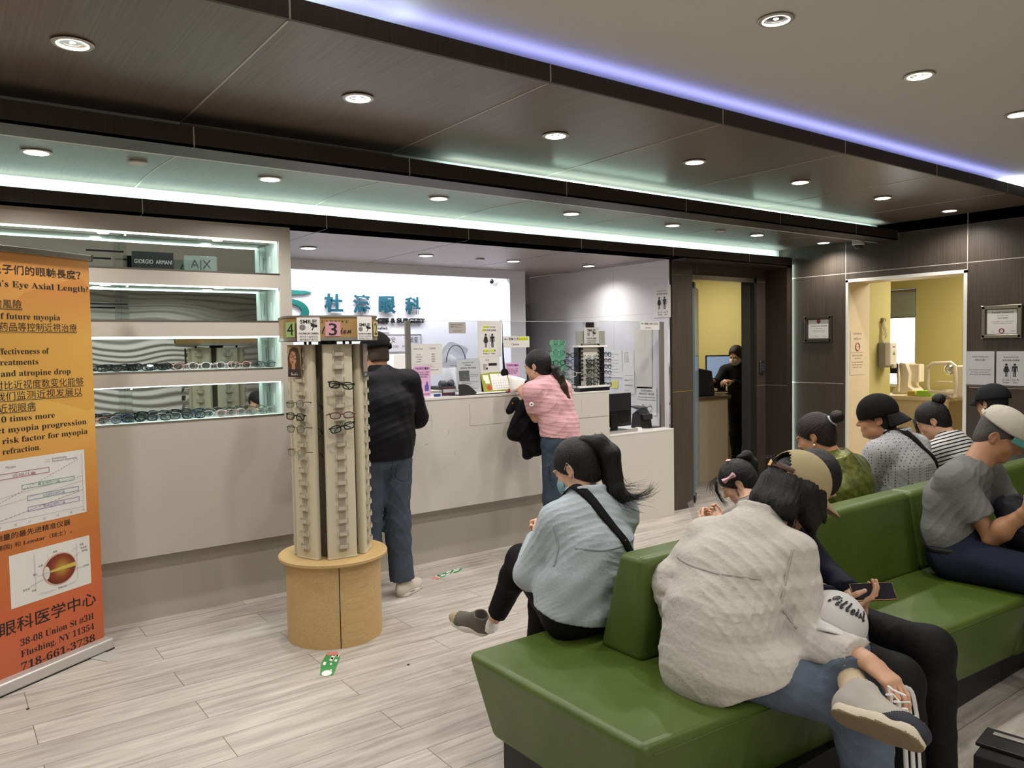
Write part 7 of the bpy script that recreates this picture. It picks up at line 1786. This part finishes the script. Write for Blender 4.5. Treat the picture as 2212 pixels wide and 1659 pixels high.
b = MB(); q = pt(1.5*PI+.55, thm*.86, 1.05); b.ell(q, (.007, .004, .008), 8, 6); b.build('white_emblem', m_paper, co, smooth=True, world=True)
def hightop(p, heel, toe, an):
    sho = shoe(p, heel, toe, (0, 0, 1), 'sneaker', .047, (mat('canvas_white', '#c3bcb0', .75), mat('rubber_white', '#cfcac0', .5)), 1.0)
    heel, toe = np.asarray(heel, float), np.asarray(toe, float); d = unit(toe-heel); lat = np.cross(d, [0, 0, 1]); L = np.linalg.norm(toe-heel)
    b = MB(); b.tube([tuple(heel+d*L*(.5-.5*math.cos(a))*1.0+lat*(.049*math.sin(a))*(.96)+V3(0, 0, .022)) for a in np.linspace(0, 2*PI, 29)[:-1]], .0016, 5, closed=True); b.build('dark_line', m_ink, sho, world=True)
    b = MB()
    for i in range(4): c = heel+d*L*(.42+.085*i)+V3(0, 0, .092-.010*i); b.tube([tuple(c-lat*.02-V3(0, 0, .006)), tuple(c+V3(0, 0, .004)), tuple(c+lat*.02-V3(0, 0, .006))], .003, 5)
    b.build('laces', m_paper, sho, smooth=True, world=True)
hightop(Mn_, (2.30, 4.345, 0), (2.525, 4.48, 0), None); hightop(Mn_, (2.10, 4.37, 0), (2.05, 4.63, 0), None)
# seat pocket stitching
m_stitch = mat('stitch_dark', '#232a33', .8)
ribbon('pocket_stitching', tM, [(2.275, 4.28, .865), (2.28, 4.28, .765), (2.33, 4.28, .74), (2.385, 4.28, .765), (2.39, 4.28, .865)], (0, 1, 0), .004, m_stitch, Mn_.t, .001, 40, .001)
ribbon('seat_seam', tM, [(2.235, 4.28, .90), (2.236, 4.28, .80)], (0, 1, 0), .004, m_stitch, Mn_.t, .001, 16, .001)

# ---------------------------------------------------------------- P: woman in pink at the counter
Pk = Person('standing woman in a pink t-shirt and jeans with a long brown ponytail at the counter',
    dict(pel=(3.665, 4.36, .885), waist=(3.655, 4.37, .99), chest=(3.62, 4.40, 1.15), neck=(3.575, 4.43, 1.315), Ls=(3.44, 4.41, 1.245), Rs=(3.735, 4.43, 1.245), Le=(3.50, 4.44, 1.055), Re=(3.80, 4.52, 1.03), Lw=(3.555, 4.65, 1.205), Rw=(3.72, 4.68, 1.17),
         Lh=(3.59, 4.36, .85), Rh=(3.745, 4.37, .85), Lk=(3.575, 4.36, .46), Rk=(3.73, 4.40, .46), La=(3.565, 4.33, .09), Ra=(3.73, 4.38, .09)), (3.66, 4.36, 0), m_skin, .93)
MhP = frame((3.545, 4.475, 1.425), 22, 14)
Pk.body(MhP, .95, [hand_mesh(Pk.J['Lw'], (.1, .6, .65), (.5, .4, -.3), -1, (.6, .65, .7, .75), .6, .95, Pk.J['Le'], er=.044), hand_mesh(Pk.J['Rw'], (-.3, .8, .2), (0, .2, -1), 1, (.5, .5, .5, .5), .4, .95)], neck_r=.047)
Pk.shirt('pink_tshirt', cloth('pink_jersey', '#cfa0a4', .88, .05, 12, .4, 60), .014, .72, ((3.66, 4.36, .90), (-.1, 0, -1)), .0055, 66, .0055, 101, .160, .150, .155, .70, None, .058, .052, .05, dirs=[(0, .2, 1), (.2, .2, 1), (.5, .3, .7)], sharp=.8)
Pk.trousers('blue_jeans', cloth('mid_denim', '#384350', .85, .25, 22), .010, 1.96, .005, 40, .008, 102, .056, .064, .088, hipw=.168)
for q in (Pk.J['La'], Pk.J['Ra']): shoe(Pk, (q[0]+.01, q[1]-.06, 0), (q[0]-.03, q[1]+.19, 0), (0, 0, 1), 'shoe', .043, (m_blackmat, m_sole), .92)
S_ = hair_cap(MhP, .95, (.090, .046), (.1, -.98, -.1), .0014, 50, .013, nape=-.09); hb = arr_mesh('hair', S_.mesh(), m_hair, Pk.t, 1)
c0 = hp(MhP, .95, .02, -.098, -.03); pth = [c0, c0+V3(.02, -.022, -.015), c0+V3(.045, -.04, -.07), c0+V3(.065, -.055, -.15), c0+V3(.085, -.062, -.23), c0+V3(.10, -.06, -.31), c0+V3(.108, -.055, -.36)]
S_ = SDF(np.min(pth, 0)-.06, np.max(pth, 0)+.06, .0055); lock(S_, pth, [.022, .034, .038, .037, .033, .022, .006]); S_.disp(folds(.0024, 240, 7, [(1, .9, .08)]), .02)
def hairgrad():
    m = mat('brown_tail', '#2a1810', .4); N, L = m.node_tree.nodes, m.node_tree.links; bs = N['Principled BSDF']
    g = N.new('ShaderNodeNewGeometry'); sx = N.new('ShaderNodeSeparateXYZ'); L.new(g.outputs['Position'], sx.inputs[0]); r = N.new('ShaderNodeMapRange'); r.inputs[1].default_value = 1.38; r.inputs[2].default_value = 1.05
    L.new(sx.outputs['Z'], r.inputs[0]); c = N.new('ShaderNodeValToRGB'); c.color_ramp.elements[0].color = lin('#120c0a'); c.color_ramp.elements[1].color = lin('#4a2c16'); L.new(r.outputs[0], c.inputs[0]); L.new(c.outputs[0], bs.inputs['Base Color']); return m
arr_mesh('ponytail', S_.mesh(), hairgrad(), hb, 1)
b = MB(); b.ell(hp(MhP, .95, -.079, .0, -.042), (.006, .006, .006), 10, 8); b.build('pearl_earring', mat('pearl', '#e3ddd2', .2), Pk.t, smooth=True, world=True)
b = MB(); e_ = Pk.J['Ls']+V3(-.045, -.048, -.085); b.lathe([(.0001, 0), (.014, 0), (.016, -.002)], 16, M=Matrix.Translation(e_) @ Vector((-.6, -.8, .1)).to_track_quat('Z', 'Y').to_matrix().to_4x4()); b.build('sleeve_badge', m_paper, Pk.t, world=True)
b = MB(); b.lathe([(.0001, .0008), (.006, .0008), (.006, .0002)], 12, M=Matrix.Translation(e_) @ Vector((-.6, -.8, .1)).to_track_quat('Z', 'Y').to_matrix().to_4x4()); b.build('badge_mark', m_ink, Pk.t, world=True)
# what she holds
jk = thing('jacket', 'black jacket draped over the forearm of the woman in pink', 'jacket', (3.50, 4.60, .95))
S_ = SDF((3.25, 4.38, .62), (3.80, 4.92, 1.30), .008)
S_.acone((3.50, 4.58, 1.14), (3.44, 4.62, .93), .075, .115, (.8, .6, 0), .5, .05); S_.acone((3.53, 4.56, 1.12), (3.60, 4.56, .80), .07, .10, (.8, .5, 0), .45, .05); S_.acone((3.52, 4.58, 1.0), (3.53, 4.60, .76), .09, .07, (.8, .6, 0), .5, .05); S_.cone((3.47, 4.66, 1.16), (3.42, 4.66, 1.10), .035, .03, .03)
S_.disp(folds(.012, 26, 33, [(1, .6, 0), (.8, -.4, .2)], .8), .05); arr_mesh('cloth', S_.mesh(), cloth('black_wool', '#08080a', .85, .1), jk, 1)
b = MB(); b.ell((3.475, 4.535, .93), (.020, .010, .040), 12, 8, M=None); b.build('orange_label', mat('orange_label', '#b8621f', .4), jk, smooth=True, world=True)
b = MB(); b.ell((3.405, 4.60, 1.155), (.007, .007, .007), 8, 6); b.build('gold_button', m_brass, jk, smooth=True, world=True)
pp = thing('paper_sheet', 'white sheet of paper held up by the woman in pink', 'paper', (3.56, 4.76, 1.25))
b = MB(); P = []
for i in range(6):
    for j in range(5): u, v = i/5, j/4; P.append(Vector((3.535+.19*u, 4.80-.06*u+.03*v, 1.215+.05*u*0+.14*v-.07*u*v+.012*math.sin(u*3))))
b._faces(P, [(i*5+j, (i+1)*5+j, (i+1)*5+j+1, i*5+j+1) for i in range(5) for j in range(4)]); o = b.build('page', m_paper, pp, smooth='all', world=True); o.modifiers.new('th', 'SOLIDIFY').thickness = .001
pb = MB(); pb.box(-.045, .045, -.012, .012, -.04, .045, M=Matrix.Translation((3.61, 4.69, 1.265)) @ Euler((.2, .25, .5)).to_matrix().to_4x4()); tag(pb.build('wallet', m_blackmat, bevel=.01, seg=3), 'black wallet held in the hand of the woman in pink', 'wallet')

# ---------------------------------------------------------------- O: person in the back office
O = Person('person in black with long dark hair and a mask working in the back office',
    dict(pel=(7.80, 5.88, .90), chest=(7.78, 5.88, 1.17), neck=(7.75, 5.89, 1.31), Ls=(7.66, 6.03, 1.24), Rs=(7.84, 5.72, 1.24), Le=(7.51, 6.04, 1.09), Re=(7.68, 5.72, 1.03), Lw=(7.36, 5.96, 1.12), Rw=(7.45, 5.79, 1.12), Lh=(7.76, 5.96, .86), Rh=(7.84, 5.80, .86), Lk=(7.76, 5.96, .47), Rk=(7.84, 5.80, .47), La=(7.78, 5.96, .09), Ra=(7.86, 5.80, .09)), (7.80, 5.88, 0), m_skin, .93)
MhO = frame((7.70, 5.90, 1.42), 100, 22)
O.body(MhO, .95, [hand_mesh(O.J['Rw'], (-.8, .1, .1), (0, .3, -1), 1, (.5, .5, .5, .5), .4, .95, h=.005), hand_mesh(O.J['Lw'], (-.8, -.1, .1), (0, -.3, -1), -1, (.5, .5, .5, .5), .4, .95, h=.005)], h=.02)
O.shirt('black_top', m_blackc, .016, 1.9, ((7.80, 5.88, .84), (0, 0, -1)), .003, 30, .011, 111)
O.trousers('black_trousers', m_blackc, .012, 1.95, .003, h=.012)
for q in (O.J['La'], O.J['Ra']): shoe(O, (q[0]+.06, q[1], 0), (q[0]-.19, q[1], 0), (0, 0, 1), 'shoe', .043, (m_blackmat, m_dark), .92)
c = MhO[:3, 3]; S_ = SDF(c-.34, c+.18, .008); R3 = MhO[:3, :3]
S_.ell(hp(MhO, .95, 0, -.014, .030), (.084, .102, .097), R3, 0)
for e in (-1, 0, 1): S_.cone(hp(MhO, .95, e*.06, -.05, .0), hp(MhO, .95, e*.075, -.02, -.14)+V3(.01, 0, -.10), .045, .028, .04)
S_.ell(hp(MhO, .95, 0, .09, -.02), (.062, .055, .085), R3, .01, 'cut'); arr_mesh('hair', S_.mesh(), m_hairb, O.t, 1)
S_ = SDF(c-.14, c+.14, .006); S_.ell(hp(MhO, .95, 0, .050, -.052), (.066, .066, .058), R3, 0); S_.plane(hp(MhO, .95, 0, .03, 0), -R3[:, 1]); arr_mesh('face_mask', S_.mesh(), mat('mask_white', '#c9c4b4', .7), O.t, 1)
# ================================================================ REMAINING THINGS
# security cameras
t = thing('dome_camera', 'white domed security camera under the arched soffit near the right wall', 'camera', (6.962, 3.954, arch_z(3.954)))
zc = arch_z(3.954)
b = MB(); b.lathe([(.0001, 0), (.055, 0), (.056, -.01), (.054, -.045), (.045, -.052), (.0001, -.052)], 28, (6.962, 3.954, zc)); b.build('housing', mat('camera_white', '#b5b3ae', .4), t, smooth=True, world=True)
b = MB(); b.lathe([(.04, -.052), (.036, -.07), (.022, -.084), (.0001, -.09)], 24, (6.962, 3.954, zc)); b.build('dome', m_black, t, smooth=True, world=True)
t = thing('dome_camera', 'small white security camera on the side of the lit niche', 'camera', (4.79, 6.75, 2.27))
b = MB(); b.lathe([(.0001, 0), (.05, 0), (.052, .012), (.045, .05), (.03, .068), (.0001, .072)], 24, M=Matrix.Translation((4.80, 6.75, 2.268)) @ Matrix.Rotation(-PI/2, 4, 'Y')); b.build('housing', mat('camera_white2', '#e3e3e6', .4), t, smooth=True, world=True)
b = MB(); b.ell((4.74, 6.735, 2.262), (.026, .028, .028)); b.build('lens_dome', m_black, t, smooth=True, world=True)
# framed certificates on the dark wall
def certificate(y0, y1, z0, z1, label, fm, title, seal):
    t = thing('framed_certificate', label, 'certificate', (7.195, (y0+y1)/2, z0), 0, 'framed certificates')
    Mx = plane_M((7.197, y0, z0), (0, -1, 0), ZA); wd, ht = y0-y1, z1-z0
    b = MB(); e = .028
    for q in ((0, wd, 0, e), (0, wd, ht-e, ht), (0, e, 0, ht), (wd-e, wd, 0, ht)): b.box(*q, 0, .022, M=Mx)
    b.build('frame', fm, t, bevel=.005, world=True)
    b = MB(); b.box(e*.8, wd-e*.8, e*.8, ht-e*.8, .002, .006, M=Mx); b.build('mat_board', mat('gold_mat', '#6b6350', .5), t, world=True)
    b = MB(); b.box(e+.012, wd-e-.008, e+.006, ht-e-.006, .006, .008, M=Mx); b.build('certificate_sheet', mat('cert_paper', '#cfcdc6', .6), t, world=True)
    iv = wm(t).inverted()
    lettering('print', title(wd, ht), iv @ Mx @ Matrix.Translation((0, 0, .0085)), m_ink, t)
    b = MB(); seal(b, Mx, wd, ht); b.build('seal', mat(label[:12]+'_seal', '#8d3a30', .5), t, world=True)
    return t
def seal1(b, Mx, w, h): b.ell((w*.52, h*.80, .0085), (.022, .022, .002), M=Mx)
def seal2(b, Mx, w, h): b.tube([Mx @ Vector((w*.5+.018*math.cos(a), h*.22+.018*math.sin(a), .009)) for a in [2*PI*i/18 for i in range(18)]], .004, 6, closed=True)
certificate(4.654, 4.357, 1.567, 1.822, 'certificate with a round red seal in a dark frame left of the exam room opening', mat('cert_frame_dark', '#4c4740', .35, .5), lambda w, h: [(serif('The American Board of Ophthalmology'), w*.53, h*.60, .018, 'CENTER', w*.62), (serif('David M. Tao, MD'), w*.53, h*.50, .012, 'CENTER', w*.22), ('has satisfied all the requirements of this board', w*.53, h*.43, .009, 'CENTER', w*.5), ('and is certified in ophthalmology', w*.53, h*.38, .009, 'CENTER', w*.42), ('president', w*.45, h*.2, .01, 'CENTER'), ('secretary', w*.75, h*.2, .01, 'CENTER')], seal1)
certificate(2.971, 2.669, 1.573, 1.843, 'university diploma in a silver frame above the two wall sheets', mat('cert_frame_silver', '#8d8776', .3, .8), lambda w, h: [(serif('Cornell University'), w*.53, h*.76, .026, 'CENTER', w*.55), (serif('be it known that'), w*.53, h*.68, .010, 'CENTER', w*.28), (serif('Doctor of Medicine'), w*.53, h*.60, .014, 'CENTER', w*.26), ('having completed the course of study is admitted', w*.53, h*.50, .009, 'CENTER', w*.55), ('with all the rights and privileges', w*.53, h*.44, .009, 'CENTER', w*.5), ('dean', w*.28, h*.2, .01, 'CENTER'), ('president', w*.78, h*.2, .01, 'CENTER')], seal2)
sheet('wall_sheet', 'printed waiting notice sheet right beside the exam room opening', 'notice', (7.194, 3.095, 1.175), (0, -1, 0), ZA, .222, .287, [(serif('Patient Waiting Area'), .11, .235, .018, 'CENTER', .13), ('候診區', .11, .205, .02, 'CENTER', .08), (serif('Please maintain a quiet environment'), .11, .125, .014, 'CENTER', .18), (serif('when waiting for your name to be called'), .11, .105, .014, 'CENTER', .15), (serif('Thank you for your understanding'), .11, .085, .014, 'CENTER', .17)], mat('sheet_grey', '#b9b9ba', .45), m_inkg, 'sheets on the dark wall')
sheet('restroom_sign', 'restroom passcode sheet on the dark wall at the right edge of the room', 'sign', (7.194, 2.858, 1.174), (0, -1, 0), ZA, .222, .287, rest_lines(.287, .222), mat('sheet_grey', '#b9b9ba', .45), m_ink, 'restroom signs', extra=[('pictogram', m_ink, lambda b, Mx: restroom(b, Mx, .222, .287))])
b = MB(); b.box(7.19, 7.2, 2.4, 3.1, 1.160, 1.168); struct(b.build('trim_7', m_steel))
# keypad by the glass door
t = thing('keypad', 'silver keypad on the dark wall right of the glass door', 'keypad', (7.0, 5.04, 1.25))
b = MB(); b.box(6.965, 7.035, 5.025, 5.05, 1.25, 1.375); b.build('body', m_steel, t, bevel=.006, world=True)
b = MB()
for i in range(4):
    for j in range(3): b.box(6.978+.017*j, 6.989+.017*j, 5.0225, 5.026, 1.275+.02*i, 1.287+.02*i)
b.build('keys', mat('key_blue', '#3d4c66', .4), t, world=True)
# glass door: steel frame, fixed dark side glass and an open leaf
dr = thing('glass_door', 'open glass door leaf with steel patch fittings in the office doorway', 'door', (5.98, 5.08, 0))
dr['kind'] = 'structure'; dr.name = 'door_1'
d0 = Vector((5.955, 5.09, 0)); dd = Vector((.81, .586, 0)).normalized(); 
Md = plane_M(d0, dd, (0, 0, 1))
b = MB(); b.box(0, .84, .06, 2.15, -.006, .006, M=Md); b.build('leaf', glass('door_glass', '#a3b6bc', op=.5), dr, world=True)
b = MB(); b.box(-.005, .001, .06, 2.15, -.03, .03, M=Md); b.build('leaf_edge', mat('glass_edge_blue', '#7f98a0', .25), dr, world=True)
b = MB(); b.box(-.01, .16, 0.005, .075, -.028, .028, M=Md); b.box(-.01, .16, 2.11, 2.17, -.028, .028, M=Md); b.build('patch_fitting', m_dark, dr, bevel=.003, world=True)
b = MB(); b.box(5.82, 5.86, 5.04, 5.13, 0, 2.235); b.box(6.88, 6.915, 5.04, 5.13, 0, 2.235); b.box(5.82, 6.915, 5.04, 5.13, 2.19, 2.235); struct(b.build('trim_8', m_steel))
b = MB(); b.box(6.735, 6.88, 5.085, 5.095, 0, 2.19); struct(b.build('window_2', glass('dark_glass', '#5d5f5a', op=.25)))
# office desk, monitor, bag
ds = thing('office_desk', 'cream office desk with a brown top behind the glass door', 'desk', (7.2, 6.1, 0))
b = MB(); b.box(6.70, 7.41, 5.80, 5.83, 0, .93); b.box(7.38, 7.41, 5.83, 6.45, 0, .93); b.build('front_panel', m_cream, ds, world=True)
b = MB(); b.box(6.68, 7.45, 5.78, 6.48, .93, .965); b.build('worktop', mat('desk_brown', '#6d5c48', .4), ds, bevel=.003, world=True)
mo = thing('monitor', 'lit computer monitor in the back office', 'monitor', (8.0, 6.4, .98))
Mm = Matrix.Translation((7.90, 6.27, 0)) @ Matrix.Rotation(math.radians(-42), 4, 'Z')
b = MB(); b.box(-.20, .20, -.0, .03, 1.12, 1.42, M=Mm); b.build('bezel', m_black, mo, bevel=.004, world=True)
b = MB(); b.box(-.185, .185, -.003, 0, 1.135, 1.405, M=Mm); b.build('screen', emis('screen_glow', '#8ea3c4', .55), mo, world=True)
b = MB(); b.box(-.05, .05, .02, .05, .965, 1.1, M=Mm); b.box(-.1, .1, -.06, .1, .965, .975, M=Mm); b.build('stand', m_black, mo, world=True)
dk = thing('side_desk', 'narrow side desk carrying the office monitor', 'desk', (8.05, 6.5, 0))
b = MB(); b.box(7.70, 8.38, 6.05, 6.9, .93, .965); b.build('worktop', mat('desk_brown', '#6d5c48', .4), dk, world=True)
for x in (7.80, 8.32):
    b = MB(); b.box(x, x+.04, 6.2, 6.85, 0, .93); b.build('leg', m_cream, dk, world=True)
b = MB(); b.box(6.86, 6.90, 5.86, 6.3, .966, 1.60); tag(b.build('desk_partition', mat('partition_wood', '#5a3b26', .5), bevel=.01), 'brown wooden partition standing on the left of the office desk', 'partition')
b = MB(); V = [(6.98, 5.86, .966), (7.24, 5.84, .966), (7.28, 6.05, .966), (6.96, 6.05, .966), (6.95, 5.90, 1.30), (7.26, 5.90, 1.25), (7.28, 5.98, 1.25), (6.96, 5.99, 1.31)]
b._faces([Vector(v) for v in V], ((3, 2, 1, 0), (4, 5, 6, 7), (0, 1, 5, 4), (1, 2, 6, 5), (2, 3, 7, 6), (3, 0, 4, 7)))
tag(b.build('tote_bag', mat('tote_navy', '#1b2230', .4, bump=.6, bscale=14), bevel=.015), 'shiny navy tote bag standing on the office desk', 'bag')
b = MB(); b.tube([(7.80, 6.17, .92), (7.76, 6.1, .75), (7.78, 6.1, .6), (7.84, 6.1, .55), (7.86, 6.1, .7), (7.80, 6.12, .78)], .006, 6); tag(b.build('cable', m_black), 'black looped cable hanging under the side desk', 'cable')
b = MB(); b.box(6.0, 6.118, 5.744, 5.749, 2.0, 2.15); tag(b.build('wall_sheet', mat('cream_sheet2', '#cbbf9a', .7)), 'blank cream sheet high on the office partition', 'paper')
# exam room
t = thing('soap_dispenser', 'white and grey wall dispenser with a purple mark on the yellow wall', 'dispenser', (7.87, 4.21, 1.29))
b = MB(); b.box(7.79, 7.95, 4.14, 4.214, 1.29, 1.555); b.build('back_shell', mat('disp_grey', '#9b9a8c', .5), t, bevel=.02, seg=3, world=True)
b = MB(); b.box(7.80, 7.945, 4.085, 4.15, 1.31, 1.552); b.build('cover', mat('disp_white', '#dcd3c4', .4), t, bevel=.018, seg=3, world=True)
b = MB(); b.box(7.84, 7.91, 4.07, 4.10, 1.283, 1.33); b.build('nozzle', mat('disp_clear', '#b9b2a2', .3), t, bevel=.01, world=True)
b = MB(); b.prism([(7.85, 1.42), (7.90, 1.42), (7.875, 1.46)], 4.083, 4.085, 'Y'); b.build('grey_mark', mat('mark_grey', '#7c7a70', .5), t, world=True)
b = MB(); b.box(7.855, 7.895, 4.083, 4.085, 1.495, 1.508); b.build('purple_mark', mat('mark_purple', '#7d6a9c', .5), t, world=True)
t = thing('plastic_packet', 'crinkled clear packet hanging above the wall dispenser', 'packet', (7.87, 4.19, 1.56))
b = MB(); P = []
for i in range(5):
    for j in range(9): P.append(Vector((7.84+.018*i+.004*math.sin(j*2.1), 4.205-.02-.012*math.sin(i*1.3+j), 1.565+.028*j)))
b._faces(P, [(i*9+j, (i+1)*9+j, (i+1)*9+j+1, i*9+j+1) for i in range(4) for j in range(8)]); b.build('film', glass('packet_film', '#cfc7b5', op=.6, rough=.2), t, world=True)
b = MB(); b.box(7.86, 7.90, 4.19, 4.2145, 1.76, 1.80); b.build('hook', m_steel, t, world=True)
sheet('jamb_sheet', 'faded test room sheet with a red stop sign on the cream jamb', 'notice', (7.245, 4.190, 1.455), XA, ZA, .25, .21, [(serif('TEST ROOM'), .125, .175, .028, 'CENTER', .15), ('检查室闲人勿入', .125, .125, .026, 'CENTER', .13), (serif('STOP'), .125, .048, .018, 'CENTER', .05)], mat('faded_sheet', '#d8c8ae', .7), mat('faded_ink', '#a3784f', .7), 'sheets on the cream jamb', extra=[('stop_ring', mat('faded_red', '#b5553f', .6), lambda b, Mx: b.tube([Mx @ Vector((.125+.04*math.cos(a), .055+.04*math.sin(a), .001)) for a in [2*PI*i/8+PI/8 for i in range(8)]], .006, 4, closed=True))])
sheet('jamb_sheet', 'faded please wait sheet below the test room sheet on the cream jamb', 'notice', (7.24, 4.190, 1.232), XA, ZA, .26, .215, [(serif('PLEASE WAIT HERE'), .13, .185, .022, 'CENTER', .19), (serif('PATIENTS'), .13, .155, .022, 'CENTER', .11), (serif('Do not enter without permission'), .13, .12, .018, 'CENTER', .21), (serif('staff will call your name'), .13, .095, .018, 'CENTER', .19), (serif('thank you'), .13, .07, .018, 'CENTER', .17)], mat('faded_sheet', '#d8c8ae', .7), mat('faded_ink', '#a3784f', .7), 'sheets on the cream jamb')
et = thing('instrument_table', 'cream instrument table by the exam room window', 'table', (9.0, 4.5, 0))
b = MB(); b.box(8.35, 9.42, 3.75, 4.60, .93, .97); b.build('top', m_cream, et, bevel=.004, world=True)
for x in (8.4, 9.34):
    b = MB(); b.box(x, x+.04, 3.8, 4.55, 0, .93); b.build('leg', m_cream, et, world=True)
m_inst = mat('instrument_cream', '#d9cdb8', .4)
ir = thing('eye_testing_instrument', 'cream eye testing instrument with a black headrest in front of the bright window', 'instrument', (8.7, 4.35, .97))
b = MB(); b.prism([(4.25, .97), (4.52, .97), (4.50, 1.02), (4.46, 1.06), (4.47, 1.25), (4.43, 1.32), (4.36, 1.31), (4.32, 1.2), (4.33, 1.06), (4.28, 1.02)], 8.66, 8.9, 'X'); b.build('body', m_inst, ir, bevel=.012, world=True)
b = MB(); b.box(8.56, 8.63, 4.40, 4.52, 1.2, 1.31); b.build('headrest_pad', m_blackmat, ir, bevel=.02, seg=3, world=True)
b = MB(); b.tube([(8.58, 4.40, 1.0), (8.585, 4.395, 1.15), (8.59, 4.41, 1.3), (8.6, 4.47, 1.33)], .014, 8); b.build('chin_frame', m_inst, ir, smooth=True, world=True)
b = MB(); b.box(8.72, 8.84, 4.24, 4.36, 1.10, 1.30); b.build('joystick_box', m_inst, ir, bevel=.012, world=True)
ir = thing('eye_testing_instrument', 'cream eye testing instrument with an open headrest hoop at the right of the exam room', 'instrument', (8.5, 3.6, .97))
b = MB(); b.tube([(8.30, 3.93, 1.03), (8.30, 3.95, 1.10), (8.3, 3.95, 1.28), (8.3, 3.90, 1.32), (8.3, 3.72, 1.33), (8.3, 3.68, 1.30), (8.3, 3.67, 1.10), (8.3, 3.68, 1.03)], .020, 8, closed=True); b.build('headrest_hoop', m_inst, ir, smooth=True, world=True)
b = MB(); b.box(8.4, 8.9, 3.50, 3.72, .97, 1.30); b.build('body', m_inst, ir, bevel=.02, seg=3, world=True)
b = MB(); b.ell((8.42, 3.78, 1.26), (.07, .05, .06)); b.build('measuring_head', m_chrome, ir, smooth=True, world=True)
b = MB(); b.box(8.28, 8.34, 3.72, 3.86, 1.125, 1.14); b.build('chin_rest', m_inst, ir, bevel=.004, world=True)
b = MB(); b.box(8.32, 8.5, 3.70, 3.82, .97, 1.05); b.build('column', m_inst, ir, bevel=.006, world=True)
b = MB(); b.box(8.36, 8.55, 3.95, 4.09, .971, 1.03); tag(b.build('tissue_box', mat('lime_box', '#9acb3c', .5), bevel=.004), 'lime green box lying on the instrument table', 'box')
b = MB(); b.box(8.38, 8.52, 4.12, 4.2, .971, 1.02); tag(b.build('small_carton', mat('yellow_box', '#b8a040', .5), bevel=.004), 'small yellow printed carton beside the lime green box', 'box')
# floor stickers and scraps
def sticker(x, y, ang, label, worn):
    Mx = Matrix.Translation((x, y, .0006)) @ Matrix.Rotation(ang, 4, 'Z')
    t = thing('floor_sticker', label, 'sticker', (x, y, 0), 0, 'floor stickers')
    rr2 = random.Random(5 if worn else 9)
    b = MB(); b.prism([(-.16, -.035), (.05, -.045), (.12, -.03), (.11, .03), (.0, .042), (-.15, .03)] if not worn else [(-.15, -.03), (-.02, -.02), (.06, -.045), (.14, -.02), (.1, .03), (.02, .02), (-.08, .04)], 0, .0008, 'Z', M=Mx); b.build('green_print', mat('sticker_green', '#3d8a4e', .6), t, world=True)
    b = MB()
    for i in range(22 if worn else 8):
        u, v = rr2.uniform(-.14, .12), rr2.uniform(-.03, .03); s = rr2.uniform(.006, .018)
        b.prism([(u-s*2, v-s*.5), (u+s, v-s*.7), (u+s*1.6, v+s*.4), (u-s, v+s*.6)], .0008, .0012, 'Z', M=Mx)
    if not worn: b.prism([(-.13+.035*math.cos(a), .0+.025*math.sin(a)) for a in [2*PI*i/12 for i in range(12)]], .0008, .0012, 'Z', M=Mx)
    b.build('white_print', m_paper, t, world=True)
    b = MB(); e = .11 if not worn else -.14
    b.prism([(e-.02, -.03), (e+.025, -.025), (e+.02, .03), (e-.015, .025)], .0010, .0014, 'Z', M=Mx); b.build('red_print', mat('sticker_red', '#cf7a6a', .6), t, world=True)
sticker(1.535, 3.657, 1.05, 'green and white floor sticker in front of the drum base of the tower', False)
sticker(2.82, 4.60, .35, 'torn green floor sticker to the right of the white sneakers', True)
for i, (x, y, lab) in enumerate(((.27, 4.02, 'tiny black scrap on the floor at the left edge'), (1.83, 3.38, 'tiny black scrap on the floor below the green sticker'))):
    b = MB(); b.ell((x, y, .003), (.008, .005, .003), 8, 5); tag(b.build('floor_scrap', m_black), lab, 'scrap')
# black case lying on the floor at the bottom right
cs = thing('black_case', 'black case with a pale metal bar lying on the floor at the bottom right corner', 'case', (3.0, 1.12, 0))
Mt = Matrix.Translation((2.93, 1.225, 0)) @ Matrix.Rotation(math.radians(8), 4, 'Z')
b = MB(); b.box(0, .21, -.40, 0, 0, .085, M=Mt); b.build('body', m_blackmat, cs, bevel=.008, world=True)
b = MB(); b.box(.07, .225, -.40, .012, .085, .10, M=Mt); b.build('lid', mat('case_black', '#131314', .5), cs, bevel=.004, world=True)
b = MB(); b.box(.165, .19, -.24, -.02, .10, .106, M=Mt); b.build('metal_bar', mat('bar_pale', '#a8a59c', .4, .4), cs, bevel=.002, world=True)
